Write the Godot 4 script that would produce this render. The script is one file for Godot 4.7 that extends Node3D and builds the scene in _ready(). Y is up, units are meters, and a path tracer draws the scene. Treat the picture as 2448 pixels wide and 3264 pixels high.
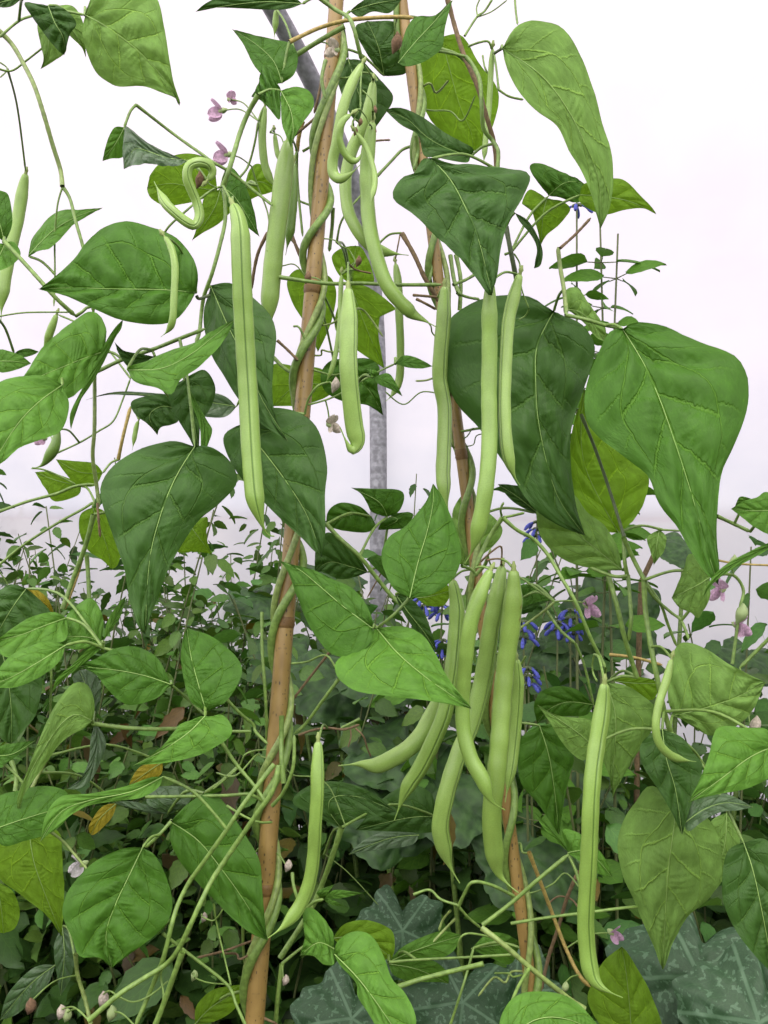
extends Node3D
# A corner of a polytunnel: climbing beans on two bamboo canes, weeds, salvia and squash behind, polythene on a steel hoop at the back.
# Leaf, pod and stem coordinates are metric: millimetres from the point (0, EYE, 0), x right, y up, z towards the viewer.

const EYE := 1.25
var M := {}
var plants := {}
var taken := {}
var rng := RandomNumberGenerator.new()

# ---------------------------------------------------------------- naming
func numbered(called: String) -> String:
	if not taken.has(called):
		taken[called] = 0
		return called
	taken[called] += 1
	return "%s_%03d" % [called, taken[called]]

func tag(o: Node, label: String, category: String, group := "", kind := "") -> void:
	if label != "": o.set_meta("label", label)
	if category != "": o.set_meta("category", category)
	if group != "": o.set_meta("group", group)
	if kind != "": o.set_meta("kind", kind)

func thing(called: String, at: Vector3, label: String, category: String, group := "") -> Node3D:
	var o := Node3D.new()
	o.name = numbered(called)
	add_child(o)
	o.position = at
	tag(o, label, category, group)
	return o

func put(called: String, mesh: Mesh, mat: Material, parent: Node3D) -> MeshInstance3D:
	var o := MeshInstance3D.new()
	o.mesh = mesh
	o.material_override = mat
	if parent == self:
		o.name = numbered(called)
		add_child(o)
	else:
		o.name = called
		parent.add_child(o, true)
		if parent.get_parent() == self: o.position = -parent.position
	return o

# ---------------------------------------------------------------- geometry helpers
func pts(a: Array) -> PackedVector3Array:
	var p := PackedVector3Array()
	for i in range(0, a.size(), 3):
		p.append(Vector3(a[i], a[i + 1], a[i + 2]) * 0.001 + Vector3(0, EYE, 0))
	return p

func spline(p: PackedVector3Array, n: int) -> PackedVector3Array:
	# Catmull-Rom through p, n + 1 points evenly spaced along its length
	var fine := PackedVector3Array()
	var m := p.size()
	for i in m - 1:
		var a := p[maxi(i - 1, 0)]
		var d := p[mini(i + 2, m - 1)]
		for k in 8:
			fine.append(p[i].cubic_interpolate(p[i + 1], a, d, k / 8.0))
	fine.append(p[m - 1])
	var run := PackedFloat32Array([0.0])
	for i in range(1, fine.size()): run.append(run[i - 1] + fine[i].distance_to(fine[i - 1]))
	var out := PackedVector3Array()
	var j := 0
	for i in n + 1:
		var want := run[run.size() - 1] * i / n
		while j < fine.size() - 2 and run[j + 1] < want: j += 1
		out.append(fine[j].lerp(fine[j + 1], clampf((want - run[j]) / maxf(run[j + 1] - run[j], 1e-7), 0, 1)))
	return out

func mesh_of(v: PackedVector3Array, nrm: PackedVector3Array, uv: PackedVector2Array, idx: PackedInt32Array, col := PackedColorArray()) -> ArrayMesh:
	var a := []
	a.resize(Mesh.ARRAY_MAX)
	a[Mesh.ARRAY_VERTEX] = v
	a[Mesh.ARRAY_NORMAL] = nrm
	a[Mesh.ARRAY_TEX_UV] = uv
	if col.size(): a[Mesh.ARRAY_COLOR] = col
	a[Mesh.ARRAY_INDEX] = idx
	var m := ArrayMesh.new()
	m.add_surface_from_arrays(Mesh.PRIMITIVE_TRIANGLES, a)
	return m

func grid_mesh(v: PackedVector3Array, uv: PackedVector2Array, nu: int, nv: int, col := PackedColorArray(), round_v := false) -> ArrayMesh:
	# nu x nv points; normals from neighbours; round_v closes the second direction
	var nrm := PackedVector3Array()
	nrm.resize(nu * nv)
	for i in nu:
		for j in nv:
			var du := v[mini(i + 1, nu - 1) * nv + j] - v[maxi(i - 1, 0) * nv + j]
			var jb := j + 1 if j < nv - 1 else (1 if round_v else j)
			var ja := j - 1 if j > 0 else (nv - 2 if round_v else j)
			var n := du.cross(v[i * nv + jb] - v[i * nv + ja])
			nrm[i * nv + j] = n.normalized() if n.length_squared() > 1e-16 else Vector3.ZERO
	for i in nu:
		for j in nv:
			if nrm[i * nv + j] == Vector3.ZERO:
				var k := clampi(i, 1, nu - 2)
				var s := Vector3.ZERO
				if not round_v:
					for jj in nv: s += nrm[k * nv + jj]
				else:
					s = nrm[k * nv + j]
				nrm[i * nv + j] = s.normalized() if s.length_squared() > 1e-9 else Vector3.UP
	var idx := PackedInt32Array()
	for i in nu - 1:
		for j in nv - 1:
			var a := i * nv + j
			idx.append_array(PackedInt32Array([a, a + 1, a + nv, a + 1, a + nv + 1, a + nv]))
	return mesh_of(v, nrm, uv, idx, col)

func tube(path: PackedVector3Array, r: PackedFloat32Array, sides := 8, knob := 0.0) -> ArrayMesh:
	var n := path.size()
	var v := PackedVector3Array()
	var uv := PackedVector2Array()
	var side := Vector3.ZERO
	var run := 0.0
	for i in n:
		var t := (path[mini(i + 1, n - 1)] - path[maxi(i - 1, 0)]).normalized()
		if side == Vector3.ZERO: side = t.cross(Vector3(0.13, 0.21, 0.97)).normalized()
		side = (side - t * side.dot(t)).normalized()
		var up := t.cross(side)
		if i > 0: run += path[i].distance_to(path[i - 1])
		var rr := r[i] * (1.0 + knob * sin(i * 1.9) * cos(i * 0.77))
		for j in sides + 1:
			var a := TAU * j / sides
			v.append(path[i] + (side * cos(a) + up * sin(a)) * rr)
			uv.append(Vector2(run * 20.0, float(j) / sides))
	return grid_mesh(v, uv, n, sides + 1, PackedColorArray(), true)

func taper(n: int, a: float, b: float) -> PackedFloat32Array:
	var r := PackedFloat32Array()
	for i in n: r.append(lerpf(a, b, float(i) / maxi(n - 1, 1)))
	return r

func joined(list: Array) -> ArrayMesh:
	var st := SurfaceTool.new()
	for m in list: st.append_from(m[0], 0, m[1])
	return st.commit()

# ---------------------------------------------------------------- textures
func seamless(size: int, freq: float, seed_: int, kind := FastNoiseLite.TYPE_SIMPLEX_SMOOTH, oct := 4) -> Image:
	var f := FastNoiseLite.new()
	f.seed = seed_
	f.noise_type = kind
	f.frequency = freq
	f.fractal_octaves = oct
	return f.get_seamless_image(size, size)

func tex(im: Image) -> ImageTexture:
	im.generate_mipmaps()
	return ImageTexture.create_from_image(im)

func ramp(im: Image, lo: Color, hi: Color, contrast := 1.0) -> ImageTexture:
	var w := im.get_width()
	var h := im.get_height()
	var o := Image.create(w, h, false, Image.FORMAT_RGB8)
	for y in h:
		for x in w:
			o.set_pixel(x, y, lo.lerp(hi, clampf((im.get_pixel(x, y).r - 0.5) * contrast + 0.5, 0, 1)))
	return tex(o)

func vein_field(s: float, t: float) -> Vector2:
	# (how much of a vein lies here, height of the blistered blade between the veins) for a place s along and t across a bean leaflet
	var a := absf(t)
	var side := 0.0 if t < 0 else 0.5
	var vein := 0.0
	var basal := 0.62 * (1.0 - exp(-s * 4.2)) + 0.16 * s
	if s < 0.66: vein = maxf(vein, 0.85 * smoothstep(0.028 - 0.020 * s / 0.66, 0.006, absf(a - basal)))
	var ph := s * 5.2 - a * (2.1 - 0.9 * a) + side
	var f := absf(ph - roundf(ph)) / 5.2
	var inner := 1.0 if s > 0.64 or a < basal + 0.01 else 0.0
	if ph > 0.6: vein = maxf(vein, inner * 0.80 * smoothstep(0.011, 0.003, f) * smoothstep(1.02, 0.6, a))
	var out_ph := s * 7.0 - (a - basal) * 1.6
	if inner == 0.0: vein = maxf(vein, 0.5 * smoothstep(0.008, 0.002, absf(out_ph - roundf(out_ph)) / 7.0) * smoothstep(1.0, 0.7, a))
	var bl := sin(PI * (ph - floorf(ph)))
	var pucker := sin(s * 95.0 + 6.0 * sin(s * 17.0 + side * 9.0)) * exp(-a * 5.5)
	return Vector2(vein, 0.5 + (bl - 0.5) * 0.7 + pucker * 0.36)

func leaf_textures() -> void:
	var w := 512
	var mott := seamless(w, 0.012, 5)
	var fine := seamless(w, 0.10, 9, FastNoiseLite.TYPE_SIMPLEX_SMOOTH, 3)
	var cell := seamless(w, 0.045, 21, FastNoiseLite.TYPE_CELLULAR, 1)
	var top := Image.create(w, w, false, Image.FORMAT_RGB8)
	var under := Image.create(w, w, false, Image.FORMAT_RGB8)
	var hgt := Image.create(w, w, false, Image.FORMAT_RGB8)
	for y in w:
		for x in w:
			var s := (x + 0.5) / w
			var t := (y + 0.5) / w * 2.0 - 1.0
			var vf := vein_field(s + (fine.get_pixel(x, y).r - 0.5) * 0.012, t + (mott.get_pixel(x, y).r - 0.5) * 0.05)
			var m := mott.get_pixel(x, y).r
			var g := fine.get_pixel(x, y).r
			var c := cell.get_pixel(x, y).r
			var mid := smoothstep(0.030, 0.010, absf(t)) * (1.0 - 0.6 * s)
			var ve := clampf(maxf(vf.x, mid), 0, 1)
			var k := 0.80 + 0.10 * (m - 0.5) + 0.05 * (g - 0.5) + 0.04 * (c - 0.5)
			var b := Color(k * 0.93, k, k * 0.90).lerp(Color(1.0, 1.0, 0.80), ve * 0.58)
			if g > 0.80 and m > 0.5: b = b.lerp(Color(1.0, 1.0, 0.62), 0.35)
			top.set_pixel(x, y, b)
			var ku := 0.82 + 0.12 * (m - 0.5) + 0.06 * (g - 0.5) - 0.06 * (1.0 - c)
			under.set_pixel(x, y, Color(ku * 0.97, ku, ku * 0.93).lerp(Color(1.0, 1.0, 0.86), ve * 0.75))
			var h := clampf(0.25 + 0.5 * vf.y * minf(1.0, absf(t) * 5.0) + 0.06 * (c - 0.5) + 0.03 * (g - 0.5) - 0.30 * ve, 0, 1)
			hgt.set_pixel(x, y, Color(h, h, h))
	M.t_top = tex(top)
	M.t_under = tex(under)
	M.t_hgt = tex(hgt)

func lin(r: float, g: float, b: float) -> Color:
	return Color(r, g, b).linear_to_srgb()

func leaf_mat(called: String, c: Color, under: bool, rough: float, spec: float, through: float, relief := 0.32) -> void:
	var m := StandardMaterial3D.new()
	m.resource_name = called
	m.albedo_color = c
	m.albedo_texture = M.t_under if under else M.t_top
	m.roughness = rough
	m.metallic_specular = spec
	m.heightmap_enabled = true
	m.heightmap_texture = M.t_hgt
	m.heightmap_scale = relief
	m.heightmap_flip_texture = under
	m.cull_mode = BaseMaterial3D.CULL_DISABLED
	m.backlight_enabled = true
	m.backlight = Color(through * 0.92, through, through * 0.45).linear_to_srgb()
	M[called] = m

func plain(called: String, c: Color, rough := 0.6, t: Texture2D = null, scale := 20.0, spec := 0.5, through := 0.0) -> StandardMaterial3D:
	var m := StandardMaterial3D.new()
	m.resource_name = called
	m.albedo_color = c
	m.roughness = rough
	m.metallic_specular = spec
	m.cull_mode = BaseMaterial3D.CULL_DISABLED
	if t:
		m.albedo_texture = t
		m.uv1_triplanar = true
		m.uv1_scale = Vector3.ONE * scale
	if through > 0:
		m.backlight_enabled = true
		m.backlight = Color(through, through, through).linear_to_srgb()
	M[called] = m
	return m

# ---------------------------------------------------------------- bean plant parts
func leaf(plant: String, kind: String, relief: float, mid_: Array, left_: Array, right_: Array, seed_: int) -> void:
	var mp := pts(mid_)
	var lp := PackedVector3Array([mp[0]]) + pts(left_) + PackedVector3Array([mp[mp.size() - 1]])
	var rp := PackedVector3Array([mp[0]]) + pts(right_) + PackedVector3Array([mp[mp.size() - 1]])
	var ns := 40
	var nt := 9
	var mid := spline(mp, ns)
	var le := spline(lp, ns)
	var ri := spline(rp, ns)
	var wob := FastNoiseLite.new()
	wob.seed = seed_
	wob.frequency = 2.2
	var v := PackedVector3Array()
	var uv := PackedVector2Array()
	var rib := PackedVector3Array()
	var wide := 0.0
	for i in ns + 1: wide = maxf(wide, maxf(le[i].distance_to(mid[i]), ri[i].distance_to(mid[i])))
	for i in ns + 1:
		var s := float(i) / ns
		var tg := (mid[mini(i + 1, ns)] - mid[maxi(i - 1, 0)]).normalized()
		var n := (ri[i] - le[i]).cross(tg)
		n = n.normalized() if n.length_squared() > 1e-12 else Vector3.BACK
		if n.z < 0: n = -n
		if i % 2 == 0: rib.append(mid[i] + n * 0.0002)
		for j in range(-nt, nt + 1):
			var a := absf(j) / float(nt)
			var e := le[i] if j < 0 else ri[i]
			var hw := e.distance_to(mid[i])
			var p := mid[i].lerp(e, a)
			var lift := 0.22 * a * (1.0 - a) * hw
			lift += wob.get_noise_3d(s * 0.9, j * 0.06, seed_) * 0.09 * wide * a
			lift += wob.get_noise_3d(s * 2.6, j * 0.22, seed_ + 7.0) * 0.035 * wide
			lift += relief * wide * 0.13 * (vein_field(s, a * (-1.0 if j < 0 else 1.0)).y - 0.5) * minf(1.0, a * 6.0) * (1.0 - a * a) * minf(1.0, hw / (wide * 0.5))
			v.append(p + n * lift)
			uv.append(Vector2(s, 0.5 + 0.5 * a * (-1.0 if j < 0 else 1.0)))
	var root: Node3D = plants[plant]
	var o := put("leaf", grid_mesh(v, uv, ns + 1, 2 * nt + 1), M["leaf_" + kind], root)
	if wide > 0.008:
		put("midrib", tube(rib, taper(rib.size(), 0.00042, 0.00009), 5), M.rib, o)

func pod(plant: String, w: float, seam: float, path_: Array, tint: int) -> void:
	var pp := pts(path_)
	var raw := 0.0
	for i in range(1, pp.size()): raw += pp[i].distance_to(pp[i - 1])
	var n := clampi(int(raw / 0.0022), 20, 110)
	var c := spline(pp, n)
	# angles round the pod, closer together at the seam
	var ang := PackedFloat32Array()
	var at := asin(clampf(seam, -1, 1)) if absf(seam) <= 1 else PI * 0.62
	for k in 21: ang.append(at + PI + TAU * k / 20.0)
	for d in [-0.34, -0.2, -0.11, -0.05, 0.05, 0.11, 0.2, 0.34]: ang.append(at + TAU + d)
	ang.sort()
	var v := PackedVector3Array()
	var uv := PackedVector2Array()
	var col := PackedColorArray()
	var base: Color = [Color(0.195, 0.325, 0.062), Color(0.185, 0.30, 0.058), Color(0.225, 0.36, 0.080), Color(0.13, 0.235, 0.042)][tint % 4]
	var f := FastNoiseLite.new()
	f.seed = tint * 31 + n
	f.frequency = 0.7
	var beans := raw / 0.021
	var last := Vector3.ZERO
	for i in n + 1:
		var s := float(i) / n
		var t := (c[mini(i + 1, n)] - c[maxi(i - 1, 0)]).normalized()
		var fr := (Vector3(0, 0, 1) - t * t.z).normalized()
		var sd := t.cross(fr)
		if i == 0:
			if sd.x < 0: sd = -sd
		elif sd.dot(last) < 0: sd = -sd
		last = sd
		var d_end := (1.0 - s) * raw
		var prof := minf(1.0, 0.30 + 0.70 * sqrt(clampf(s * raw / (w * 1.9), 0, 1)))
		var tail := clampf(d_end / (w * 2.6), 0, 1)
		prof *= 0.07 + 0.93 * smoothstep(0.18, 1.0, tail) if tail < 1.0 else 1.0
		if s * raw < 0.002: prof *= 0.6
		prof *= 1.0 + 0.030 * sin(s * beans * TAU + tint + 2.5 * f.get_noise_1d(s * 6.0 + 9.0)) * (0.5 + f.get_noise_1d(s * 3.0 + 40.0)) * minf(1, tail) + 0.05 * f.get_noise_1d(s * 4.0)
		for k in ang.size():
			var a := ang[k]
			var da := wrapf(a - at, -PI, PI)
			var g := 1.0 - 0.15 * exp(-da * da / 0.006) + 0.035 * exp(-(absf(da) - 0.22) * (absf(da) - 0.22) / 0.012)
			v.append(c[i] + (sd * sin(a) * 0.5 + fr * cos(a) * 0.40) * w * prof * g)
			uv.append(Vector2(s * raw * 14.0, a / TAU))
			var spot := f.get_noise_2d(s * 170.0, a * 16.0)
			var cc := base * (1.0 + 0.22 * f.get_noise_2d(s * 7.0, a * 0.8))
			cc = cc.lerp(Color(0.050, 0.120, 0.016), 0.90 * exp(-da * da / 0.0040) * (1.0 if absf(seam) <= 1 else 0.4))
			if tint % 4 == 1 and spot > 0.60: cc = cc.lerp(Color(0.14, 0.07, 0.03), 0.8)
			col.append(Color(cc.r, cc.g, cc.b))
	var root: Node3D = plants[plant]
	var o := put("pod", grid_mesh(v, uv, n + 1, ang.size(), col, true), M.pod, root)
	var st := spline(PackedVector3Array([c[0] + (c[0] - c[2]).normalized() * 0.006, c[0], c[2]]), 6)
	put("stalk_cap", tube(st, PackedFloat32Array([0.0008, 0.0012, 0.002, w * 0.13, w * 0.16, w * 0.16, w * 0.13]), 8), M.calyx, o)

func stem(plant: String, kind: String, w: float, path_: Array) -> void:
	var pp := pts(path_)
	var n := clampi(pp.size() * 5, 8, 60)
	var c := spline(pp, n)
	var r := PackedFloat32Array()
	var f := FastNoiseLite.new()
	f.seed = int(w * 1e6)
	f.frequency = 0.9
	for i in n + 1: r.append(w * 0.5 * (0.35 if i == n and w < 0.0034 else 1.0) * (1.0 + 0.10 * f.get_noise_1d(i * 0.8) + 0.14 * exp(-pow((i - n * 0.02) / 1.6, 2)) + 0.10 * exp(-pow((i - n) / 1.6, 2))))
	put("stem" if w > 0.0034 else "stalk", tube(c, r, 9, 0.10 if kind == "b" else 0.03), M["stem_" + kind], plants[plant])

func petal(at: Vector3, dir: Vector3, up: Vector3, l: float, w: float, cup: float) -> ArrayMesh:
	var sd := dir.cross(up).normalized()
	var nn := sd.cross(dir).normalized()
	var v := PackedVector3Array()
	var uv := PackedVector2Array()
	for i in 8:
		var s := i / 7.0
		for j in range(-4, 5):
			var t := j / 4.0
			var half := w * 0.5 * sqrt(clampf(sin(PI * pow(s, 0.8) * 0.97 + 0.05), 0, 1))
			v.append(at + dir * l * s + sd * half * t + nn * (cup * l * (t * t * 0.5 + s * s * 0.4)))
			uv.append(Vector2(s, t))
	return grid_mesh(v, uv, 8, 9)

func bean_flower(plant: String, at_: Array, size: float, turn: float, mat: String) -> void:
	var at := pts(at_)[0]
	var root: Node3D = plants[plant]
	var d := Vector3(sin(turn), -0.35, cos(turn) * 0.6).normalized()
	var o := put("flower", petal(at, (d + Vector3(0, 1.1, 0)).normalized(), -d, size, size * 1.1, 0.25), M[mat], root)
	for k: float in [-1.0, 1.0]:
		var sd: Vector3 = d.cross(Vector3.UP) * float(k)
		put("petal", petal(at, (d + sd * 0.35 + Vector3(0, -0.15, 0)).normalized(), sd, size * 1.05, size * 0.8, 0.2), M[mat], o)
	var cal := spline(PackedVector3Array([at - d * size * 0.45, at - d * size * 0.1, at + d * size * 0.25]), 6)
	put("calyx", tube(cal, PackedFloat32Array([0.0006, 0.0016, 0.0024, 0.0026, 0.0022, 0.0016, 0.0008]), 8), M.bud, o)

func bud(plant: String, at_: Array, size: float, mat: String) -> void:
	var at := pts(at_)[0]
	var c := PackedVector3Array()
	var r := PackedFloat32Array()
	for i in 8:
		var s := i / 7.0
		c.append(at + Vector3(size * 0.25 * sin(s * 2.0), size * (s - 0.5), size * 0.3 * s))
		r.append(maxf(size * 0.28 * sin(PI * clampf(s, 0.04, 0.97)), 0.0002))
	put("bud", tube(c, r, 8), M[mat], plants[plant])

# ---------------------------------------------------------------- small generic leaf for the weeds
func small_leaf(wid: float, tooth: float) -> ArrayMesh:
	var v := PackedVector3Array()
	var uv := PackedVector2Array()
	var rows := 9
	for i in rows:
		var s := i / float(rows - 1)
		var half := wid * pow(sin(PI * pow(s, 0.75)), 0.8) * 0.5 + 0.004
		if i % 2 == 1: half *= 1.0 - tooth
		var bend := -0.28 * s * s
		for j in range(-1, 2):
			v.append(Vector3(half * j, 0.10 * absf(j) * wid + bend, s))
			uv.append(Vector2(s, 0.5 + 0.5 * j))
	return grid_mesh(v, uv, rows, 3)

func copies(called: String, mesh: Mesh, mat: Material, xf: Array, cols: Array, parent: Node3D) -> MultiMeshInstance3D:
	var mm := MultiMesh.new()
	mm.transform_format = MultiMesh.TRANSFORM_3D
	mm.use_colors = true
	mm.mesh = mesh
	mm.instance_count = xf.size()
	for i in xf.size():
		mm.set_instance_transform(i, xf[i])
		mm.set_instance_color(i, cols[i])
	var o := MultiMeshInstance3D.new()
	o.multimesh = mm
	o.material_override = mat
	if parent == self:
		o.name = numbered(called)
		add_child(o)
	else:
		o.name = called
		parent.add_child(o, true)
		if parent.get_parent() == self: o.position = -parent.position
	return o

func leaf_frame(at: Vector3, dir: Vector3, size: float) -> Transform3D:
	var z := dir.normalized()
	var x := Vector3.UP.cross(z).normalized()
	if x.length_squared() < 0.1: x = Vector3.RIGHT
	x = x.rotated(z, rng.randf_range(-1.1, 1.1))
	return Transform3D(Basis(x, z.cross(x), z).scaled_local(Vector3.ONE * size), at)

func weed_shoots(list: Array, xf: Array, cols: Array, stems: Array, opt: Dictionary) -> void:
	# upright shoots with pairs of leaves; every leaf at its own place along its stem
	for p in list:
		var h: float = p[1]
		var lean := Vector3(rng.randf_range(-0.22, 0.22), 0, rng.randf_range(-0.18, 0.18))
		var path := PackedVector3Array()
		for k in 9:
			var s := k / 8.0
			path.append(p[0] + Vector3(0, h * s, 0) + lean * h * s * s)
		stems.append([tube(path, taper(9, 0.0032, 0.0010), 5), Transform3D.IDENTITY])
		var y: float = opt.from * h
		var turn := rng.randf() * TAU
		while y < h:
			var s := y / h
			var at: Vector3 = p[0] + Vector3(0, y, 0) + lean * h * s * s
			turn += PI * 0.5 + rng.randf_range(-0.4, 0.4)
			for k in opt.pair:
				var a: float = turn + TAU * k / opt.pair + rng.randf_range(-0.3, 0.3)
				var out := Vector3(cos(a), rng.randf_range(-0.95, 0.55), sin(a))
				var sz: float = opt.size * rng.randf_range(0.55, 1.25) * (1.15 - 0.55 * s)
				var start := at + out * sz * 0.22
				if rng.randf() < opt.branch:
					start = at + out * sz * rng.randf_range(0.6, 1.8)
				xf.append(leaf_frame(start, out, sz))
				var g := rng.randf_range(0.6, 1.4)
				var warm := rng.randf_range(0.85, 1.25)
				var cc: Color = opt.color
				if rng.randf() < 0.02: cc = Color(0.20, 0.16, 0.03)
				cols.append(Color(cc.r * g * warm, cc.g * g, cc.b * g))
			y += opt.step * rng.randf_range(0.7, 1.3)

func squash_leaf(root: Node3D, at: Vector3, face: Vector3, up: Vector3, r: float, seed_: int, stalk_to: Vector3) -> void:
	var z := face.normalized()
	var x := up.cross(z).normalized()
	var y := z.cross(x)
	var f := FastNoiseLite.new()
	f.seed = seed_
	f.frequency = 1.0
	var na := 96
	var nr := 12
	var v := PackedVector3Array()
	var uv := PackedVector2Array()
	for k in na + 1:
		var a := TAU * k / na
		var lobes := 0.90 + 0.10 * cos(a * 5.0 + PI) + 0.06 * f.get_noise_2d(cos(a) * 2.0, sin(a) * 2.0)
		var notch := 1.0 - 0.62 * exp(-pow(wrapf(a - PI * 0.5, -PI, PI) / 0.26, 2))
		var teeth := 1.0 + 0.035 * (absf(wrapf(a * 15.0 / PI, -1.0, 1.0)) - 0.5) * 2.0
		for i in nr + 1:
			var q := i / float(nr)
			var rr := r * q * lerpf(1.0, lobes * notch * teeth, q)
			var veinlift := 0.06 * r * q * cos(a * 5.0 + PI)
			var lift := -0.16 * r * q * q + veinlift + 0.10 * r * q * f.get_noise_2d(cos(a) * q * 3.0, sin(a) * q * 3.0)
			v.append(at + x * cos(a) * rr + y * sin(a) * rr + z * lift)
			uv.append(Vector2(0.5 + 0.5 * cos(a) * q, 0.5 + 0.5 * sin(a) * q))
	var o := put("leaf", grid_mesh(v, uv, na + 1, nr + 1), M.squash if seed_ < 9 else M.squash_green, root)
	var c := spline(PackedVector3Array([stalk_to, at.lerp(stalk_to, 0.5) - z * 0.03, at - z * 0.004]), 10)
	put("leaf_stalk", tube(c, taper(11, 0.0045, 0.0030), 7), M.stem_g, o)

func squash_texture() -> ImageTexture:
	var w := 512
	var a := seamless(w, 0.03, 77)
	var b := seamless(w, 0.11, 78)
	var o := Image.create(w, w, false, Image.FORMAT_RGB8)
	for y in w:
		for x in w:
			var p := Vector2(x - w * 0.5, y - w * 0.5) / (w * 0.5)
			var an := p.angle()
			var ph := (an + PI * 0.5) * 5.0 / TAU
			var dv := absf(ph - roundf(ph)) * TAU / 5.0 * p.length()
			var vein := smoothstep(0.035, 0.010, dv)
			var ph2 := p.length() * 7.0 + absf(ph - roundf(ph)) * 4.0
			var v2 := smoothstep(0.07, 0.02, absf(ph2 - roundf(ph2))) * 0.5
			var silver := smoothstep(0.60, 0.70, a.get_pixel(x, y).r)
			var c := Color(0.20, 0.33, 0.20).lerp(Color(0.28, 0.41, 0.27), b.get_pixel(x, y).r)
			c = c.lerp(Color(0.50, 0.60, 0.48), maxf(vein, v2) * 0.35)
			c = c.lerp(Color(0.68, 0.74, 0.70), clampf(maxf(silver * 0.42, vein * 0.38), 0, 1))
			o.set_pixel(x, y, c)
	return tex(o)

# ---------------------------------------------------------------- cane with its twining vines
func cane(called: String, foot: Vector3, head: Vector3, r0: float, r1: float, bow: float, label: String) -> PackedVector3Array:
	var path := PackedVector3Array()
	var n := 60
	for i in n + 1:
		var s := i / float(n)
		path.append(foot.lerp(head, s) + Vector3(bow * sin(PI * s), 0, 0))
	var root := thing(called, Vector3(foot.x, 0, foot.z), label, "bamboo cane", "bamboo canes")
	var r := PackedFloat32Array()
	for i in n + 1: r.append(lerpf(r0, r1, i / float(n)))
	put("culm", tube(path, r, 20), M.bamboo, root)
	var at := 0.07
	while at < 0.98:
		var i := int(at * n)
		var p := path[i]
		var t := (path[i + 1] - path[i - 1]).normalized()
		var q := PackedVector3Array()
		for k in 7: q.append(p + t * (k - 3) * 0.0016)
		var rr: float = lerpf(r0, r1, at)
		put("node_ring", tube(q, PackedFloat32Array([rr * 0.99, rr * 1.05, rr * 1.12, rr * 1.06, rr * 1.13, rr * 1.05, rr * 0.99]), 20), M.bamboo_node, root)
		at += rng.randf_range(0.095, 0.14)
	return path

func twine(plant: String, path: PackedVector3Array, s0: float, s1: float, turns: float, phase: float, r0: float, r1: float, rv: float, kind: String) -> void:
	var n := int(turns * 26)
	var c := PackedVector3Array()
	for i in n + 1:
		var s := lerpf(s0, s1, i / float(n))
		var fi := s * (path.size() - 1)
		var k := clampi(int(fi), 0, path.size() - 2)
		var p := path[k].lerp(path[k + 1], fi - k)
		var a := phase + TAU * turns * i / n + 0.9 * sin(i * 0.041) + 0.4 * sin(i * 0.113)
		var rc := lerpf(r0, r1, s)
		c.append(p + Vector3(-cos(a), 0, sin(a)) * (rc + rv * 0.9 + 0.0006 * sin(i * 0.31)))
	put("vine", tube(c, taper(n + 1, rv * 1.1, rv * 0.85), 9, 0.05), M["stem_" + kind], plants[plant])

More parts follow.
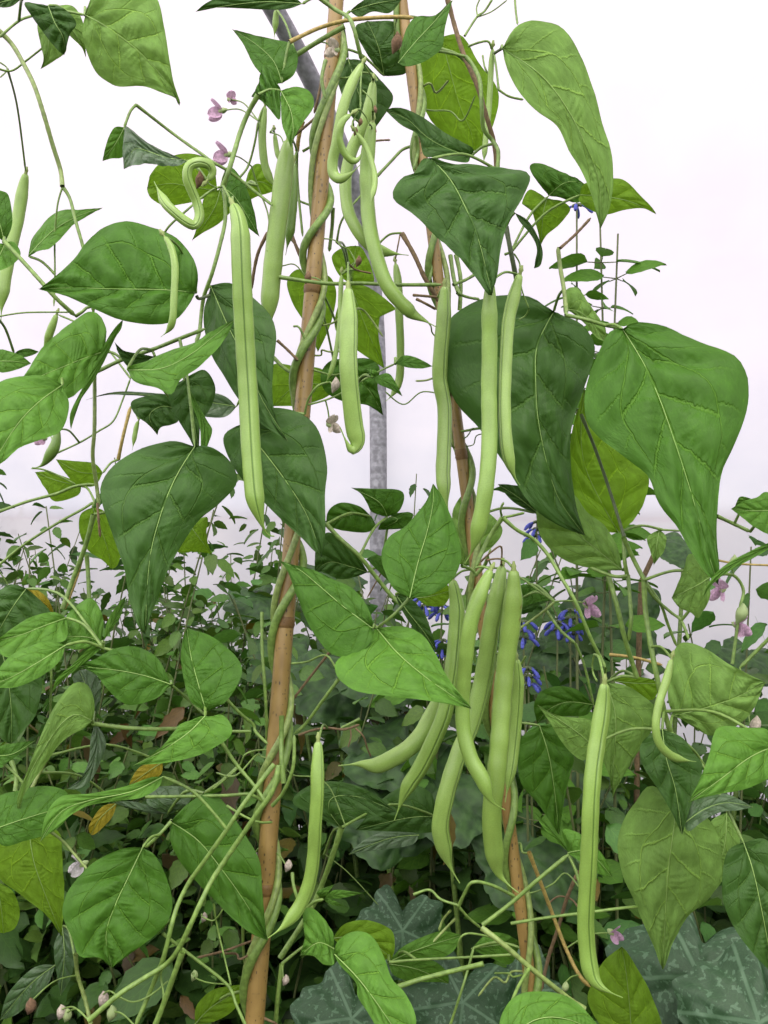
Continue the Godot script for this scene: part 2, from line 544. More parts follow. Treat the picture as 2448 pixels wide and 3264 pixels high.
# ---------------------------------------------------------------- the scene
func _ready() -> void:
	rng.seed = 20240611
	var cam := Camera3D.new()
	cam.name = "camera"
	add_child(cam)
	cam.position = Vector3(0, EYE, 0)
	cam.fov = 55.0
	cam.near = 0.03
	cam.far = 400.0
	cam.current = true
	var env := Environment.new()
	env.background_mode = Environment.BG_SKY
	var sm := ProceduralSkyMaterial.new()
	sm.sky_top_color = Color(1.0, 0.955, 0.99)
	sm.sky_horizon_color = Color(0.73, 0.765, 0.80)
	sm.sky_curve = 0.085
	sm.ground_bottom_color = Color(0.30, 0.32, 0.28)
	sm.ground_horizon_color = Color(0.45, 0.47, 0.46)
	sm.sky_energy_multiplier = 1.68
	sm.sun_angle_max = 1.0
	var sky := Sky.new()
	sky.sky_material = sm
	env.sky = sky
	env.tonemap_mode = Environment.TONE_MAPPER_LINEAR
	env.tonemap_exposure = 1.12
	env.sdfgi_enabled = true
	env.ssao_enabled = true
	env.ssil_enabled = true
	var we := WorldEnvironment.new()
	we.name = "environment"
	we.environment = env
	add_child(we)
	var sun := DirectionalLight3D.new()
	sun.name = "sun"
	sun.light_energy = 0.7
	sun.light_color = Color(1.0, 0.98, 0.95)
	sun.light_angular_distance = 24.0
	sun.shadow_enabled = true
	add_child(sun)
	sun.rotation_degrees = Vector3(-62, 18, 0)

	# ---- materials
	leaf_textures()
	leaf_mat("leaf_D", lin(0.078, 0.172, 0.034), false, 0.50, 0.32, 0.42)
	leaf_mat("leaf_M", lin(0.102, 0.238, 0.030), false, 0.50, 0.28, 0.48)
	leaf_mat("leaf_F", lin(0.165, 0.350, 0.052), false, 0.52, 0.28, 0.54)
	leaf_mat("leaf_G", lin(0.110, 0.200, 0.080), false, 0.38, 0.55, 0.36)
	leaf_mat("leaf_U", lin(0.280, 0.490, 0.120), true, 0.62, 0.28, 0.58)
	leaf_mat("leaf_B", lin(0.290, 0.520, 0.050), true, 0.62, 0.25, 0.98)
	leaf_mat("leaf_Y", lin(0.520, 0.420, 0.035), true, 0.60, 0.30, 0.60)
	var streak := ramp(seamless(256, 0.02, 3), Color(0.72, 0.74, 0.70), Color(1.0, 1.0, 1.0), 1.6)
	plain("rib", lin(0.22, 0.36, 0.09), 0.55)
	plain("stem_g", lin(0.185, 0.310, 0.060), 0.5, streak, 30.0)
	plain("stem_p", lin(0.250, 0.350, 0.090), 0.5, streak, 30.0)
	plain("stem_b", lin(0.190, 0.130, 0.060), 0.8, streak, 40.0)
	plain("stem_y", lin(0.420, 0.320, 0.085), 0.6, streak, 40.0)
	plain("stem_n", lin(0.085, 0.125, 0.045), 0.55, streak, 30.0)
	plain("calyx", lin(0.200, 0.270, 0.070), 0.6)
	plain("bud", lin(0.280, 0.380, 0.150), 0.55)
	plain("pink", lin(0.72, 0.47, 0.66), 0.6, streak, 60.0, 0.3, 0.5)
	plain("cream", lin(0.68, 0.60, 0.50), 0.6, streak, 60.0, 0.3, 0.4)
	plain("white_petal", lin(0.78, 0.74, 0.76), 0.6, streak, 60.0, 0.3, 0.4)
	plain("blue", lin(0.120, 0.145, 0.60), 0.55, streak, 60.0, 0.3, 0.3)
	plain("dry", lin(0.22, 0.13, 0.07), 0.9, streak, 60.0)
	var pm := plain("pod", Color.WHITE, 0.40, ramp(seamless(256, 0.09, 14), Color(0.93, 0.94, 0.90), Color(1, 1, 1), 1.8), 30.0, 0.5)
	pm.vertex_color_use_as_albedo = true
	var speck := Image.create(512, 512, false, Image.FORMAT_RGB8)
	var sn := seamless(512, 0.010, 41)
	for y in 512:
		for x in 512:
			var c := Color(0.46, 0.375, 0.19).lerp(Color(0.60, 0.51, 0.29), sn.get_pixel(x, y).r)
			speck.set_pixel(x, y, c)
	for k in 420:
		var dx := rng.randi_range(4, 507)
		var dy := rng.randi_range(6, 505)
		var rx := rng.randf_range(1.0, 2.6)
		var ry := rx * rng.randf_range(0.8, 1.7)
		for y in range(-5, 6):
			for x in range(-4, 5):
				if pow(x / rx, 2) + pow(y / ry, 2) < 1.0: speck.set_pixel(dx + x, dy + y, Color(0.13, 0.10, 0.07))
	var bm := plain("bamboo", Color.WHITE, 0.42, tex(speck), 9.0)
	bm.uv1_scale = Vector3(9, 5, 9)
	plain("bamboo_node", Color(0.80, 0.74, 0.66), 0.6, tex(speck), 16.0)
	var sq := StandardMaterial3D.new()
	sq.resource_name = "squash"
	sq.albedo_texture = squash_texture()
	sq.albedo_color = Color(0.66, 0.76, 0.66)
	sq.roughness = 0.6
	sq.cull_mode = BaseMaterial3D.CULL_DISABLED
	sq.backlight_enabled = true
	sq.backlight = Color(0.35, 0.4, 0.3)
	M.squash = sq
	var sg: StandardMaterial3D = sq.duplicate()
	sg.resource_name = "squash_green"
	sg.albedo_texture = ramp(seamless(256, 0.03, 79), Color(0.14, 0.26, 0.10), Color(0.23, 0.37, 0.15), 1.5)
	sg.albedo_color = Color.WHITE
	M.squash_green = sg
	var wm := StandardMaterial3D.new()
	wm.resource_name = "weed_leaf"
	wm.vertex_color_use_as_albedo = true
	wm.albedo_texture = M.t_top
	wm.roughness = 0.5
	wm.metallic_specular = 0.4
	wm.cull_mode = BaseMaterial3D.CULL_DISABLED
	wm.backlight_enabled = true
	wm.backlight = Color(0.72, 0.75, 0.55)
	M.weed = wm
	plain("weed_stem", lin(0.10, 0.13, 0.04), 0.6)
	var soil := plain("soil", Color.WHITE, 0.95, ramp(seamless(512, 0.02, 60), Color(0.16, 0.12, 0.09), Color(0.34, 0.27, 0.20), 1.6), 0.8)
	soil.uv1_world_triplanar = true
	var mead := plain("meadow", Color.WHITE, 0.95, ramp(seamless(256, 0.03, 63), Color(0.36, 0.41, 0.36), Color(0.45, 0.50, 0.44), 1.4), 0.5)
	mead.uv1_world_triplanar = true
	var steel := plain("steel", lin(0.36, 0.37, 0.38), 0.5, ramp(seamless(256, 0.04, 61), Color(0.72, 0.72, 0.72), Color(1, 1, 1), 1.8), 6.0)
	steel.metallic = 0.35
	var dirt := ramp(seamless(512, 0.012, 88), Color(0.93, 0.94, 0.96), Color(1, 1, 1), 1.5)
	var film := plain("polythene", Color(0.730, 0.718, 0.724, 0.88), 0.6, dirt, 0.9, 0.2, 0.9)
	film.uv1_world_triplanar = true
	film.transparency = BaseMaterial3D.TRANSPARENCY_ALPHA

	# ---- the setting
	var gmesh := PlaneMesh.new()
	gmesh.size = Vector2(500, 500)
	var ground := put("ground", gmesh, M.soil, self)
	tag(ground, "dark bare soil under the plants", "", "", "structure")
	var fm := QuadMesh.new()
	fm.size = Vector2(280, 120)
	fm.orientation = PlaneMesh.FACE_Y
	var field := put("field", fm, M.meadow, self)
	field.position = FOOT - INWARD * 60.25 + Vector3(0, 0.004, 0)
	field.rotation.y = atan2(INWARD.x, INWARD.z)
	tag(field, "pale meadow outside the tunnel, seen dimly through the polythene", "", "", "structure")
	build_cover()
	build_canes()
	build_beans()
	build_background()

func hoop_profile() -> Array:
	# (inward of the foot, height) of the tunnel's cross-section
	return [[0.0, 0.0], [0.0, 0.9], [0.0, 1.45], [0.02, 1.70], [0.09, 1.88], [0.22, 2.02], [0.38, 2.13], [0.62, 2.26], [0.92, 2.38], [1.25, 2.46]]

const INWARD := Vector3(-0.5, 0, 0.866)
const ALONG := Vector3(0.866, 0, 0.5)
const FOOT := Vector3(-0.012, 0, -2.0)

func build_cover() -> void:
	var hoop := thing("hoop_pipe", FOOT, "grey galvanised steel tunnel hoop rising behind the beans and bending left at the top", "pipe")
	var p := PackedVector3Array()
	for a in hoop_profile(): p.append(FOOT + INWARD * a[0] + Vector3(0, a[1], 0))
	var c := spline(p, 70)
	put("pipe", tube(c, taper(71, 0.0175, 0.0175), 20), M.steel, hoop)
	# bolt heads at the top where the ridge clip sits
	for k in 2:
		var at := c[55 + 3 * k] + Vector3(0.004, 0, 0.017)
		put("bolt", tube(PackedVector3Array([at, at + Vector3(0, 0, 0.002), at + Vector3(0, 0, 0.004)]), PackedFloat32Array([0.005, 0.005, 0.0035]), 10), M.bud, hoop)
	var prof := spline(p, 40)
	var f := FastNoiseLite.new()
	f.seed = 8
	f.frequency = 1.1
	var v := PackedVector3Array()
	var uv := PackedVector2Array()
	var n := 160
	for i in n + 1:
		var t := -7.0 + 12.0 * i / n
		for j in 41:
			var q := prof[j]
			var sag := 0.035 * f.get_noise_3d(t * 1.1, q.y * 0.35, 3.0) + 0.010 * f.get_noise_3d(t * 6.0 + q.y * 1.5, q.y * 1.2, 9.0)
			var m := clampf(absf(wrapf(t, -0.9, 0.9)) * 6.0, 0.0, 1.0)
			v.append(q + ALONG * t - INWARD * (0.026 + 0.02 * m + sag * m) + Vector3(0, 0.012 if q.y > 1.9 else 0.0, 0))
			uv.append(Vector2(t, q.y))
	var film := put("polythene_cover", grid_mesh(v, uv, n + 1, 41), M.polythene, self)
	tag(film, "milky translucent polythene sheet forming the tunnel wall behind the plants", "polythene sheet")

var cane_a: PackedVector3Array
var cane_b: PackedVector3Array

func build_canes() -> void:
	cane_a = cane("bamboo_cane", Vector3(-0.1513, 0.0000, -0.6624), Vector3(-0.0133, 2.0500, -0.8839), 0.0088, 0.0056, -0.006, "thicker speckled bamboo cane on the left, wound with two green vines")
	cane_b = cane("bamboo_cane", Vector3(0.2272, 0.0000, -0.7421), Vector3(-0.0283, 2.0500, -0.8845), 0.0054, 0.0046, 0.0, "slimmer bamboo cane on the right, behind the cluster of pods")

func build_beans() -> void:
	for a in [
		["a", Vector3(-0.1313, 0, -0.6624), "climbing bean plant twined round the left cane, long pods hanging at its sides"],
		["b", Vector3(0.2472, 0, -0.7421), "climbing bean plant twined round the right cane, carrying the dense cluster of pods"],
		["c", Vector3(-0.27, 0, -0.80), "bean plant on the left with a pale arching vine and broad leaves"],
		["d", Vector3(0.30, 0, -0.78), "bean plant on the right with the largest heart-shaped leaf and pale leaf undersides"],
		["e", Vector3(-0.20, 0, -0.76), "bean plant low on the left, its two long pale stalks crossing a dark leaf"],
	]:
		plants[a[0]] = thing("bean_plant", a[1], a[2], "bean plant", "climbing bean plants")
	twine("a", cane_a, 0.005, 0.96, 17.0, 1.9, 0.0088, 0.0056, 0.0036, "g")
	twine("a", cane_a, 0.005, 0.88, 11.0, 4.4, 0.0088, 0.0056, 0.0029, "p")
	twine("b", cane_b, 0.005, 0.95, 16.0, 0.6, 0.0054, 0.0046, 0.0032, "g")
	twine("b", cane_b, 0.005, 0.80, 9.0, 3.0, 0.0054, 0.0046, 0.0027, "p")
	for a in stem_list(): stem(a[0], a[1], a[2], a[3])
	for a in leaf_list(): leaf(a[0], a[1], a[2], a[3], a[4], a[5], a[6])
	for a in pod_list(): pod(a[0], a[1], a[2], a[3], a[4])
	for a in flower_list():
		if a[0] == "flower": bean_flower(a[1], a[2], a[3], a[4], a[5])
		else: bud(a[1], a[2], a[3], a[5])

func stem_list() -> Array:
	return [
		["c", "p", 0.00360, [-307.5,383.5,-780,-297.7,374.3,-785.8,-287.7,358,-783.1,-276.1,336.8,-775.9,-268.2,313.9,-774.7,-263,291,-781.3,-258.5,273.2,-786,-255.7,259,-781.9]],
		["c", "g", 0.00273, [-260,263.3,-795,-253.7,253.2,-794.5,-246.8,232.7,-787.3,-239.8,210.7,-784.1,-235.4,183.3,-789.5,-234.9,160.2,-795.6]],
		["c", "p", 0.00323, [-237.8,162.1,-805.5,-235.2,114.7,-799.1,-233.7,68.2,-794,-236.3,45.5,-797.8,-235.3,22.7,-804.8,-233,4.1,-804.8]],
		["c", "b", 0.00200, [-233.4,7.1,-800.8,-230.5,-6.8,-794.5,-229.7,-20.5,-796.2]],
		["c", "g", 0.00154, [-259.8,263.4,-795.5,-263.8,248.8,-795,-268.4,224.7,-801.9,-269.7,194.9,-806,-269,167.6,-801.3]],
		["c", "g", 0.00205, [-294.5,364.4,-754.2,-282.1,379.6,-760.1,-272.5,386.9,-765.8,-260.5,390.6,-763,-244.2,384.7,-755.8,-229.4,381.3,-754.7]],
		["c", "g", 0.00169, [-314.8,360.3,-798.3,-305,361.1,-805.1,-292.4,369.3,-804.4,-276,376.7,-797.3,-265.8,380.6,-794.1]],
		["c", "g", 0.00123, [-313.9,367.5,-803.9,-308.3,362.7,-805.4,-311.9,352.9,-799]],
		["c", "g", 0.00317, [-292.2,208.1,-755.9,-275.8,191.5,-750.7,-260.6,175.6,-744.5,-248.3,161.7,-746.3,-236.3,150.2,-753.6]],
		["c", "g", 0.00138, [-316.4,159.2,-802.5,-295.2,160.8,-795.4,-279.8,161.5,-795.1,-254.5,162.9,-802]],
		["c", "g", 0.00234, [-237.2,150.6,-756.7,-230.7,154,-754.3,-227.4,158.6,-760.2,-204.8,164.4,-765.8,-173.2,168.2,-762.9,-144.7,168.8,-755.7]],
		["a", "g", 0.00243, [-197.6,324.5,-784,-188.1,318,-788.4,-175.9,310,-795.2,-163.5,300.5,-794.3,-146.9,287.2,-787.2,-135.8,278.5,-784.1,-126.1,274.4,-789.7,-116.4,268.9,-795.7,-100.8,255.9,-793.3,-89.3,245.2,-786.1]],
		["a", "g", 0.00385, [-98.1,325.4,-766.8,-107.2,313.6,-774,-113.4,299.3,-775.4,-116.9,282,-768.9,-120.5,265.5,-764,-125.6,254.3,-767.9]],
		["a", "g", 0.00178, [-126.3,255.8,-772.5,-134.4,254.7,-775.9,-143.8,245.6,-770.6,-152.9,234.8,-764.4,-166.6,223.6,-766.4,-173.8,217.5,-773.6]],
		["a", "g", 0.00315, [-128.1,260.3,-785.9,-126.1,234.3,-782.4,-129.5,209.8,-775.3,-135.7,187.4,-775.1,-142.9,172.5,-782.1,-145.9,159.8,-786,-146.5,143.8,-781.1,-148.3,132.9,-774.6]],
		["a", "g", 0.00199, [-121.7,246.4,-743.9,-116.9,237.6,-736.7,-113,229.5,-734.3]],
		["a", "g", 0.00112, [-123.3,239.8,-728.3,-128.2,241.2,-724,-131.1,245.5,-728.5]],
		["a", "n", 0.00234, [-143.7,165.7,-754.2,-142,164.1,-756.9,-135.2,168.6,-764.1]],
		["c", "g", 0.00311, [-251,98.7,-765.5,-227.4,109.4,-772.6,-206,120.4,-775.9,-182.3,126.9,-770.5,-158.8,134.7,-764.4,-139.3,142.8,-766.5]],
		["c", "g", 0.00277, [-355.2,-0.6,-900.9,-327.6,9.9,-906,-300.2,16.8,-902.3,-280.7,23.5,-895.3,-263.4,25.3,-895.2]],
		["c", "g", 0.00250, [-368.8,-52.7,-935.5,-346.6,-34.7,-933.8,-326.1,-22,-926.6,-302.2,-7.7,-924.3,-284.5,3,-930.4,-275.4,10.2,-935.9]],
		["c", "g", 0.00177, [-307.8,55.4,-925,-284.3,64.7,-918.2,-265.5,75,-914,-252.7,85.1,-918.6,-245.6,106.2,-925.3,-238.2,125.6,-924.2]],
		["c", "y", 0.00339, [-264.8,52.1,-979.9,-258.6,74.3,-974.2,-251.8,104.6,-977]],
		["c", "g", 0.00177, [-327.3,40.8,-914.9,-317.9,39.6,-915.6,-307,34.9,-922.7,-290.3,26.1,-925.9]],
		["c", "g", 0.00413, [-252.3,-2.3,-854.6,-261.7,-30.5,-861,-273.2,-57.3,-866,-281.9,-85.2,-862.2]],
		["c", "y", 0.00234, [-264.2,-30.8,-869.2,-272.8,-56.3,-875.5,-283.2,-86.4,-873.7]],
		["c", "g", 0.00389, [-267.5,-38.1,-884.6,-266.4,-53.5,-885,-263.1,-77.5,-878.1]],
		["e", "g", 0.00255, [-97.5,-79.9,-785.7,-96.7,-107.1,-779.8,-93.9,-136.1,-774.2,-92.7,-166.5,-777,-93.6,-184.6,-784.2]],
		["e", "g", 0.00317, [-222.6,-161.7,-751.6,-197.7,-163.2,-744.9,-176.4,-164.5,-745.6,-160.7,-165.9,-752.8,-142.5,-166.3,-755.9]],
		["e", "g", 0.00213, [-210.2,-101.8,-736,-185.1,-109.4,-734.6,-160.4,-130.3,-741.1,-147.8,-142.6,-746,-134.9,-153.6,-742.1]],
		["e", "g", 0.00248, [-120.4,-144.1,-754.1,-109.6,-156.8,-759.3,-101.7,-165.5,-765.6,-99.6,-170.9,-763.7,-89.5,-178.3,-756.4]],
		["e", "g", 0.00237, [-144.7,-168.9,-767.6,-119.2,-172.7,-774.6,-104.4,-172.7,-774.9]],
		["e", "g", 0.00270, [-123,-173.5,-743.3,-111.9,-191.3,-745.7,-96.8,-206.8,-739.7,-87.6,-218,-734.2]],
		["e", "g", 0.00248, [-185.7,-221.9,-766,-150.9,-220.1,-761.5,-120.5,-217.5,-754.8,-103.2,-217,-755.7,-92.5,-225.7,-762.9]],
		["e", "g", 0.00323, [-78.5,-180.3,-703.2,-97.8,-204.5,-695.9,-110.9,-224.2,-694.7,-128.2,-249.2,-701.2,-139.9,-265.8,-706,-147.2,-280.5,-702,-149.8,-291.1,-695.1,-155.2,-312.7,-695.4,-162.2,-330.7,-702.4,-169.7,-348.6,-705.9,-177.3,-366.3,-700.7]],
		["e", "g", 0.00358, [-73.4,-176.9,-687.4,-77.7,-194.5,-684.1,-90.2,-213.2,-689.4,-108.4,-240.5,-695.6,-121.4,-259.8,-693.6,-128.1,-273,-686.3,-135.6,-289.3,-684.4,-144.8,-307.9,-690.7,-155.3,-320.9,-695.9,-171.8,-330,-692.5,-185.9,-337.2,-685.4,-205.6,-354.1,-685.1]],
		["e", "g", 0.00385, [-140.2,-306.2,-684,-146.8,-323.7,-687.7,-155,-345.7,-694.7,-162.4,-364.5,-694.8]],
		["e", "g", 0.00235, [-161.2,-306.8,-716.1,-143.3,-325.3,-723.4,-115.9,-348.6,-725.7,-108,-360.9,-719.6,-99.6,-374.6,-714.1]],
		["e", "g", 0.00140, [-126.7,-291.7,-731.8,-124.6,-311.1,-736,-118.2,-333.1,-731.4,-112.7,-348.9,-724.8]],
		["e", "g", 0.00112, [-136.6,-302.5,-735.8,-126.9,-304.5,-733.1,-118.7,-292.9,-725.9]],
		["e", "g", 0.00112, [-115.2,-352.8,-734.5,-130.1,-348,-727.3,-139.3,-343,-724.1]],
		["e", "g", 0.00260, [-162.1,-235.7,-749,-170.3,-244.4,-744,-181.2,-255,-747.8]],
		["e", "g", 0.00135, [-188.4,-341.6,-694.5,-178.1,-346.8,-696.2,-167.8,-346.1,-703.5,-154.8,-336.3,-705.6]],
		["e", "g", 0.00162, [-151.1,-291.1,-695,-155.3,-314.2,-701.9,-160.3,-332.4,-706,-157.2,-346.3,-701.3,-161.7,-364.5,-694.7]],
		["e", "p", 0.00205, [-258,-246.8,-760.1,-248.9,-257.4,-765.8,-239.2,-266.8,-763,-228.2,-274.4,-755.8]],
		["e", "g", 0.00375, [-78.5,-156.6,-755.1,-78.7,-173.8,-754.4,-77.7,-186.6,-747.3,-75.9,-205.1,-744.1]],
		["e", "g", 0.00270, [-84.6,-222.6,-745.4,-75.4,-210.1,-738.9,-67.8,-190.3,-734,-67.3,-167.2,-737.9]],
		["e", "g", 0.00185, [-118.3,-221.2,-740.7,-104.6,-227.1,-734.5,-93.5,-232.2,-736.3,-84.4,-234.5,-743.6]],
		["e", "g", 0.00300, [-114.9,-201,-775.4,-126.8,-211.4,-775.1,-142.9,-223.8,-782]],
		["e", "g", 0.00240, [-111,-325.8,-774.3,-111.1,-352.3,-780.2,-105.9,-382,-785.8]],
		["e", "p", 0.00355, [-262.9,-377,-838.4,-263.3,-397.9,-845.2,-256.6,-418.6,-844.3,-249.6,-436,-837.2]],
		["e", "p", 0.00331, [-294.1,-214,-864,-302.9,-229.4,-865.4,-308.1,-242.5,-858.8]],
		["e", "g", 0.00388, [-320.5,-214.4,-845.9,-314.5,-226,-840.6,-312.9,-237.2,-834.4]],
		["b", "g", 0.00354, [-47,-9.9,-802.4,-35.1,-22.1,-795.3,-19.8,-35.8,-795.1,-7.7,-51.5,-802.1,6.3,-68.8,-806,18.5,-79.2,-801.1]],
		["b", "g", 0.00221, [18.7,-62.6,-716.6,6.9,-74.7,-714.3,-6.2,-85.8,-720.3]],
		["e", "g", 0.00270, [-35.7,-131.6,-774,-49.3,-150.3,-778.5,-61.8,-168.2,-785.2,-71.6,-177.1,-784.3]],
		["a", "b", 0.00213, [-43.1,-111.8,-786.9,-61,-135,-794.1,-77.9,-157.4,-795.3]],
		["b", "b", 0.00132, [-1.6,-52.1,-862.6,-14.9,-75.6,-865.9]],
		["a", "b", 0.00190, [-66.2,-173.7,-766,-55.6,-169.2,-762.3,-43.5,-165.9,-755.3,-30.4,-166.9,-755.2,-19,-164.7,-762.2]],
		["a", "b", 0.00117, [-26.4,-168,-763.8,-25.4,-172.3,-756.6,-27.5,-180.5,-754.3]],
		["a", "b", 0.00132, [-21.8,-166.8,-758.2,-15.9,-171.7,-754,-13.1,-181.5,-758.6,-10.2,-190.4,-765.3]],
		["b", "g", 0.00468, [-36,-267.6,-834.2,-43.4,-291,-837,-51.9,-316.3,-844.2,-62.5,-341,-845.3,-88.6,-380.3,-838.7]],
		["b", "g", 0.00360, [6.9,-346.8,-715.6,23.7,-344.4,-722.7,44.7,-340.3,-725.9,72.8,-330.9,-720.4]],
		["b", "g", 0.00205, [3.7,-348.3,-761,25.1,-348.8,-766,54.3,-345.6,-762.2,79.9,-341,-755.2,101.7,-339.6,-755.2]],
		["b", "g", 0.00300, [71.8,-300.4,-715.5,92.2,-283.9,-713.7,111.6,-263.3,-706.5,132.3,-245.3,-704.4]],
		["b", "g", 0.00228, [96.2,-311.7,-745,123.7,-304.2,-738.1,151.2,-299,-734,180.6,-297.3,-738.7,193,-299.3,-745.3]],
		["b", "p", 0.00350, [64.5,-274.7,-649.8,77,-282.2,-644.2,96,-299.6,-647,122.2,-323.1,-654.2,133.7,-331.1,-655.2]],
		["b", "b", 0.00323, [165.6,-304.7,-834.9,156.1,-325.9,-835.6,149.3,-356.3,-842.8,141.8,-381.9,-845.9,133.6,-410.1,-840.3]],
		["b", "y", 0.00323, [117.1,-274.8,-794.6,128.1,-303.2,-801.1,138.2,-329.8,-806,148.3,-356,-802.1,157.7,-374.3,-795.1,166.6,-383.9,-795.3]],
		["b", "b", 0.00162, [139,-335.4,-839.3,149.8,-330.6,-845.6,160.8,-332.3,-843.7,165.9,-337.5,-836.4]],
		["b", "g", 0.00199, [22.2,-289.7,-744.6,34.4,-286.2,-744.9,42.6,-290.7,-738,55.8,-293.6,-734]],
		["b", "g", 0.00256, [56.7,-298.7,-745.7,61.2,-285.7,-739.7,66.4,-276.2,-734.2,80.8,-279.7,-737.1,99.5,-291.3,-744.3]],
		["b", "g", 0.00157, [55.7,-334.1,-741.5,56.6,-319.1,-734.8,63.7,-315.2,-735.7,81.5,-321.2,-742.9]],
		["b", "g", 0.00199, [48.9,-386.1,-735.9,58,-357.2,-734.7,62.8,-346.1,-741.2,68.2,-329.7,-746]],
		["b", "g", 0.00202, [56.6,-298.8,-744.1,64.9,-309.6,-749.4,74.1,-319.4,-755.6]],
		["b", "p", 0.00173, [50.4,-303.1,-747.7,45,-313.2,-754.7,42.1,-321.3,-754.8]],
		["b", "p", 0.00202, [55.1,-311.2,-753.4,46.5,-320.9,-755.7,37.5,-327.7,-749.6]],
		["a", "g", 0.00087, [-54.8,-315,-906,-36.3,-327.3,-901.4,-22.3,-338.7,-894.8,-5.1,-358,-895.8]],
		["a", "g", 0.00242, [-69.2,-272.7,-743.1,-67.2,-281.3,-735.9,-60.7,-299.3,-734.7]],
		["a", "g", 0.00355, [-79.6,-352.4,-767.3,-82.2,-374.4,-764.1,-85,-403.7,-769.5]],
		["b", "g", 0.00277, [86,-4,-714,96.8,-13,-717.8,110.3,-20.1,-724.8,121.5,-32.6,-724.8,130,-48.9,-717.8,138.9,-65.1,-714,150.9,-91.8,-719,159.2,-106.6,-725.4,163.1,-115,-723.9]],
		["b", "g", 0.00170, [152.3,-107.4,-676.2,154,-113.6,-683.5,153.8,-118.9,-685.6]],
		["b", "g", 0.00332, [87,-4.1,-721.9,77,-20.1,-726,66.8,-40.8,-721.3]],
		["b", "g", 0.00197, [89.4,-4.1,-735.8,96.1,-2.7,-733,103.5,-0.6,-725.8]],
		["b", "g", 0.00171, [89,-2.7,-744.4,87.4,2.2,-737.2,89.4,7.2,-734.1]],
		["d", "g", 0.00321, [184.8,-16.7,-758.9,184.4,-36.9,-754,187.5,-49.4,-757.9]],
		["d", "g", 0.00263, [186.6,-49.2,-754.5,176.2,-49.3,-756.3,160.3,-43.2,-763.6]],
		["d", "n", 0.00245, [149.2,74,-745.1,160.7,50.1,-752,171.8,21.3,-756,180.8,-10.6,-751.2,184.9,-30.4,-744.7]],
		["d", "g", 0.00341, [180.3,-19.1,-740.2,189.5,-36.5,-745.8,196.6,-51.3,-742.9]],
		["d", "g", 0.00398, [197.2,-51.5,-745.2,197.7,-73.6,-744.3,200.1,-101.2,-737.2,204.9,-129,-734.1,210.7,-149.9,-739.7,217,-166.2,-745.7]],
		["d", "g", 0.00311, [192.3,-49.8,-775.4,192.4,-70.1,-768.8,191.9,-84.3,-764,190.7,-101,-768]],
		["d", "g", 0.00385, [175.8,-50.3,-770.6,181,-72.6,-764.4,187.4,-97.9,-766.4,195.1,-118.1,-773.6,199.3,-130.4,-775.6]],
		["d", "g", 0.00234, [201.4,-54.3,-755.3,212.2,-70.3,-755.1,220,-87.1,-762.1,227.8,-104.4,-766]],
		["d", "g", 0.00231, [197,-53.6,-744.3,206.5,-65.5,-750.3,221.1,-77.6,-755.9,227.5,-83.1,-752.8,231.1,-96.7,-745.7]],
		["d", "g", 0.00138, [155.6,-123.5,-718.5,154.3,-119.1,-725.2,153.4,-112,-724.3,153.3,-104,-717.1]],
		["b", "p", 0.00226, [115.5,-100.5,-844.1,128.7,-91.7,-845.3,137.3,-83.7,-838.7,144.6,-76.4,-834]],
		["b", "g", 0.00258, [139.3,-84.4,-845.9,150.6,-100.9,-840.5,162.3,-111.4,-834.4]],
		["b", "g", 0.00173, [156.4,-82.3,-902.3,167.2,-80.8,-895.3,181,-82.5,-895.2]],
		["d", "y", 0.00283, [210,-132.9,-916.6,232.3,-135.2,-914.3,260.4,-143.2,-920.4]],
		["d", "g", 0.00275, [295.3,-129,-834,303.4,-82.9,-838.6,309,-67.3,-845.3,300.5,-54.6,-844.2,284.3,-53,-837]],
		["d", "g", 0.00315, [323.8,-101.2,-817,312.4,-116.3,-824.2,298.6,-130.8,-825.3]],
		["d", "g", 0.00308, [271.9,-3.4,-802.7,286.9,-9.9,-805.9,298,-16,-800.4]],
		["d", "g", 0.00178, [239.4,-15.3,-846,253.7,-16.2,-842.2]],
		["d", "y", 0.00173, [279,-40.3,-823.7,293.8,-43,-816.5,321.2,-44.2,-814.4]],
		["d", "g", 0.00285, [136.5,147.8,-738.1,151.2,143.5,-734,166.4,140.2,-738.7,180.1,139.7,-745.3]],
		["b", "p", 0.00336, [139.7,153.2,-754.2,138.5,171.3,-757,136.9,190.5,-764.2,135.3,206.2,-765.2]],
		["b", "b", 0.00219, [135.3,202.7,-755.6,148.4,215.2,-762.8,161,229,-765.9]],
		["b", "b", 0.00370, [49.2,404.4,-771.1,55.4,384.6,-776,62.6,358.9,-772.1,72.3,332.1,-765.1,79,310.1,-765.3,86.4,289.2,-772.4,89,269.7,-775.9]],
		["b", "g", 0.00319, [63.1,352.1,-760.6,68.8,343.9,-758.7,73.2,329,-751.4,74.4,309.4,-749.4,76.5,294.6,-755.6,83.6,287.8,-760.9,87.9,277.8,-757.5,86.5,260.8,-750.4]],
		["b", "g", 0.00185, [69.1,381.1,-804.9,77,380.9,-798,84.2,379.8,-794,87.5,375.6,-798.8]],
		["d", "n", 0.00213, [83,345,-739.7,87.7,345.8,-734.2]],
		["d", "g", 0.00185, [92.7,341.2,-794.8,101.2,336.2,-795.7,113.7,336.6,-802.9]],
		["b", "g", 0.00189, [66.8,394.3,-814.7,77.6,413.3,-821.2,84.4,420.5,-826,91.1,429.5,-822]],
		["b", "g", 0.00126, [78.2,412.4,-819.4,77.7,423.4,-825.6,81,431.1,-823.6]],
		["b", "g", 0.00110, [79.5,415.4,-824.7,90.7,419.9,-824.8,102.5,425.8,-817.9]],
		["d", "g", 0.00189, [109.8,432.2,-825.7,109.8,417.2,-819.6,110.6,403.5,-814.1]],
		["b", "g", 0.00162, [84.4,390.3,-841.4,85.3,378.4,-834.8,88.3,372.4,-835.8]],
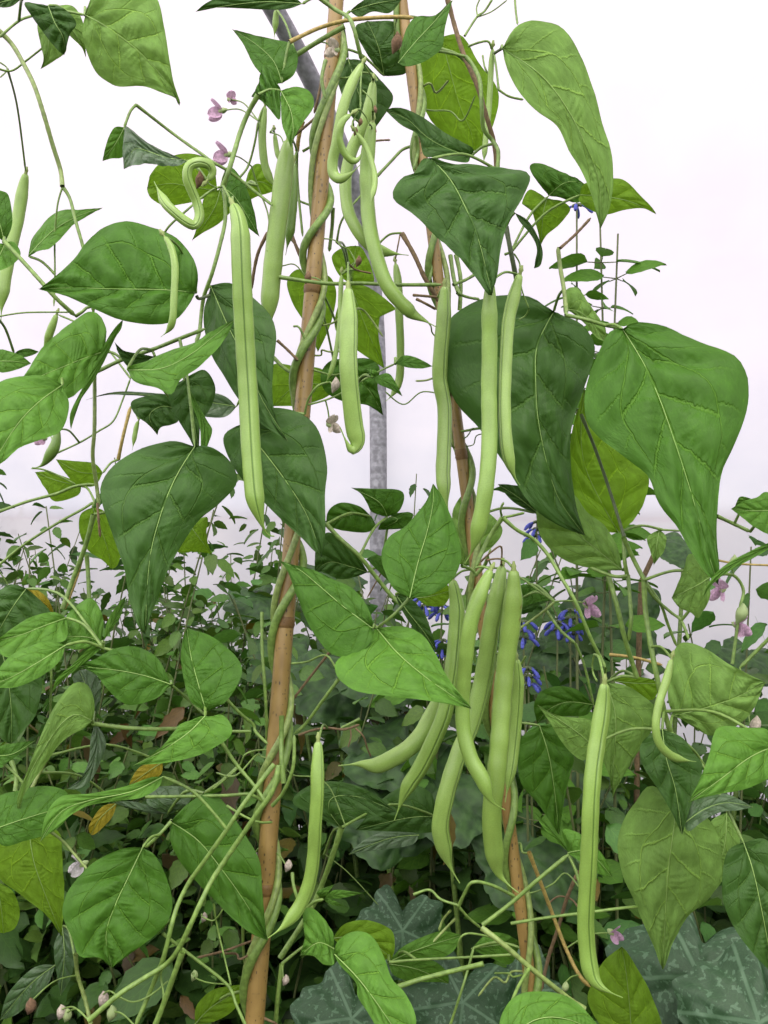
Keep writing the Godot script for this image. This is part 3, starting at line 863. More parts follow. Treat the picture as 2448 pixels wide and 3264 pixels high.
		["b", "g", 0.00291, [45.9,394.1,-835.9,59.4,389.6,-834.7,70.4,385.4,-841.3]],
		["a", "g", 0.00265, [-5.7,291.9,-854.1,6.7,307,-859.5,16.7,319.1,-865.6,27.5,321.7,-863.5]],
		["a", "y", 0.00319, [-75.7,376.5,-787.8,-53.4,390.8,-794.8,-32,396.9,-794.8,-10.5,395.7,-787.8,10.6,394.6,-784,23.6,396.3,-789]],
		["a", "g", 0.00326, [-50.5,404.1,-773.5,-38.7,396.3,-775.6,-28.1,387.3,-769.5,-23.5,375.7,-764.1,-20.6,365.5,-767.3,-17.5,355.5,-774.5]],
		["a", "g", 0.00400, [-72,374.3,-806,-53.9,383.2,-801.3,-32,392.3,-794.7]],
		["a", "g", 0.00138, [-16.1,330.5,-723,-17,310.7,-715.8,-17.1,292.4,-714.8]],
		["a", "g", 0.00111, [-15.9,307.5,-717.2,-9.3,299.7,-714.1,-8,293,-719.6]],
		["a", "g", 0.00126, [-14.6,328.9,-724,-11.1,325.7,-727.9,-8.1,323.2,-734.8]],
		["a", "g", 0.00096, [-16.9,288.9,-706.3,-13,286.4,-713.6,-10.3,281.7,-715.6]],
		["a", "g", 0.00096, [-17.7,290.6,-712,-22.7,284.6,-716,-22.9,275.9,-711.2]],
		["a", "g", 0.00198, [-4.1,236.8,-865.8,5,243.5,-862.9,15.7,242.8,-855.7]],
		["b", "b", 0.00388, [15.5,239,-844.3,25.8,218.5,-837.2,35.3,196.9,-834.1,47.2,179.6,-839.7]],
		["a", "b", 0.00132, [14.1,242.3,-858.8,12.4,232.8,-854,10,220.6,-858]],
		["a", "g", 0.00308, [-84.7,189.7,-794.4,-47.4,185.1,-796.4,-20,186.8,-803.6,10.9,186.1,-805.6,46.9,184.7,-799.3]],
		["b", "g", 0.00261, [55.9,183.7,-795.1,66.4,189.2,-802.1,75.2,195.1,-806]],
		["b", "g", 0.00231, [59.3,178.3,-800.3,68.2,176.1,-805.9,78,173.6,-802.8]],
		["a", "b", 0.00231, [-87.4,140.4,-805.2,-78.8,132.5,-804.3,-69.7,122.9,-797.1]],
		["a", "g", 0.00315, [-92.8,129.6,-825.3,-80.2,117.6,-818.7,-68.5,111.9,-814]],
		["b", "b", 0.00213, [23.6,174.3,-790.5,33.2,172.2,-784.4,43.2,171.6,-786.5]],
		["b", "b", 0.00213, [25.7,170.1,-785.3,33.3,166.3,-785.2,41.9,163.2,-792.2]],
		["a", "b", 0.00150, [-28.2,196,-774.3,-22.5,192.3,-780.4,-9.8,190.7,-785.9]],
		["a", "g", 0.00129, [-35.7,203.5,-838.6,-30.8,209.9,-845.3,-22.7,216.2,-844.2]],
		["a", "g", 0.00123, [-28.5,185,-804.2,-27.5,193,-805.3,-25.3,199.1,-798.6]],
		["a", "g", 0.00175, [-61.8,76.1,-765.9,-58.4,87.3,-760.4,-50.7,96.7,-754.3,-42.1,99.9,-756.5]],
		["a", "g", 0.00146, [-58.6,83.1,-762.2,-45,85.9,-755.2,-33.3,91,-755.3,-21.9,99.2,-762.3,-4.4,109.2,-766,8.8,114.8,-760.9]],
		["a", "g", 0.00180, [-62.6,136.9,-776.5,-66.9,145.4,-774.4,-72,147.3,-780.5]],
		["a", "y", 0.00364, [-70.5,339.5,-854,-74.2,328.1,-858.7,-76.5,317.4,-865.3]],
		["a", "g", 0.00226, [-74,307,-837.1,-74.6,293.4,-844.2,-73.1,269.4,-845.2,-69.3,235,-838.5]],
		["a", "g", 0.00194, [-124.7,285.6,-842.8,-117,297.2,-845.9,-110.6,314.7,-840.3,-106.6,331.7,-834.3]],
		["a", "g", 0.00231, [-71.5,317.6,-866,-62.9,321.1,-862.1,-55,324.3,-855.1]],
		["a", "g", 0.00198, [-41.5,237,-863.7,-37.8,251.5,-856.4,-29.5,264.1,-854.4,-18.1,279.2,-860.6]],
		["a", "b", 0.00298, [-80.8,242.1,-858,-73.8,224.5,-854,-67.6,209.3,-858.8]],
		["a", "b", 0.00298, [-100.9,242.6,-854.2,-110.4,223.7,-857.1,-117.1,194,-864.3]],
		["a", "g", 0.00152, [-117.8,307.7,-875.7,-113.7,293.2,-882.9,-105.5,272.1,-885.8,-102.3,255.1,-880.2]],
		["a", "g", 0.00198, [-82.7,276.1,-861.2,-71.5,272.6,-866,-57.9,266.4,-862]],
		["a", "g", 0.00113, [-97.5,326.4,-845.6,-89.1,322.4,-843.6,-85.2,313.1,-836.3]],
		["a", "g", 0.00315, [-49.1,378.6,-824.8,-51.8,359.7,-817.9,-48.5,342.4,-814]],
		["a", "b", 0.00231, [-54.5,378.1,-859.6,-57.4,359.2,-854.1,-60.9,347.4,-857.2]],
		["a", "b", 0.00226, [-57.7,335,-834.8,-69,325.8,-835.8,-77.7,322.1,-843]],
		["a", "g", 0.00323, [-43.3,258,-834.7,-44.4,243.8,-841.3,-47.1,224.1,-846]],
		["b", "g", 0.00291, [27.5,320.8,-839.5,29.3,310.1,-845.6,25.2,293.1,-843.5]],
		["b", "g", 0.00323, [41.5,236.7,-844.8,42.3,220.5,-844.8,38.7,196.1,-837.8]],
		["b", "g", 0.00355, [57,220.7,-845.6,59.8,198.1,-839.5,64.2,184,-834.1]],
		["b", "g", 0.00360, [62.3,222.2,-851.3,65.8,199.4,-844.7,65.1,173.6,-845.9]],
		["b", "n", 0.00400, [98.7,230.7,-795.8,102.4,210.5,-794.8,107.9,189.1,-801.4,110.9,177.8,-806]],
		["b", "g", 0.00114, [101.1,176.7,-734.1,104,165.9,-739.6,109.9,154.4,-745.7]],
		["b", "g", 0.00114, [108.8,152.1,-737.9,106.9,148.5,-744.8,101.9,145.6,-744.7]],
		["b", "g", 0.00128, [102.5,181.2,-743.6,102.7,188.9,-745.6,97.6,194.4,-739.4]],
		["b", "g", 0.00231, [106.6,226.9,-866,111,227.3,-861.2]],
		["b", "g", 0.00128, [80.8,-40.6,-742.9,77.9,-33.1,-735.7,79.9,-27.4,-734.8]],
		["b", "b", 0.00142, [72.3,-37.4,-737.1,80.5,-29.5,-734.2,88.2,-26.2,-739.7,88.9,-40,-745.7]],
		["b", "b", 0.00142, [76.3,-35.9,-734,88,-35.4,-738,98.9,-42.1,-744.9]],
		["b", "g", 0.00237, [60.5,-41.9,-766.4,68.5,-45.2,-773.7,73.1,-49.8,-775.6]],
		["b", "g", 0.00116, [73,-67,-862.1,72.5,-85.6,-866,72.1,-105,-861.1]],
		["b", "g", 0.00296, [71.7,-49.9,-775.9,78.8,-42.2,-772.8,81,-34.5,-765.6]],
		["a", "g", 0.00210, [-19.5,-165,-784.3,-34.3,-170.9,-777.1]],
		["a", "g", 0.0014, [-80.4,-196.4,-776.2,-95.8,-193.5,-776.2,-100.6,-191.5,-774.9,-114.4,-203.4,-759,-132.5,-205.9,-776.7]],
		["a", "p", 0.0015, [-58.5,129.2,-811.4,-51.7,129.1,-809.8,-51,132.8,-806.8,-43.9,129.6,-795.8,-34.1,130.9,-800.5]],
		["a", "g", 0.0011, [-80.6,-198.8,-776,-71.2,-207,-773.8,-54.7,-209.8,-777.6,-42.2,-218.6,-776.2,-29.6,-245.9,-766.4]],
		["a", "b", 0.0018, [-90.2,-341.7,-760.5,-94.7,-336.5,-760.5,-108.8,-340.3,-748.7,-114.1,-341.2,-759.6,-121.3,-332.5,-740.4]],
		["a", "b", 0.0018, [-89.3,-328.3,-762,-105.2,-332.4,-759.5,-118.1,-334.6,-752.9,-127,-341.9,-764.1,-141.5,-338.1,-746.2]],
		["a", "g", 0.0013, [-85.2,-268.4,-768.5,-96.9,-262.6,-768.4,-101.7,-266.5,-769.9,-116.4,-265.4,-764.3,-125,-265.3,-771.9]],
		["a", "g", 0.0014, [-80.1,-191.1,-776.8,-94.6,-187.8,-776.6,-108.3,-189.5,-770.4,-114.9,-201.4,-774.1,-131,-212.5,-753.8]],
		["a", "p", 0.0017, [-56.8,154.1,-814.1,-42.5,155.2,-808.5,-27.1,164,-802.3,-16.3,167.2,-818.3,-0.8,145.8,-818.3]],
		["a", "g", 0.0011, [-51.8,228.7,-822.2,-41.6,227.6,-823.7,-35.7,221.1,-817.5,-28.4,217.8,-821,-21.5,202.5,-813.8]],
		["a", "g", 0.0011, [-54.7,186.2,-817.6,-63.4,192.9,-813.4,-73.7,203.5,-808.1,-86.9,201.5,-804.4,-94.7,211.4,-793.8]],
		["a", "g", 0.0019, [-42.3,369.7,-837.4,-29.6,367.5,-832.2,-25,372.9,-835,-10.3,374.2,-840.3,-5.6,363,-828.5]],
		["a", "b", 0.0019, [-93.3,-388.4,-755.5,-85.3,-390.7,-753.4,-82.5,-394.9,-757.3,-73.1,-396.9,-739.2,-69.9,-407,-745.6]],
		["a", "g", 0.0018, [-59.3,117.5,-810.2,-49.9,114.3,-808.9,-41.2,112.7,-810.2,-29.9,113.8,-800,-21.8,112.6,-788.5]],
		["a", "g", 0.0017, [-75.3,-120.9,-784.4,-61.4,-119.4,-783.8,-45.3,-112.5,-772.1,-32.7,-125.2,-767.6,-16.3,-104.4,-763.4]],
		["a", "b", 0.0016, [-47,299.3,-829.8,-30.5,305.9,-830.4,-21.2,307.8,-825.5,-7.1,306.3,-811.9,5.3,314.3,-831]],
		["b", "g", 0.0021, [62.9,68.4,-833.7,67.8,68.2,-827.7,81.4,69.9,-822.7,91.1,65.8,-828.7,98.7,72.5,-841.3]],
		["b", "g", 0.0019, [105.7,-275.3,-809.8,112.4,-273.4,-811.6,113.3,-278.2,-804.1,120.9,-280.4,-806.4,121.5,-288.3,-807]],
		["b", "g", 0.0011, [63.8,60.9,-833.1,69.8,63.5,-828,74.1,69.9,-823.1,80.8,71.3,-839.9,91.3,82.1,-837.8]],
		["b", "p", 0.0017, [57.7,110.1,-836.6,50.5,109.8,-831.8,47.8,114.3,-825.2,35.9,111,-828.6,26.8,111.4,-835.9]],
		["b", "g", 0.0016, [119.3,-384.3,-802.2,113.4,-376.6,-799.3,103.7,-374.2,-791.6,100.8,-372.5,-793.9,90.8,-379.6,-809.4]],
		["b", "g", 0.0014, [64.5,55.1,-832.7,58.3,55,-832.5,54.8,59.4,-823.1,46.4,59.8,-815.2,48,50.7,-818.3]],
		["b", "g", 0.0014, [27.4,352.8,-853.4,39.6,348.1,-852.3,57.4,347.7,-853.2,68.1,338,-849.4,77.1,351.8,-830.8]],
		["b", "p", 0.0019, [25.4,368.7,-854.5,31.4,368.6,-854.7,39.5,368.9,-846.2,45.7,366.3,-859.6,54.6,365.6,-833.3]],
		["b", "g", 0.0013, [53.8,141.3,-838.7,41.8,152.2,-840.2,39,158.4,-832.2,29.2,169.9,-841.5,18.4,178.9,-842.4]],
		["b", "p", 0.0016, [59.4,96.6,-835.6,74.3,100.7,-831.5,80.2,110.1,-824.2,99.5,108,-818.9,109.6,116.2,-817.7]],
		["b", "g", 0.0010, [64.5,55.5,-832.8,75.5,56.9,-833.9,78.8,65,-834.4,90.4,66.2,-821.7,101.2,71.2,-808.4]],
		["b", "g", 0.0014, [110.6,-314.7,-807.1,127.3,-310.6,-806.9,138.7,-304.2,-805.5,149.8,-297.7,-811,159.5,-306.6,-802.4]],
		["b", "g", 0.0012, [58.9,100,-835.9,48.8,100,-833,31.9,102.5,-840.5,16.7,92,-842.2,0.8,102.4,-834.9]],
		["b", "g", 0.0019, [86.1,-117.9,-820.7,93.6,-119.2,-815.7,98.1,-122.1,-810.3,108.5,-129.6,-809.6,115.7,-116.8,-800.1]],
		["b", "p", 0.0018, [118.2,-375.8,-802.8,104.5,-375.4,-803.5,97.6,-378.5,-791,90.7,-383.5,-810.3,77.6,-398.9,-810.3]],
		["c", "g", 0.0022, [-229.4,381.3,-754.7,-223.2,376.7,-734.3,-217,360.7,-713.9]],
		["c", "g", 0.0022, [-244.2,384.7,-755.8,-249.1,385.7,-749.9,-254,383.1,-744.1]],
		["c", "g", 0.0022, [-260.5,390.6,-763,-262.5,394.1,-768.9,-264.5,394.4,-774.8]],
		["c", "g", 0.0022, [-282.1,379.6,-760.1,-274.4,383.9,-743,-266.7,379.3,-725.9]],
		["a", "g", 0.0022, [-131.1,245.5,-728.5,-139.2,256.6,-730.8,-147.4,262.1,-733.1]],
		["a", "g", 0.0022, [-197.6,324.5,-784,-200.2,315.9,-775.9,-202.8,300.2,-767.7]],
		["a", "g", 0.0022, [-113.7,293.2,-882.9,-133.5,299.9,-894.3,-153.4,295.6,-905.8]],
		["a", "g", 0.0022, [-126.1,274.4,-789.7,-129.7,272.5,-797.5,-133.3,265.9,-805.3]],
		["a", "g", 0.0022, [-113.7,293.2,-882.9,-129.9,294.3,-880.3,-146.1,287.3,-877.8]],
		["a", "g", 0.0022, [-113.7,293.2,-882.9,-123.1,305,-907.1,-132.6,304,-931.4]],
		["a", "g", 0.0022, [-75.7,376.5,-787.8,-78.9,364.3,-788.5,-82,344.1,-789.3]],
		["a", "g", 0.0022, [-98.1,325.4,-766.8,-89.7,330.9,-770.6,-81.2,331.6,-774.3]],
		["a", "g", 0.0022, [-98.1,325.4,-766.8,-89.7,330.9,-770.7,-81.3,331.7,-774.6]],
		["a", "g", 0.0022, [-50.5,404.1,-773.5,-57.1,402.6,-771.3,-63.7,397.4,-769.1]],
		["c", "g", 0.0022, [-292.2,208.1,-755.9,-297.1,214.7,-769.6,-302,214.2,-783.2]],
		["c", "g", 0.0022, [-292.2,208.1,-755.9,-294.8,212,-764.6,-297.4,211.5,-773.2]],
		["c", "g", 0.0022, [-269.7,194.9,-806,-280.4,205.2,-805.4,-291,209.3,-804.9]],
		["c", "g", 0.0022, [-144.7,168.8,-755.7,-140.6,169.4,-734.3,-136.5,159.2,-712.9]],
		["c", "g", 0.0022, [-206,120.4,-775.9,-214.4,125.9,-777.9,-222.7,127,-779.8]],
		["c", "g", 0.0022, [-251,98.7,-765.5,-244.4,101.2,-746.2,-237.7,93.9,-727]],
		["c", "g", 0.0022, [-204.8,164.4,-765.8,-205.5,160.2,-771.4,-206.3,151.9,-777]],
		["c", "g", 0.0022, [-316.4,159.2,-802.5,-321.7,147.8,-813.9,-327,126.4,-825.2]],
		["c", "g", 0.0022, [-316.4,159.2,-802.5,-317.1,153.4,-823.9,-317.8,136,-845.3]],
		["c", "g", 0.0022, [-182.3,126.9,-770.5,-184.6,122.4,-743,-186.9,103.4,-715.4]],
		["c", "g", 0.0022, [-182.3,126.9,-770.5,-180.6,125,-769.6,-178.9,121.4,-768.6]],
		["a", "g", 0.0022, [-142.9,172.5,-782.1,-140.8,178.3,-785,-138.7,181.3,-787.9]],
		["c", "g", 0.0022, [-206,120.4,-775.9,-190.2,112.1,-802.1,-174.5,87.1,-828.3]],
		["c", "g", 0.0022, [-158.8,134.7,-764.4,-157.6,124.3,-771,-156.3,106.4,-777.6]],
		["c", "g", 0.0022, [-158.8,134.7,-764.4,-156.7,122.1,-763,-154.6,101.3,-761.7]],
		["a", "g", 0.0022, [-92.8,129.6,-825.3,-110.4,117.5,-839.1,-128,91.3,-852.9]],
		["c", "g", 0.0022, [-158.8,134.7,-764.4,-148.8,103.2,-743.1,-138.9,48,-721.9]],
		["a", "g", 0.0022, [-61.8,76.1,-765.9,-86.8,78.1,-765.6,-111.8,67.9,-765.3]],
		["c", "g", 0.0022, [-264.8,52.1,-979.9,-269.5,48.3,-969.9,-274.2,38.2,-959.9]],
		["c", "g", 0.0022, [-275.4,10.2,-935.9,-286.2,22.5,-950.4,-296.9,25.4,-964.9]],
		["c", "g", 0.0022, [-275.4,10.2,-935.9,-275.9,8.2,-934.6,-276.5,4.6,-933.3]],
		["c", "g", 0.0022, [-252.3,-2.3,-854.6,-215.5,3.8,-878.3,-178.7,-11.1,-901.9]],
		["a", "g", 0.0022, [-40.4,397.5,-840.4,-20.2,398.4,-856.3,0.1,386.6,-872.2]],
		["b", "g", 0.0022, [63.1,352.1,-760.6,37,352.9,-753.5,10.8,340.5,-746.4]],
		["a", "g", 0.0022, [-32,396.9,-794.8,-29.9,405.5,-800.1,-27.8,409.9,-805.3]],
		["a", "g", 0.0022, [-38.5,425.8,-843.5,-35.8,430.5,-876.5,-33.2,419.2,-909.5]],
		["b", "g", 0.0022, [17.4,433,-859,34.7,440.9,-880.4,52.1,435.6,-901.8]],
		["b", "g", 0.0022, [86.4,289.2,-772.4,77.3,287.9,-776.1,68.3,281.5,-779.8]],
		["b", "g", 0.0022, [86.5,260.8,-750.4,60.1,266.4,-732.6,33.7,256.7,-714.8]],
		["b", "g", 0.0022, [98.7,230.7,-795.8,101.4,236.3,-789.3,104.1,238.2,-782.8]],
		["a", "g", 0.0022, [-102.3,255.1,-880.2,-86.4,255.2,-922.3,-70.4,233,-964.4]],
		["a", "g", 0.0022, [-41.5,237,-863.7,-37.3,241.6,-911.8,-33.2,222.7,-959.9]],
		["a", "g", 0.0022, [-41.5,237,-863.7,-37.1,251.3,-933.6,-32.7,231.9,-1003.6]],
		["a", "g", 0.0022, [-67.6,209.3,-858.8,-50.8,190,-896.4,-34.1,145.8,-934]],
		["a", "g", 0.0022, [-67.6,209.3,-858.8,-55.8,181.5,-906.3,-43.9,122.3,-953.7]],
		["a", "g", 0.0022, [8.8,114.8,-760.9,8.6,116.4,-743.9,8.4,109.7,-726.8]],
		["a", "g", 0.0022, [-21.9,99.2,-762.3,-15.1,103.8,-745.9,-8.4,99.8,-729.6]],
		["a", "g", 0.0022, [-21.9,99.2,-762.3,-13.8,103.7,-749,-5.6,100.7,-735.8]],
		["b", "g", 0.0022, [-19.8,-35.8,-795.1,-8.3,-13.8,-812.2,3.2,-4.2,-829.2]],
		["b", "g", 0.0022, [-47,-9.9,-802.4,-28.7,-1,-819.7,-10.4,-4.2,-837.1]],
		["b", "g", 0.0022, [-1.6,-52.1,-862.6,1.7,-21.9,-854.6,4.9,-3.9,-846.6]],
		["b", "g", 0.0022, [18.7,-62.6,-716.6,18.3,-58.3,-703.5,18,-60.3,-690.5]],
		["b", "g", 0.0022, [-6.2,-85.8,-720.3,-7.2,-81.4,-709.1,-8.3,-82.4,-697.9]],
		["b", "g", 0.0022, [-6.2,-85.8,-720.3,-5.8,-83.3,-714.5,-5.4,-83.7,-708.7]],
		["b", "g", 0.0022, [-1.6,-52.1,-862.6,-8,-49.8,-875.5,-14.5,-54.5,-888.4]],
		["b", "g", 0.0022, [-1.6,-52.1,-862.6,-8.1,-43.4,-854.1,-14.6,-40.5,-845.6]],
		["b", "g", 0.0022, [18.7,-62.6,-716.6,13.6,-59.2,-729.2,8.6,-62.2,-741.7]],
		["b", "g", 0.0022, [-1.6,-52.1,-862.6,13.4,-59.3,-864.5,28.4,-75.7,-866.4]],
		["b", "g", 0.0022, [156.4,-82.3,-902.3,116.5,-55.6,-936,76.5,-54.9,-969.7]],
		["b", "g", 0.0022, [138.5,171.3,-757,137.2,169.7,-772.5,135.8,160.1,-788]],
		["d", "g", 0.0022, [166.4,140.2,-738.7,171.2,139.6,-732.2,176,134.9,-725.6]],
		["d", "g", 0.0022, [239.4,-15.3,-846,219.5,-11.6,-841,199.6,-17.7,-836]],
		["d", "g", 0.0022, [192.3,-49.8,-775.4,193.8,-45.2,-790.4,195.4,-47.9,-805.5]],
		["b", "g", 0.0022, [72.2,-6.4,-828.5,99,3.3,-817.2,125.8,-1,-806]],
		["d", "g", 0.0022, [87.7,345.8,-734.2,87.1,344.3,-726.3,86.5,338.7,-718.4]],
		["b", "g", 0.0022, [111,227.3,-861.2,128.2,260.7,-864.6,145.5,279.1,-868]],
		["b", "g", 0.0022, [111,227.3,-861.2,139.5,258.6,-852.2,168,271.9,-843.1]],
		["b", "g", 0.0022, [111,227.3,-861.2,127.8,260.2,-867.2,144.6,278.2,-873.1]],
		["d", "g", 0.0022, [136.5,147.8,-738.1,142.1,164,-768.7,147.8,164.7,-799.4]],
		["d", "g", 0.0022, [298,-16,-800.4,301.2,-0.4,-775.1,304.4,2.3,-749.7]],
		["d", "g", 0.0022, [286.9,-9.9,-805.9,290.4,3.4,-796.5,293.8,10,-787.1]],
		["d", "g", 0.0022, [227.5,-83.1,-752.8,253.1,-39.8,-722.9,278.7,-20.5,-693.1]],
		["d", "g", 0.0022, [196.6,-51.3,-742.9,216.2,-43.2,-727.4,235.7,-47.1,-712]],
		["d", "g", 0.0022, [217,-166.2,-745.7,221.8,-159.5,-758.8,226.6,-159.7,-771.8]],
		["d", "g", 0.0022, [199.3,-130.4,-775.6,187.9,-129.8,-777.8,176.4,-134.8,-779.9]],
		["d", "g", 0.0022, [199.3,-130.4,-775.6,194.5,-129.4,-801.7,189.7,-141.5,-827.8]],
		["b", "g", 0.0022, [162.3,-111.4,-834.4,171.1,-131.5,-839.2,179.9,-165.4,-844]],
		["d", "g", 0.0022, [217,-166.2,-745.7,189.2,-166.4,-753.9,161.4,-180.9,-762.2]],
		["b", "g", 0.0022, [94.1,-182.1,-816.3,111.2,-174.9,-814.1,128.3,-176.2,-811.9]],
		["d", "g", 0.0022, [210.7,-149.9,-739.7,208.4,-153.4,-734.1,206.1,-160.9,-728.4]],
		["d", "g", 0.0022, [217,-166.2,-745.7,215.7,-186,-724.3,214.4,-222.8,-702.9]],
		["d", "g", 0.0022, [210.7,-149.9,-739.7,237.6,-143.5,-703.4,264.4,-158.9,-667.1]],
		["d", "g", 0.0022, [217,-166.2,-745.7,219,-185.8,-745.7,221,-217.7,-745.7]],
		["d", "g", 0.0022, [217,-166.2,-745.7,245.2,-190.9,-765.2,273.3,-239.7,-784.7]],
		["d", "g", 0.0022, [217,-166.2,-745.7,235.6,-188.9,-720.4,254.2,-233.7,-695.2]],
		["b", "g", 0.0022, [96,-299.6,-647,82.4,-305.2,-621.2,68.9,-326.1,-595.5]],
		["b", "g", 0.0022, [151.2,-299,-734,145.7,-273.6,-741.2,140.2,-258.8,-748.3]],
		["b", "g", 0.0022, [151.2,-299,-734,145.3,-273.4,-740.2,139.4,-258.4,-746.3]],
		["e", "g", 0.0022, [-210.2,-101.8,-736,-256,-66.8,-783,-301.7,-64.5,-829.9]],
		["e", "g", 0.0022, [-320.5,-214.4,-845.9,-327.6,-152.2,-851.5,-334.7,-114.4,-857.2]],
		["e", "g", 0.0022, [-294.1,-214,-864,-291.9,-136.3,-863.9,-289.6,-88.7,-863.8]],
		["e", "g", 0.0022, [-210.2,-101.8,-736,-227.6,-86.1,-747.4,-244.9,-81.6,-758.8]],
		["e", "g", 0.0022, [-210.2,-101.8,-736,-214,-98.4,-747.3,-217.8,-100.7,-758.6]],
		["e", "g", 0.0022, [-210.2,-101.8,-736,-220.7,-95.6,-725.2,-231.2,-96.7,-714.3]],
		["e", "g", 0.0022, [-210.2,-101.8,-736,-212.4,-98.8,-745.3,-214.5,-100.4,-754.5]],
		["e", "g", 0.0022, [-210.2,-101.8,-736,-209.5,-98.2,-734.1,-208.8,-96.3,-732.1]],
		["e", "g", 0.0022, [-160.4,-130.3,-741.1,-158.4,-125.9,-731.2,-156.4,-126.4,-721.4]],
		["e", "g", 0.0022, [-134.9,-153.6,-742.1,-132.1,-145.8,-728.2,-129.2,-145.2,-714.4]],
		["e", "g", 0.0022, [-134.9,-153.6,-742.1,-130.6,-142.8,-718.1,-126.2,-144,-694.2]],
		["e", "g", 0.0022, [-222.6,-161.7,-751.6,-229.3,-159.7,-776.8,-236,-170.3,-802]],
		["e", "g", 0.0022, [-222.6,-161.7,-751.6,-221.7,-158.7,-747.6,-220.7,-157.9,-743.6]],
		["e", "g", 0.0022, [-222.6,-161.7,-751.6,-231.5,-159.6,-785.4,-240.3,-174.6,-819.1]],
		["e", "g", 0.0022, [-258,-246.8,-760.1,-280.5,-209.4,-762.5,-303,-189.5,-764.8]],
		["e", "g", 0.0022, [-258,-246.8,-760.1,-275.2,-235.6,-743.7,-292.3,-236.1,-727.3]],
		["e", "g", 0.0022, [-110.9,-224.2,-694.7,-133.4,-198.3,-694,-155.8,-186.5,-693.4]],
		["e", "g", 0.0022, [-312.9,-237.2,-834.4,-301.8,-240.9,-819,-290.6,-254.7,-803.7]],
		["e", "g", 0.0022, [-308.1,-242.5,-858.8,-322,-269.7,-851.2,-335.8,-316,-843.6]],
		["e", "g", 0.0022, [-170.3,-244.4,-744,-173.8,-242.8,-733.6,-177.4,-246.6,-723.1]],
		["e", "g", 0.0022, [-162.1,-235.7,-749,-162.9,-236,-752.7,-163.7,-238.3,-756.3]],
		["e", "g", 0.0022, [-142.9,-223.8,-782,-164.3,-231.4,-812.4,-185.6,-258.7,-842.8]],
		["e", "g", 0.0022, [-142.9,-223.8,-782,-164.9,-231.6,-815.2,-186.9,-260.4,-848.5]],
		["e", "g", 0.0022, [-263.3,-397.9,-845.2,-289.2,-386.1,-904.3,-315,-405.4,-963.4]],
		["e", "g", 0.0022, [-105.9,-382,-785.8,-131.1,-394.2,-799.2,-156.3,-423.2,-812.6]],
		["e", "g", 0.0022, [-294.1,-214,-864,-251.7,-212.2,-897.1,-209.3,-236.7,-930.1]],
		["e", "g", 0.0022, [-302.9,-229.4,-865.4,-277.9,-241.1,-899,-253,-275.9,-932.7]],
		["a", "g", 0.0022, [-54.8,-315,-906,-46.5,-288.6,-884.7,-38.1,-276.5,-863.4]],
		["b", "g", 0.0022, [-36,-267.6,-834.2,6.5,-261.9,-880.7,49.1,-286.8,-927.2]],
		["a", "g", 0.0022, [-60.7,-299.3,-734.7,-48.2,-300.9,-719.2,-35.8,-312.6,-703.7]],
		["a", "g", 0.0022, [-79.6,-352.4,-767.3,-59.9,-338.6,-770.5,-40.1,-335.2,-773.7]],
		["b", "g", 0.0022, [6.9,-346.8,-715.6,-12.8,-308.4,-683,-32.5,-292.5,-650.5]],
		["b", "g", 0.0022, [3.7,-348.3,-761,3.8,-352.2,-781.9,3.9,-367.1,-802.8]],
		["b", "g", 0.0022, [25.1,-348.8,-766,14.6,-355.4,-795,4,-378.5,-824.1]],
		["b", "g", 0.0022, [116,-357.9,-804.1,94.5,-356.4,-814.7,73.1,-366.6,-825.3]],
		["a", "g", 0.0022, [-60.7,-299.3,-734.7,-52.7,-289.9,-730.3,-44.6,-285.9,-726]],
		["a", "g", 0.0022, [-60.7,-299.3,-734.7,-52.7,-290.3,-730.7,-44.7,-286.5,-726.8]],
		["a", "g", 0.0022, [-60.7,-299.3,-734.7,-53.3,-292.3,-735,-45.9,-289.6,-735.3]],
		["b", "g", 0.0022, [156.4,-82.3,-902.3,145.4,-75.8,-929.9,134.5,-83.6,-957.5]],
		["b", "g", 0.0022, [156.4,-82.3,-902.3,144.7,-69.5,-940.8,133.1,-76.1,-979.4]],
		["c", "g", 0.0018, [-308.3,362.7,-805.4,-321.6,355.1,-862.7,-335,317.1,-920]],
		["a", "g", 0.0018, [-113,229.5,-734.3,-109.9,228.5,-714,-106.8,217.2,-693.6]],
		["a", "g", 0.0018, [-74,307,-837.1,-75.9,309.3,-818.8,-77.8,302.8,-800.6]],
		["a", "g", 0.0018, [-74,307,-837.1,-74.8,302.4,-832,-75.6,293.8,-827]],
		["a", "g", 0.0018, [-106.6,331.7,-834.3,-103.9,340.2,-835.2,-101.2,345.2,-836.2]],
		["a", "g", 0.0018, [-72,374.3,-806,-81,402.8,-812.4,-90,419.2,-818.9]],
		["a", "g", 0.0018, [-97.5,326.4,-845.6,-96.8,331.9,-854.1,-96.1,333,-862.6]],
		["c", "g", 0.0018, [-144.7,168.8,-755.7,-146.5,188.7,-709.8,-148.4,186.2,-664]],
		["a", "g", 0.0018, [-16.9,288.9,-706.3,-20.2,287,-702.1,-23.4,282.1,-697.8]],
		["a", "g", 0.0018, [-8.1,323.2,-734.8,-8.2,326.3,-740.4,-8.3,326.7,-746]],
		["a", "g", 0.0018, [-8,293,-719.6,-8.2,292.2,-723.7,-8.3,289.3,-727.9]],
		["a", "g", 0.0018, [-22.5,192.3,-780.4,-28.2,192.4,-782.2,-33.9,189.4,-784]],
		["a", "g", 0.0018, [-28.2,196,-774.3,-27.3,187.6,-748.5,-26.3,164.6,-722.6]],
		["b", "g", 0.0018, [43.2,171.6,-786.5,45.5,176.7,-781.3,47.8,178.6,-776.2]],
		["b", "g", 0.0018, [101.1,176.7,-734.1,88.7,175.7,-720.6,76.3,165.4,-707]],
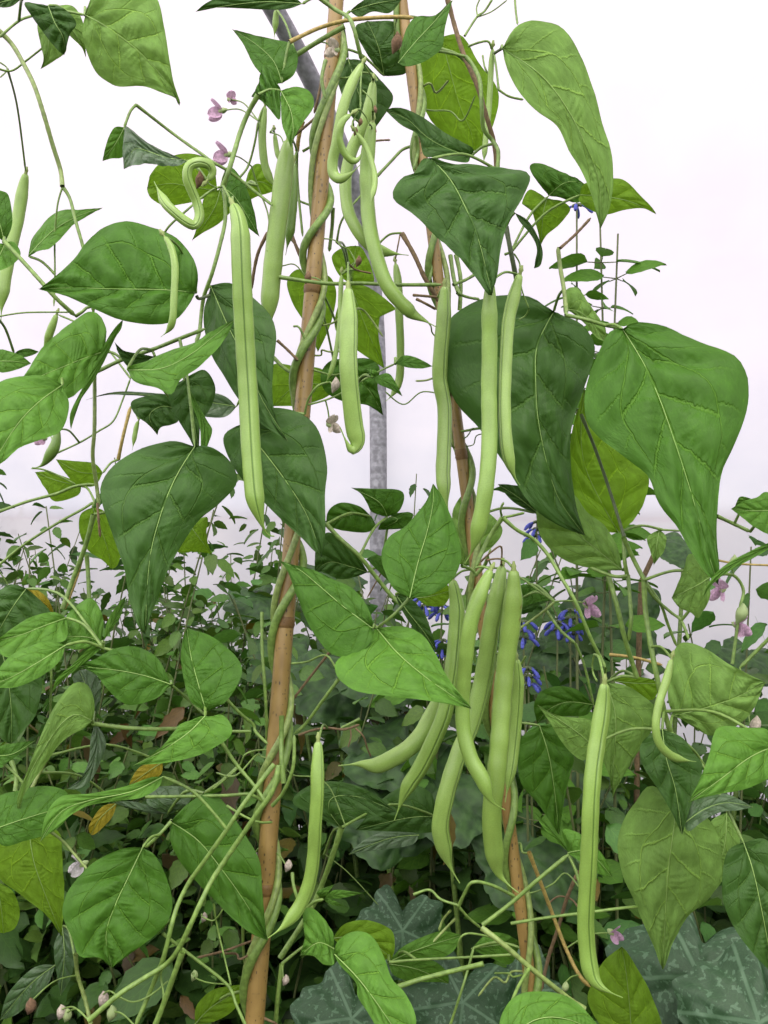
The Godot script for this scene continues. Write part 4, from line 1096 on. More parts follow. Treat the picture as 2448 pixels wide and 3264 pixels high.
		["b", "g", 0.0018, [101.1,176.7,-734.1,100.4,177.4,-727.4,99.7,174.8,-720.6]],
		["b", "g", 0.0018, [68.5,-45.2,-773.7,61.4,-47,-778.7,54.3,-53.4,-783.7]],
		["b", "g", 0.0018, [88.6,-138.2,-819.3,66.7,-137.8,-811.3,44.9,-148.9,-803.3]],
		["b", "g", 0.0018, [66.8,-40.8,-721.3,72.5,-40.1,-720.6,78.3,-42.1,-720]],
		["b", "g", 0.0018, [88.9,-40,-745.7,89.7,-39.7,-748.7,90.4,-40.8,-751.6]],
		["b", "g", 0.0018, [88,-35.4,-738,92.2,-37.4,-734.7,96.4,-42.5,-731.4]],
		["b", "g", 0.0018, [86.8,-123.5,-820.3,95.5,-113.4,-797.4,104.3,-115.3,-774.5]],
		["d", "g", 0.0018, [153.3,-104,-717.1,151,-102.8,-690.1,148.7,-114.8,-663.1]],
		["d", "g", 0.0018, [200.1,-101.2,-737.2,203,-98.9,-720.5,205.9,-104.8,-703.8]],
		["a", "g", 0.0018, [-43.5,-165.9,-755.3,-45.2,-157.9,-728.2,-46.9,-162.9,-701.1]],
		["c", "g", 0.0018, [-284.3,64.7,-918.2,-287.7,74.3,-897.8,-291.1,73.7,-877.3]],
		["c", "g", 0.0018, [-238.2,125.6,-924.2,-276.5,170.3,-935.1,-314.8,190.4,-946]],
		["d", "g", 0.0018, [92.7,341.2,-794.8,90.5,363.1,-796.6,88.2,376.5,-798.4]],
		["c", "g", 0.0018, [-251.8,104.6,-977,-247,99.9,-974.6,-242.2,91,-972.2]],
		["a", "g", 0.0012, [-106.6,331.7,-834.3,-124.4,346.8,-847.2,-142.3,350.5,-860]],
		["a", "g", 0.0012, [-106.6,331.7,-834.3,-120.6,351.9,-847.2,-134.6,360.7,-860]],
		["a", "g", 0.0012, [-117.8,307.7,-875.7,-127.6,313,-867.9,-137.4,312.1,-860]],
		["a", "g", 0.0012, [-45,85.9,-755.2,-43.3,78.9,-757.6,-41.7,67.3,-760]],
		["b", "g", 0.0012, [181,-82.5,-895.2,185.4,-82.2,-907.6,189.9,-88.3,-920]],
		["d", "g", 0.0012, [284.3,-53,-837,286.6,-58.1,-838.5,288.8,-66.8,-840]],
		["d", "g", 0.0012, [303.4,-82.9,-838.6,302.4,-88.3,-839.3,301.5,-97.3,-840]],
		["e", "g", 0.0012, [-239.2,-266.8,-763,-242.3,-271.7,-781.5,-245.3,-286.9,-800]],
		["e", "g", 0.0012, [-111,-325.8,-774.3,-103.8,-298.7,-787.1,-96.6,-283.9,-800]],
		["b", "g", 0.0012, [148.3,-356,-802.1,166.9,-344.4,-801,185.4,-342.3,-800]],
		["a", "g", 0.0012, [-53.9,383.2,-801.3,-46.6,381.5,-800.7,-39.3,375.8,-800]],
		["c", "g", 0.0012, [-307.8,55.4,-925,-326.8,75.2,-962.5,-345.7,74.4,-1000]],
		["a", "g", 0.0012, [-42.1,99.9,-756.5,-40.7,99.2,-753.3,-39.4,96.7,-750]],
		["a", "g", 0.0012, [-85.1,-266,-768.7,-80.6,-267.6,-764.4,-76,-272.6,-760]],
		["d", "g", 0.0012, [303.4,-82.9,-838.6,298.5,-81.2,-829.3,293.5,-84.5,-820]],
		["d", "g", 0.0012, [300.5,-54.6,-844.2,297.6,-47.2,-842.1,294.7,-43.1,-840]],
		["e", "g", 0.0012, [-188.4,-341.6,-694.5,-198,-344.4,-707.3,-207.6,-355.5,-720]],
		["e", "g", 0.0012, [-205.6,-354.1,-685.1,-221.8,-353.7,-702.5,-238.1,-365,-720]],
		["e", "g", 0.0012, [-177.3,-366.3,-700.7,-189.4,-362.2,-710.4,-201.5,-365.7,-720]],
		["e", "g", 0.0012, [-205.6,-354.1,-685.1,-219.6,-355.1,-702.5,-233.7,-367.4,-720]],
		["e", "g", 0.0012, [-139.3,-343,-724.1,-141.8,-343.4,-732.1,-144.4,-348,-740]],
		["d", "g", 0.0012, [298.6,-130.8,-825.3,294.4,-142.5,-802.6,290.2,-168.5,-780]],
		["e", "g", 0.0012, [-136.6,-302.5,-735.8,-137.6,-303.7,-742.9,-138.6,-308.5,-750]],
		["b", "g", 0.0012, [157.7,-374.3,-795.1,149.6,-372.5,-787.6,141.5,-375.9,-780]],
		["a", "g", 0.0012, [-79.6,-352.4,-767.3,-78.7,-355.3,-763.7,-77.8,-360.9,-760]],
		["a", "g", 0.0012, [-10.3,281.7,-715.6,-9.3,283.6,-722.8,-8.4,282.1,-730]],
		["a", "g", 0.0012, [-22.7,284.6,-716,-22.4,285.1,-723,-22.2,282.1,-730]],
		["a", "g", 0.0012, [-8,293,-719.6,-8.2,296.6,-724.8,-8.4,297.6,-730]],
		["a", "g", 0.0012, [-22.7,284.6,-716,-20.7,288.6,-723,-18.7,289,-730]],
		["a", "g", 0.0012, [-131.1,245.5,-728.5,-135,246.7,-729.3,-139,246,-730]],
		["a", "g", 0.0012, [10.6,394.6,-784,8.8,390.2,-792,7,380.7,-800]],
		["c", "g", 0.0012, [-368.8,-52.7,-935.5,-359.8,-71,-942.7,-350.8,-102.4,-950]],
		["e", "g", 0.0012, [-263.3,-397.9,-845.2,-276.5,-393,-822.6,-289.7,-400.6,-800]],
		["a", "g", 0.0012, [-25.3,199.1,-798.6,-23.8,202.1,-799.3,-22.4,203.7,-800]],
		["a", "g", 0.0012, [-47.4,185.1,-796.4,-55.6,189.9,-798.2,-63.8,190.5,-800]],
	]

func leaf_list() -> Array:
	# plant, blade, relief, midrib, one margin, other margin
	return [
		["c", "U", 0.9, [-217,360.7,-713.9,-201.9,352.4,-713.9,-181.5,338.9,-720.3,-163,321.2,-730.3,-153.9,305.9,-740.8], [-207.1,378.1,-713.1,-185.2,386.5,-723.8,-170.1,383.3,-730.9,-163.4,359.5,-731.2,-160.5,338.8,-732,-156.5,318.2,-733.1], [-218.3,345.7,-711.4,-217.3,337.8,-715,-212.4,324.3,-721.7,-203.6,317.4,-724.9,-194.6,314.5,-727.8,-179.4,315.6,-728.8,-166,311.8,-731.4,-155.3,308.7,-734], 1],
		["c", "D", 0.9, [-254,383.1,-744.1,-247.6,368.1,-740,-241.8,357.6,-741.7,-243.9,348.8,-750.4], [-270.4,383.8,-740.1,-265.3,373.2,-741.5,-254.5,358.3,-743.3,-246.1,348.6,-743.8], [-241.2,378.3,-737.6,-231.1,367.8,-739.3,-236.4,359.9,-740.5,-239.7,350.9,-742.7], 2],
		["c", "U", 0.9, [-264.5,394.4,-774.8,-262.2,374.2,-770.1,-264.1,360.1,-771.6,-272.1,351,-779.4], [-271.8,384.1,-772.2,-270.1,368.1,-772.8,-267.8,356.2,-772.8], [-252,376,-770.7,-249.7,362.2,-772.8,-258.6,354.7,-772.7], 3],
		["c", "U", 0.9, [-260.9,392,-764.2,-247,379.4,-759.7,-237.3,367.2,-761.6,-233.1,355.5,-769.6], [-252.7,379.2,-759.4,-243,368.4,-761.1,-234.7,360.4,-762.7], [-241.2,391.3,-760.1,-233,379,-761.7,-231.7,364.6,-762.3], 4],
		["c", "D", 0.9, [-266.7,379.3,-725.9,-275.5,374.1,-719.9,-292.6,374.7,-727.9], [-275.6,385.1,-723.8], [-274.2,369.5,-720], 5],
		["a", "G", 0.5, [-147.4,262.1,-733.1,-162.5,264.5,-734.6,-178.3,271.9,-741.3,-189.9,275.7,-747.8,-197.6,260.7,-747.2], [-159.6,267.6,-734.3,-179.4,280.6,-746.2,-195.4,295.3,-758.2,-200.6,296.4,-760.3,-198.9,274.9,-749.5], [-149.4,256.2,-726,-161.5,257.3,-730.2,-178.9,262.4,-737.9,-189.4,261.3,-740.4], 6],
		["a", "F", 0.6, [-202.8,300.2,-767.7,-207.5,284.5,-759.8,-218.8,272.7,-764.4], [-208.8,296.2,-759.1,-214.5,282.6,-758.5], [-201.5,286.8,-765.8,-203.7,277.4,-768.4,-211.3,274.1,-762.7], 7],
		["a", "B", 0.6, [-153.4,295.6,-905.8,-178.5,298.3,-900.8,-196,301.2,-901.7,-219.4,301.3,-912.4], [-156.2,316.8,-891.9,-176.6,324.8,-891.2,-197.9,321.6,-894.7,-214.2,309.8,-901.5], [-165.7,288.9,-906.7,-187.9,285.6,-912.8,-204.4,285.3,-916.2,-215.7,291.4,-911.8], 8],
		["a", "M", 1.0, [-133.3,265.9,-805.3,-123.2,258.2,-800.5,-112.3,242.5,-799.7,-101.8,225,-804.1], [-130.5,282.1,-807.2,-123.9,283.1,-810.2,-114.3,268.4,-808.1,-106.4,246.8,-803.5], [-130.4,252.6,-797.4,-119.7,242,-797.7,-110.6,231.4,-798.4], 9],
		["a", "B", 0.6, [-146.1,287.3,-877.8,-150.3,273,-877.7,-160.8,259.8,-884.6,-175.4,247.9,-898.1], [-159.3,280.9,-876,-163.6,270.6,-881.1,-168.6,257.1,-886.9], [-135.3,280.1,-873.8,-133.4,272.9,-877.7,-148,259.7,-884.4,-163.3,252.4,-888.5], 10],
		["a", "B", 0.6, [-132.6,304,-931.4,-116.7,308.8,-919,-100.8,303.4,-927], [-125.6,319.4,-919.2,-116.4,324.6,-916.3,-106,315.4,-917.8], [-128.7,295.2,-929.2,-117.8,298.2,-927.5,-108.5,299.5,-924.3], 11],
		["a", "M", 1.0, [-82,344.1,-789.3,-88.1,360.8,-789.2,-102.3,376.4,-793.4,-123.9,394.1,-803], [-88.9,341.1,-782.5,-99.8,350.8,-785.7,-106.3,362.1,-788.8,-112.9,376.2,-792.9], [-72,350.1,-787.3,-69.6,367.6,-794.2,-75.3,380.2,-798.1,-90.6,384.6,-797.7,-107.4,387.3,-797], 12],
		["a", "M", 1.0, [-81.2,331.6,-774.3,-89,330.9,-770.8,-95.8,329,-771.6,-104.9,329,-778.6], [-85,339.1,-774.4,-93.8,357.1,-786.2,-97.3,357.6,-787.3,-97.5,342.7,-779.2], [-80.2,315.8,-764.9,-81.5,304.5,-763.1,-90.1,315.3,-767.2,-97.9,323.3,-770.5], 13],
		["a", "F", 0.6, [-81.3,331.7,-774.6,-72.7,311.9,-762.5,-69.8,294.6,-755.7,-71.1,279.2,-754.2], [-80.1,315.5,-764,-78.9,301.8,-759.1,-74.7,287.8,-753.2], [-70.1,334.7,-774.6,-58.4,331.5,-777.4,-55.2,318.9,-772.3,-63,300.2,-760.6,-68.2,287.4,-753.9], 14],
		["a", "D", 0.9, [-63.7,397.4,-769.1,-92.3,394.7,-761,-121.4,391.4,-760.4,-146.8,390,-766.8], [-77.7,402.5,-762,-114,402.5,-759.3,-136.1,394.4,-760.5], [-75.1,391.3,-765.2,-92.5,389.9,-763.1,-110.2,390.7,-763.3,-131.9,390.4,-761.7], 15],
		["c", "M", 1.0, [-302,214.2,-783.2,-305.7,233.3,-779.1,-317.1,259,-788.9], [-312.4,225.3,-777.2,-318,242.6,-780], [-295.6,229.7,-782.2,-299.8,252.2,-786.5,-305.8,256.5,-785.1], 16],
		["c", "F", 0.6, [-297.4,211.5,-773.2,-296.9,198.5,-760.3,-302.3,185,-759.2], [-305.2,207.4,-766.5,-305.2,193.8,-759.4], [-288.9,210.9,-768.3,-282.5,201.1,-764.9,-285.1,192.5,-760.1,-294.6,185.4,-754.6], 17],
		["c", "F", 0.6, [-291,209.3,-804.9,-271.5,227.8,-801.9,-250.9,239.7,-800.3,-229.4,248,-801.5], [-289.6,225.1,-808.7,-280.7,238.1,-810.7,-268.5,247.8,-811.7,-248.8,246.8,-803.4], [-281.1,211.5,-798.6,-269.6,213.7,-796.3,-258,226.8,-798.3,-248.5,235.5,-797.6], 18],
		["c", "M", 1.0, [-136.5,159.2,-712.9,-159.7,158.9,-703.5,-191.4,157.7,-695.8,-217.2,157.8,-692.9,-243.3,157.2,-693.2], [-134.2,170.3,-710.3,-138.7,183.5,-714,-147.6,196.7,-717,-158.6,202.9,-716.9,-169.6,207.6,-716.7,-183.1,211.5,-715.7,-193.5,210.2,-713.4,-204.6,202.7,-709.1,-215.8,185.6,-701.2,-227,170.4,-694.2,-234.9,162.1,-690], [-139.5,148.4,-703.9,-147.1,138.5,-701.4,-159.8,133.8,-698.2,-175.4,134,-695.9,-190.6,136.8,-692.9,-207.4,144.4,-691.3,-222.7,150.7,-689.3], 19],
		["c", "F", 0.6, [-222.7,127,-779.8,-235.2,118.5,-764.3,-255.2,106.2,-749.6,-276.6,95,-741.3], [-222.9,146.1,-786.2,-233.2,160.6,-792.5,-243.7,156.1,-786.8,-257.2,140.7,-772.8,-267.3,120.1,-755.3], [-225.5,110,-766.1,-233,94.2,-757.1,-242.1,86,-749.2,-258.2,86.5,-741.7], 20],
		["c", "F", 0.6, [-237.7,93.9,-727,-249.1,78.5,-707.8,-259.8,59.5,-692.7,-271.5,28.2,-675.5], [-245.8,98.8,-722.1,-260.2,99.5,-719.7,-278.4,94.9,-713.2,-284.6,79.1,-701.2], [-229.6,78.1,-717.1,-231.6,59.5,-708.2,-239.8,52.1,-700.5,-253.3,46,-689.5,-261,37.6,-681.8], 21],
		["c", "F", 0.6, [-206.3,151.9,-777,-210.5,129.1,-757.4,-217,103.7,-737.4,-223.1,81.5,-722.7,-227.5,60,-714.8], [-208.7,143.5,-763.9,-213,130.6,-753.4,-218.5,107.3,-737.6,-224.1,85.6,-721.5,-227.3,70.7,-712], [-205.2,142.7,-767.5,-207.9,134.9,-761.3,-212.7,115.5,-749.5,-218.6,94.7,-733.3,-224.3,76.8,-717.6], 22],
		["c", "F", 0.6, [-327,126.4,-825.2,-310.8,125.7,-820.3,-297.3,125.1,-829], [-323.4,135.8,-824.4,-315.9,135.5,-825.3,-304.7,131.2,-825.1], [-320.6,117.3,-817.2,-314.6,116.2,-817.9,-304.5,119.4,-820.4], 23],
		["c", "M", 1.0, [-317.8,136,-845.3,-305.5,137.7,-840.6,-297.9,138.2,-848.8], [-312.1,138.2,-840.7,-304.4,140,-841.9], [-310,131.8,-839.4,-301.7,133.7,-841], 24],
		["c", "F", 0.6, [-186.9,103.4,-715.4,-159.3,102.1,-701.6,-138.5,111.1,-698.9,-121.8,125.4,-703.5,-107.9,139.1,-711.6], [-183.1,105.4,-710.5,-173.9,108.3,-711.6,-154.6,117.1,-711,-136.1,122.2,-707.3,-121,131,-706.4], [-178.7,93.6,-703.7,-160.6,87.8,-695.6,-149.4,82.7,-690.3,-143.6,93.7,-694.2,-129.6,104,-694.4,-115.5,119,-698.2], 25],
		["c", "D", 0.9, [-178.9,121.4,-768.6,-189.8,116.8,-753.3,-197.3,121.9,-748.5,-205.7,129.7,-750.6], [-187.4,121.5,-755.3,-197.1,122.5,-747.9,-202.1,126.3,-745], [-187.2,113.4,-754.4,-194.6,110.7,-749.2,-200.7,119.2,-745.4], 26],
		["a", "D", 0.9, [-138.7,181.3,-787.9,-123.3,147.9,-772,-106.6,116.3,-758.9,-93.1,86.1,-750,-72.5,53.4,-741.7], [-142.4,162.1,-783,-142.4,144.8,-779.2,-135.7,123.2,-775,-125.5,107.2,-767.1,-111.6,86.2,-758,-92.2,66.5,-748.9], [-121.1,181.7,-781.7,-104.9,170.9,-778.7,-90,155.6,-773,-83.8,138.1,-766.8,-84.8,117.9,-759.8,-85.3,93.4,-751.1,-82.2,71.3,-747], 27],
		["c", "D", 0.9, [-174.5,87.1,-828.3,-186.6,88,-822.1,-195.7,79.9,-820.3,-189.8,64.4,-823.5], [-181.1,97.9,-825.8,-198.6,97.6,-826,-212,92.4,-825.7,-208,81.7,-822.2,-197.1,73.6,-819.6], [-171.5,76.9,-821.5,-177.8,72.9,-821.6,-186,70.4,-819.3], 28],
		["c", "D", 0.9, [-156.3,106.4,-777.6,-151.3,88.5,-771,-148.1,66.1,-769.9,-145.3,43.5,-775.2], [-166.4,97.1,-768.7,-167.9,88.1,-767.8,-161.8,73.4,-768.3,-152.3,57.9,-768.7], [-142.5,112.2,-779.5,-134.5,100.3,-782.7,-136.2,84.9,-779.5,-143.8,68.6,-772.1], 29],
		["c", "F", 0.6, [-154.6,101.3,-761.7,-143.6,80.7,-754.2,-136.7,63.1,-751.8,-138.2,33.2,-744.2], [-149.6,88.1,-754.9,-140.8,65.9,-750.7,-139.2,49.8,-747.4], [-146.4,88.3,-757,-136.1,70.1,-756.5,-132,62,-755.8,-135.5,47.1,-749.3], 30],
		["a", "G", 0.5, [-128,91.3,-852.9,-159.4,95.4,-845.6,-198.9,99.4,-840.6,-230.8,101.4,-839.1,-253.9,95.4,-838.1], [-144.2,102.3,-851.5,-186.9,101.3,-844.8,-223.1,103.2,-840.3,-239.8,100,-836.7], [-137.7,81.2,-841.8,-166.3,84.2,-839.3,-191,96.2,-841.3,-230.2,99.9,-836.8], 31],
		["c", "D", 0.9, [-138.9,48,-721.9,-150.1,25.3,-709.5,-158.9,-1.9,-700.1,-165.4,-35.2,-693.4,-167,-85.4,-687.7], [-147.4,51.1,-716.3,-158.6,51.8,-717,-180.1,44.9,-714.7,-195.9,33.8,-712.2,-203.7,20,-708.3,-201.9,6.3,-704.4,-192,-18,-698.1,-183,-39.1,-692,-178.7,-61.6,-690.5,-170.8,-79.3,-682.8], [-127.4,47.6,-720,-115.7,39.8,-724.7,-109.1,28.8,-726.9,-109.7,19,-726.3,-121.8,5,-719.6,-134.3,-6.1,-712.3,-145.3,-23.6,-705.9,-153.5,-42.1,-696.9,-160.3,-62,-694.4,-163.6,-75.7,-686], 32],
		["a", "D", 0.9, [-111.8,67.9,-765.3,-94.2,48.8,-753.9,-71.4,19.5,-742.9,-56.7,-4.7,-737.4,-46.6,-34,-735.1], [-123.7,59.6,-761.8,-122.1,46.3,-760.8,-111.9,28.6,-756.4,-92.1,8.2,-748.7,-77.1,-6.2,-742.8,-60.8,-20.3,-736.6,-52.7,-28.6,-731.9], [-99.6,79.4,-762.1,-83.5,81.2,-762.7,-65.8,77.1,-761,-50.9,63.6,-757.3,-43.1,35.5,-748.1,-44.5,13.8,-742,-43.7,-14.6,-734.9], 33],
		["c", "B", 0.6, [-274.2,38.2,-959.9,-294.2,38.7,-950.1,-316.9,50.9,-949.7], [-279.7,46.9,-950.3,-297,48.9,-947.2], [-282.4,25.2,-959.5,-298,27,-956.5,-309,38.7,-950.8], 34],
		["c", "B", 0.6, [-296.9,25.4,-964.9,-319.1,30.8,-959.1,-342.9,39.3,-966.2], [-304.2,31.7,-958.6,-324.5,39,-958.6], [-299.9,16.1,-962.4,-324.1,10.2,-968.3,-332,23.5,-964.5], 35],
		["c", "B", 0.6, [-276.5,4.6,-933.3,-270,-15.2,-935.9,-265.3,-35.3,-944.7,-265.7,-55.5,-959.1], [-287,-2.5,-929.8,-290.1,-20.6,-937.9,-283.6,-37.1,-945.2,-272.1,-46.4,-949.4], [-263.5,-0.8,-932,-255.8,-26.2,-943.3,-253.7,-39.1,-948.8,-258.3,-52,-952.4], 36],
		["c", "B", 0.6, [-178.7,-11.1,-901.9,-167.9,-24.9,-899.5,-159.2,-39.6,-911.2], [-188,-25.1,-905,-193,-36.7,-911.8,-172.8,-36.8,-907.2], [-161.8,-4.7,-894.8,-162.2,-19.7,-898.7,-160.8,-32,-903.4], 37],
		["a", "D", 0.9, [0.1,386.6,-872.2,-4.9,406.1,-859.5,-14.8,429.7,-860.4], [-9.9,395,-864.1,-21.4,411,-859.4,-24.6,422.1,-855.1], [18.5,387.7,-870.9,26.5,403.4,-871.4,25.1,421.5,-867.4,8.3,428.8,-861.4], 38],
		["b", "M", 1.0, [10.8,340.5,-746.4,22.9,353,-741.1,38.6,370.4,-741.7,52.2,389.8,-748.7], [13.2,354.8,-744.8,18.8,370.8,-748.3,25.9,376.3,-747.6,38.6,375.6,-743], [18.5,334.1,-737.7,32.6,339.2,-736.4,43.3,348.1,-736.8,45.8,363.2,-738.5,49.2,377.4,-741.3], 39],
		["a", "D", 0.9, [-27.8,409.9,-805.3,-7.6,413.2,-799.7,14.8,421.9,-808.9], [-19.9,413.7,-799.1,-7.6,420.6,-799.1,4.7,421.6,-801], [-20,403.2,-801.2,-9.2,407.7,-801.6,4.7,408.2,-804.4], 40],
		["a", "D", 0.9, [-33.2,419.2,-909.5,-25.9,391.2,-901.2,-17.2,364.3,-899.1,-11.2,348.9,-903.9], [-44.3,406.7,-905,-39.9,386.8,-903.2,-29.4,362.4,-900.8], [-19.1,414.5,-906.8,-1.7,396.1,-908.6,8.5,382.4,-909.1,-1.7,361.6,-903.2], 41],
		["b", "B", 0.6, [52.1,435.6,-901.8,61.4,407.9,-911.6,71.2,381.8,-924.6,83.1,362.3,-938.6,86.1,348.6,-951.5], [36.2,426.8,-896,29.7,408.8,-905.6,32.7,389.1,-916.7,46.5,367.7,-929.4,70.6,352.9,-940.1], [71.1,436.6,-901.3,88.1,418.8,-916.1,108,399.2,-932.2,105.3,374,-940.8,96.4,354.1,-945.7], 42],
		["b", "D", 0.9, [68.3,281.5,-779.8,47.5,286.1,-771.9,32.6,293.9,-769.2,17.9,308.1,-771.3,0.8,316.5,-774.6], [69.8,287,-776.4,52.3,296.7,-775.8,37.3,306.7,-775.4,20.9,314.8,-773.3,9,317.1,-771.6], [63.8,273.8,-771.5,41.4,276.5,-768,31,278,-767,26.7,293.8,-768.8,13.3,302.1,-768.2], 43],
		["b", "D", 0.9, [33.7,256.7,-714.8,47.6,238.9,-707.1,59.3,213.7,-700.2,67.7,189.8,-696.3,75.9,152.4,-691.8], [27.3,253,-707.8,21.1,241.1,-705.6,12.3,238.2,-705,5.9,223.9,-702.5,20.3,212.5,-700.8,33.6,199.5,-697.7,49.4,183,-693.6,62.5,167.1,-691,71.3,154,-686], [47.9,251.3,-710.6,67.5,253.9,-715.5,90.2,253.7,-721.3,108.3,250.4,-724.5,102.1,231.2,-717,95.9,220.1,-712.1,88.2,205.9,-705.5,83.4,189.2,-699.1,80,167.5,-692.7], 44],
		["b", "D", 0.9, [104.1,238.2,-782.8,116.1,226.8,-782.6,123.8,212.1,-784,119.2,193.5,-781.5], [108.1,228.8,-779.2,116,221.3,-781.8,121.6,210.1,-781.9,119.7,198.8,-778.8], [113.2,233.4,-783.4,121.5,223.6,-786.2,126.5,209.5,-785.3,124.5,196.4,-781.2], 45],
		["a", "B", 0.6, [-70.4,233,-964.4,-68.8,208,-968.5,-65.7,187.3,-977.3,-66.9,161.9,-994.7], [-84.8,236.8,-959.2,-95.5,226.2,-966.8,-90.7,207.2,-973.8,-80.9,191.3,-978.8,-73.8,175.5,-985.1], [-53.5,230.3,-960.7,-47,215.4,-968.4,-51.2,192.8,-976.7,-58.6,175.4,-984.4], 46],
		["a", "B", 0.6, [-33.2,222.7,-959.9,-24,197.8,-964.2,-13.1,171.9,-975.4,0.5,145.1,-993.4], [-44.4,203.1,-963.4,-48.9,184.5,-972.4,-41.3,170.6,-978.3,-24.5,159.8,-981.7,-11.3,150.9,-985.1], [-14.6,218.3,-956.6,11.6,199.8,-966.9,-1.8,197.3,-966.3,-5.5,177.2,-973.5,-2.8,159.8,-981.7], 47],
		["a", "B", 0.6, [-32.7,231.9,-1003.6,-30.4,248.9,-990.6,-28.5,268.6,-991.7], [-45.9,240.9,-997,-52.8,257.2,-993.3,-42.7,265.1,-988.6], [-11.5,231.9,-999.5,-12.4,246,-994.5,-18,258.2,-989.9,-22.3,264.9,-986.3], 48],
		["a", "M", 1.0, [-34.1,145.8,-934,-23.2,126.4,-930.3,-10.7,110.6,-932.6,-0.7,92.3,-941.3], [-50.8,142.3,-928.7,-59.9,130.1,-931.1,-55.6,114.3,-933.6,-37.7,104.5,-934.5,-16.1,101.4,-933.9], [-16,145.2,-930.4,-4.4,137.5,-932.3,-6.2,119.5,-932.5,-3.2,105.4,-934], 49],
		["a", "B", 0.6, [-43.9,122.3,-953.7,-63.8,123.5,-948.8,-85.9,121.9,-951,-108.2,103.6,-962.9], [-60,137.7,-946.5,-82,139.8,-948.3,-106.9,142.8,-951,-108.2,122.3,-954.2], [-56.7,110.7,-951.7,-78.9,103.8,-955.5,-93.7,102.9,-956.2], 50],
		["a", "M", 1.0, [8.4,109.7,-726.8,20.8,109.6,-720.2,35.9,107.6,-726.3], [14,114.9,-723,23.7,113.4,-722], [16.7,105.9,-720,27.7,105.1,-720.2], 51],
		["a", "M", 1.0, [-8.4,99.8,-729.6,2.8,95.1,-720.3,13.5,85.2,-723.1], [2.8,102.2,-724.1,8.4,95.2,-721.3], [-4.1,94,-722.4,5.6,89.3,-720.1], 52],
		["a", "F", 0.6, [-5.6,100.7,-735.8,-9.8,102.7,-730.2,-13.7,107.5,-738.7], [-5.6,105,-731.1], [-9.1,99.1,-729.6], 53],
		["b", "M", 1.0, [3.2,-4.2,-829.2,-4.7,8.8,-820.3,-27.8,20.5,-826.9], [-9.5,-0.7,-824.4,-14.2,7.2,-823.1,-19.2,15.1,-822], [12.7,0.6,-822.3,17,12,-821.5,12.7,18.3,-820.4,-4.7,19.5,-820], 54],
		["b", "M", 1.0, [-10.4,-4.2,-837.1,-28.6,-2.3,-829.3,-49.1,-12.3,-837.8], [-20.7,4.9,-829.9,-36.6,7.8,-829.3,-47,0.9,-830.5], [-7.6,-11.9,-833.1,-14.4,-17.2,-834.9,-30.4,-16.7,-834.6], 55],
		["b", "M", 1.0, [4.9,-3.9,-846.6,11.4,-7.1,-839.5,-5.3,-15.4,-850.1], [11.4,-0.7,-839.5,25.1,-1.5,-839.8,16.2,-13.6,-841.9], [0.1,-7.2,-842.1,-3.2,-10.4,-843], 56],
		["b", "M", 1.0, [18,-60.3,-690.5,24.1,-35.4,-695.9,31.2,-12.7,-703.9,35.7,7.7,-714.1,36,21,-724.4], [6.7,-53.4,-686.9,0.1,-40.5,-693.3,-1.8,-28.8,-698.2,4.1,-17.5,-703.3,16.3,-9.4,-706,30.2,7.6,-712.6], [33.1,-57.7,-687.8,48.1,-48,-694.7,55,-33,-701.9,53.1,-15.5,-707.5,48,-1.3,-711.8,42.7,10.4,-714.9], 57],
		["b", "M", 1.0, [-8.3,-82.4,-697.9,-28.2,-67.9,-700.3,-47.5,-52.2,-706.5,-61.7,-41.7,-713.7,-77.1,-36.3,-722.8], [-9,-90.7,-689.6,-18.5,-100.1,-690,-27.9,-102.3,-692,-40.1,-98.3,-696,-54,-80.3,-703.3,-62.6,-61.9,-708.7,-70,-43.1,-714.2], [-8,-75.3,-694.6,-14.8,-62.6,-701.7,-24.4,-53.5,-706.4,-36.8,-48.3,-709,-52,-41.7,-712.7], 58],
		["b", "F", 0.6, [-5.4,-83.7,-708.7,9.3,-98.8,-690.4,28.6,-113.5,-675.5,45,-123.9,-668.1,59.2,-133.1,-665.6], [-18.7,-92.9,-696.1,-31.8,-102.8,-690.5,-34.2,-110,-685.5,-30,-116.9,-679.9,-16.8,-123.5,-673.1,2.6,-125.4,-669.7,21.8,-127.1,-666.1,40.8,-129.4,-662.3], [6.8,-82.4,-703.4,19,-83.7,-703,28.3,-89.2,-698.7,35.9,-98.8,-690.3,43.1,-111.5,-679,50.2,-121.4,-668.9], 59],
		["b", "D", 0.9, [-14.5,-54.5,-888.4,-32.1,-48.2,-881.3,-49.1,-44.8,-881,-62.3,-53.7,-889.1], [-23.6,-39.6,-880.2,-38.8,-24.4,-878.8,-51.4,-18.4,-878.3,-61.7,-34.6,-880.4], [-23.7,-58,-883.6,-39.1,-60.6,-884.9,-52.6,-55.4,-883.5], 60],
		["b", "M", 1.0, [-14.6,-40.5,-845.6,-4.8,-43.5,-839.8,8.5,-63.5,-848.4], [-6.4,-36.6,-840.8,2.5,-42,-842], [-8,-47.5,-840.3,0.1,-55.7,-842.3], 61],
		["b", "D", 0.9, [8.6,-62.2,-741.7,18.5,-75.8,-738.4,30,-90.5,-742,40,-106.7,-750.7], [12.1,-71.4,-736.2,21.4,-86.5,-738.8,31.4,-99.7,-741.9], [22.2,-67.1,-743.3,31.6,-79.5,-746.4,37.6,-95.3,-746.2], 62],
		["b", "B", 0.6, [28.4,-75.7,-866.4,41.4,-73.4,-860,59.2,-69,-867], [41.3,-65.1,-858.9,52.9,-61.8,-858.9], [38.3,-82.4,-863.8,53.3,-81.7,-865.6], 63],
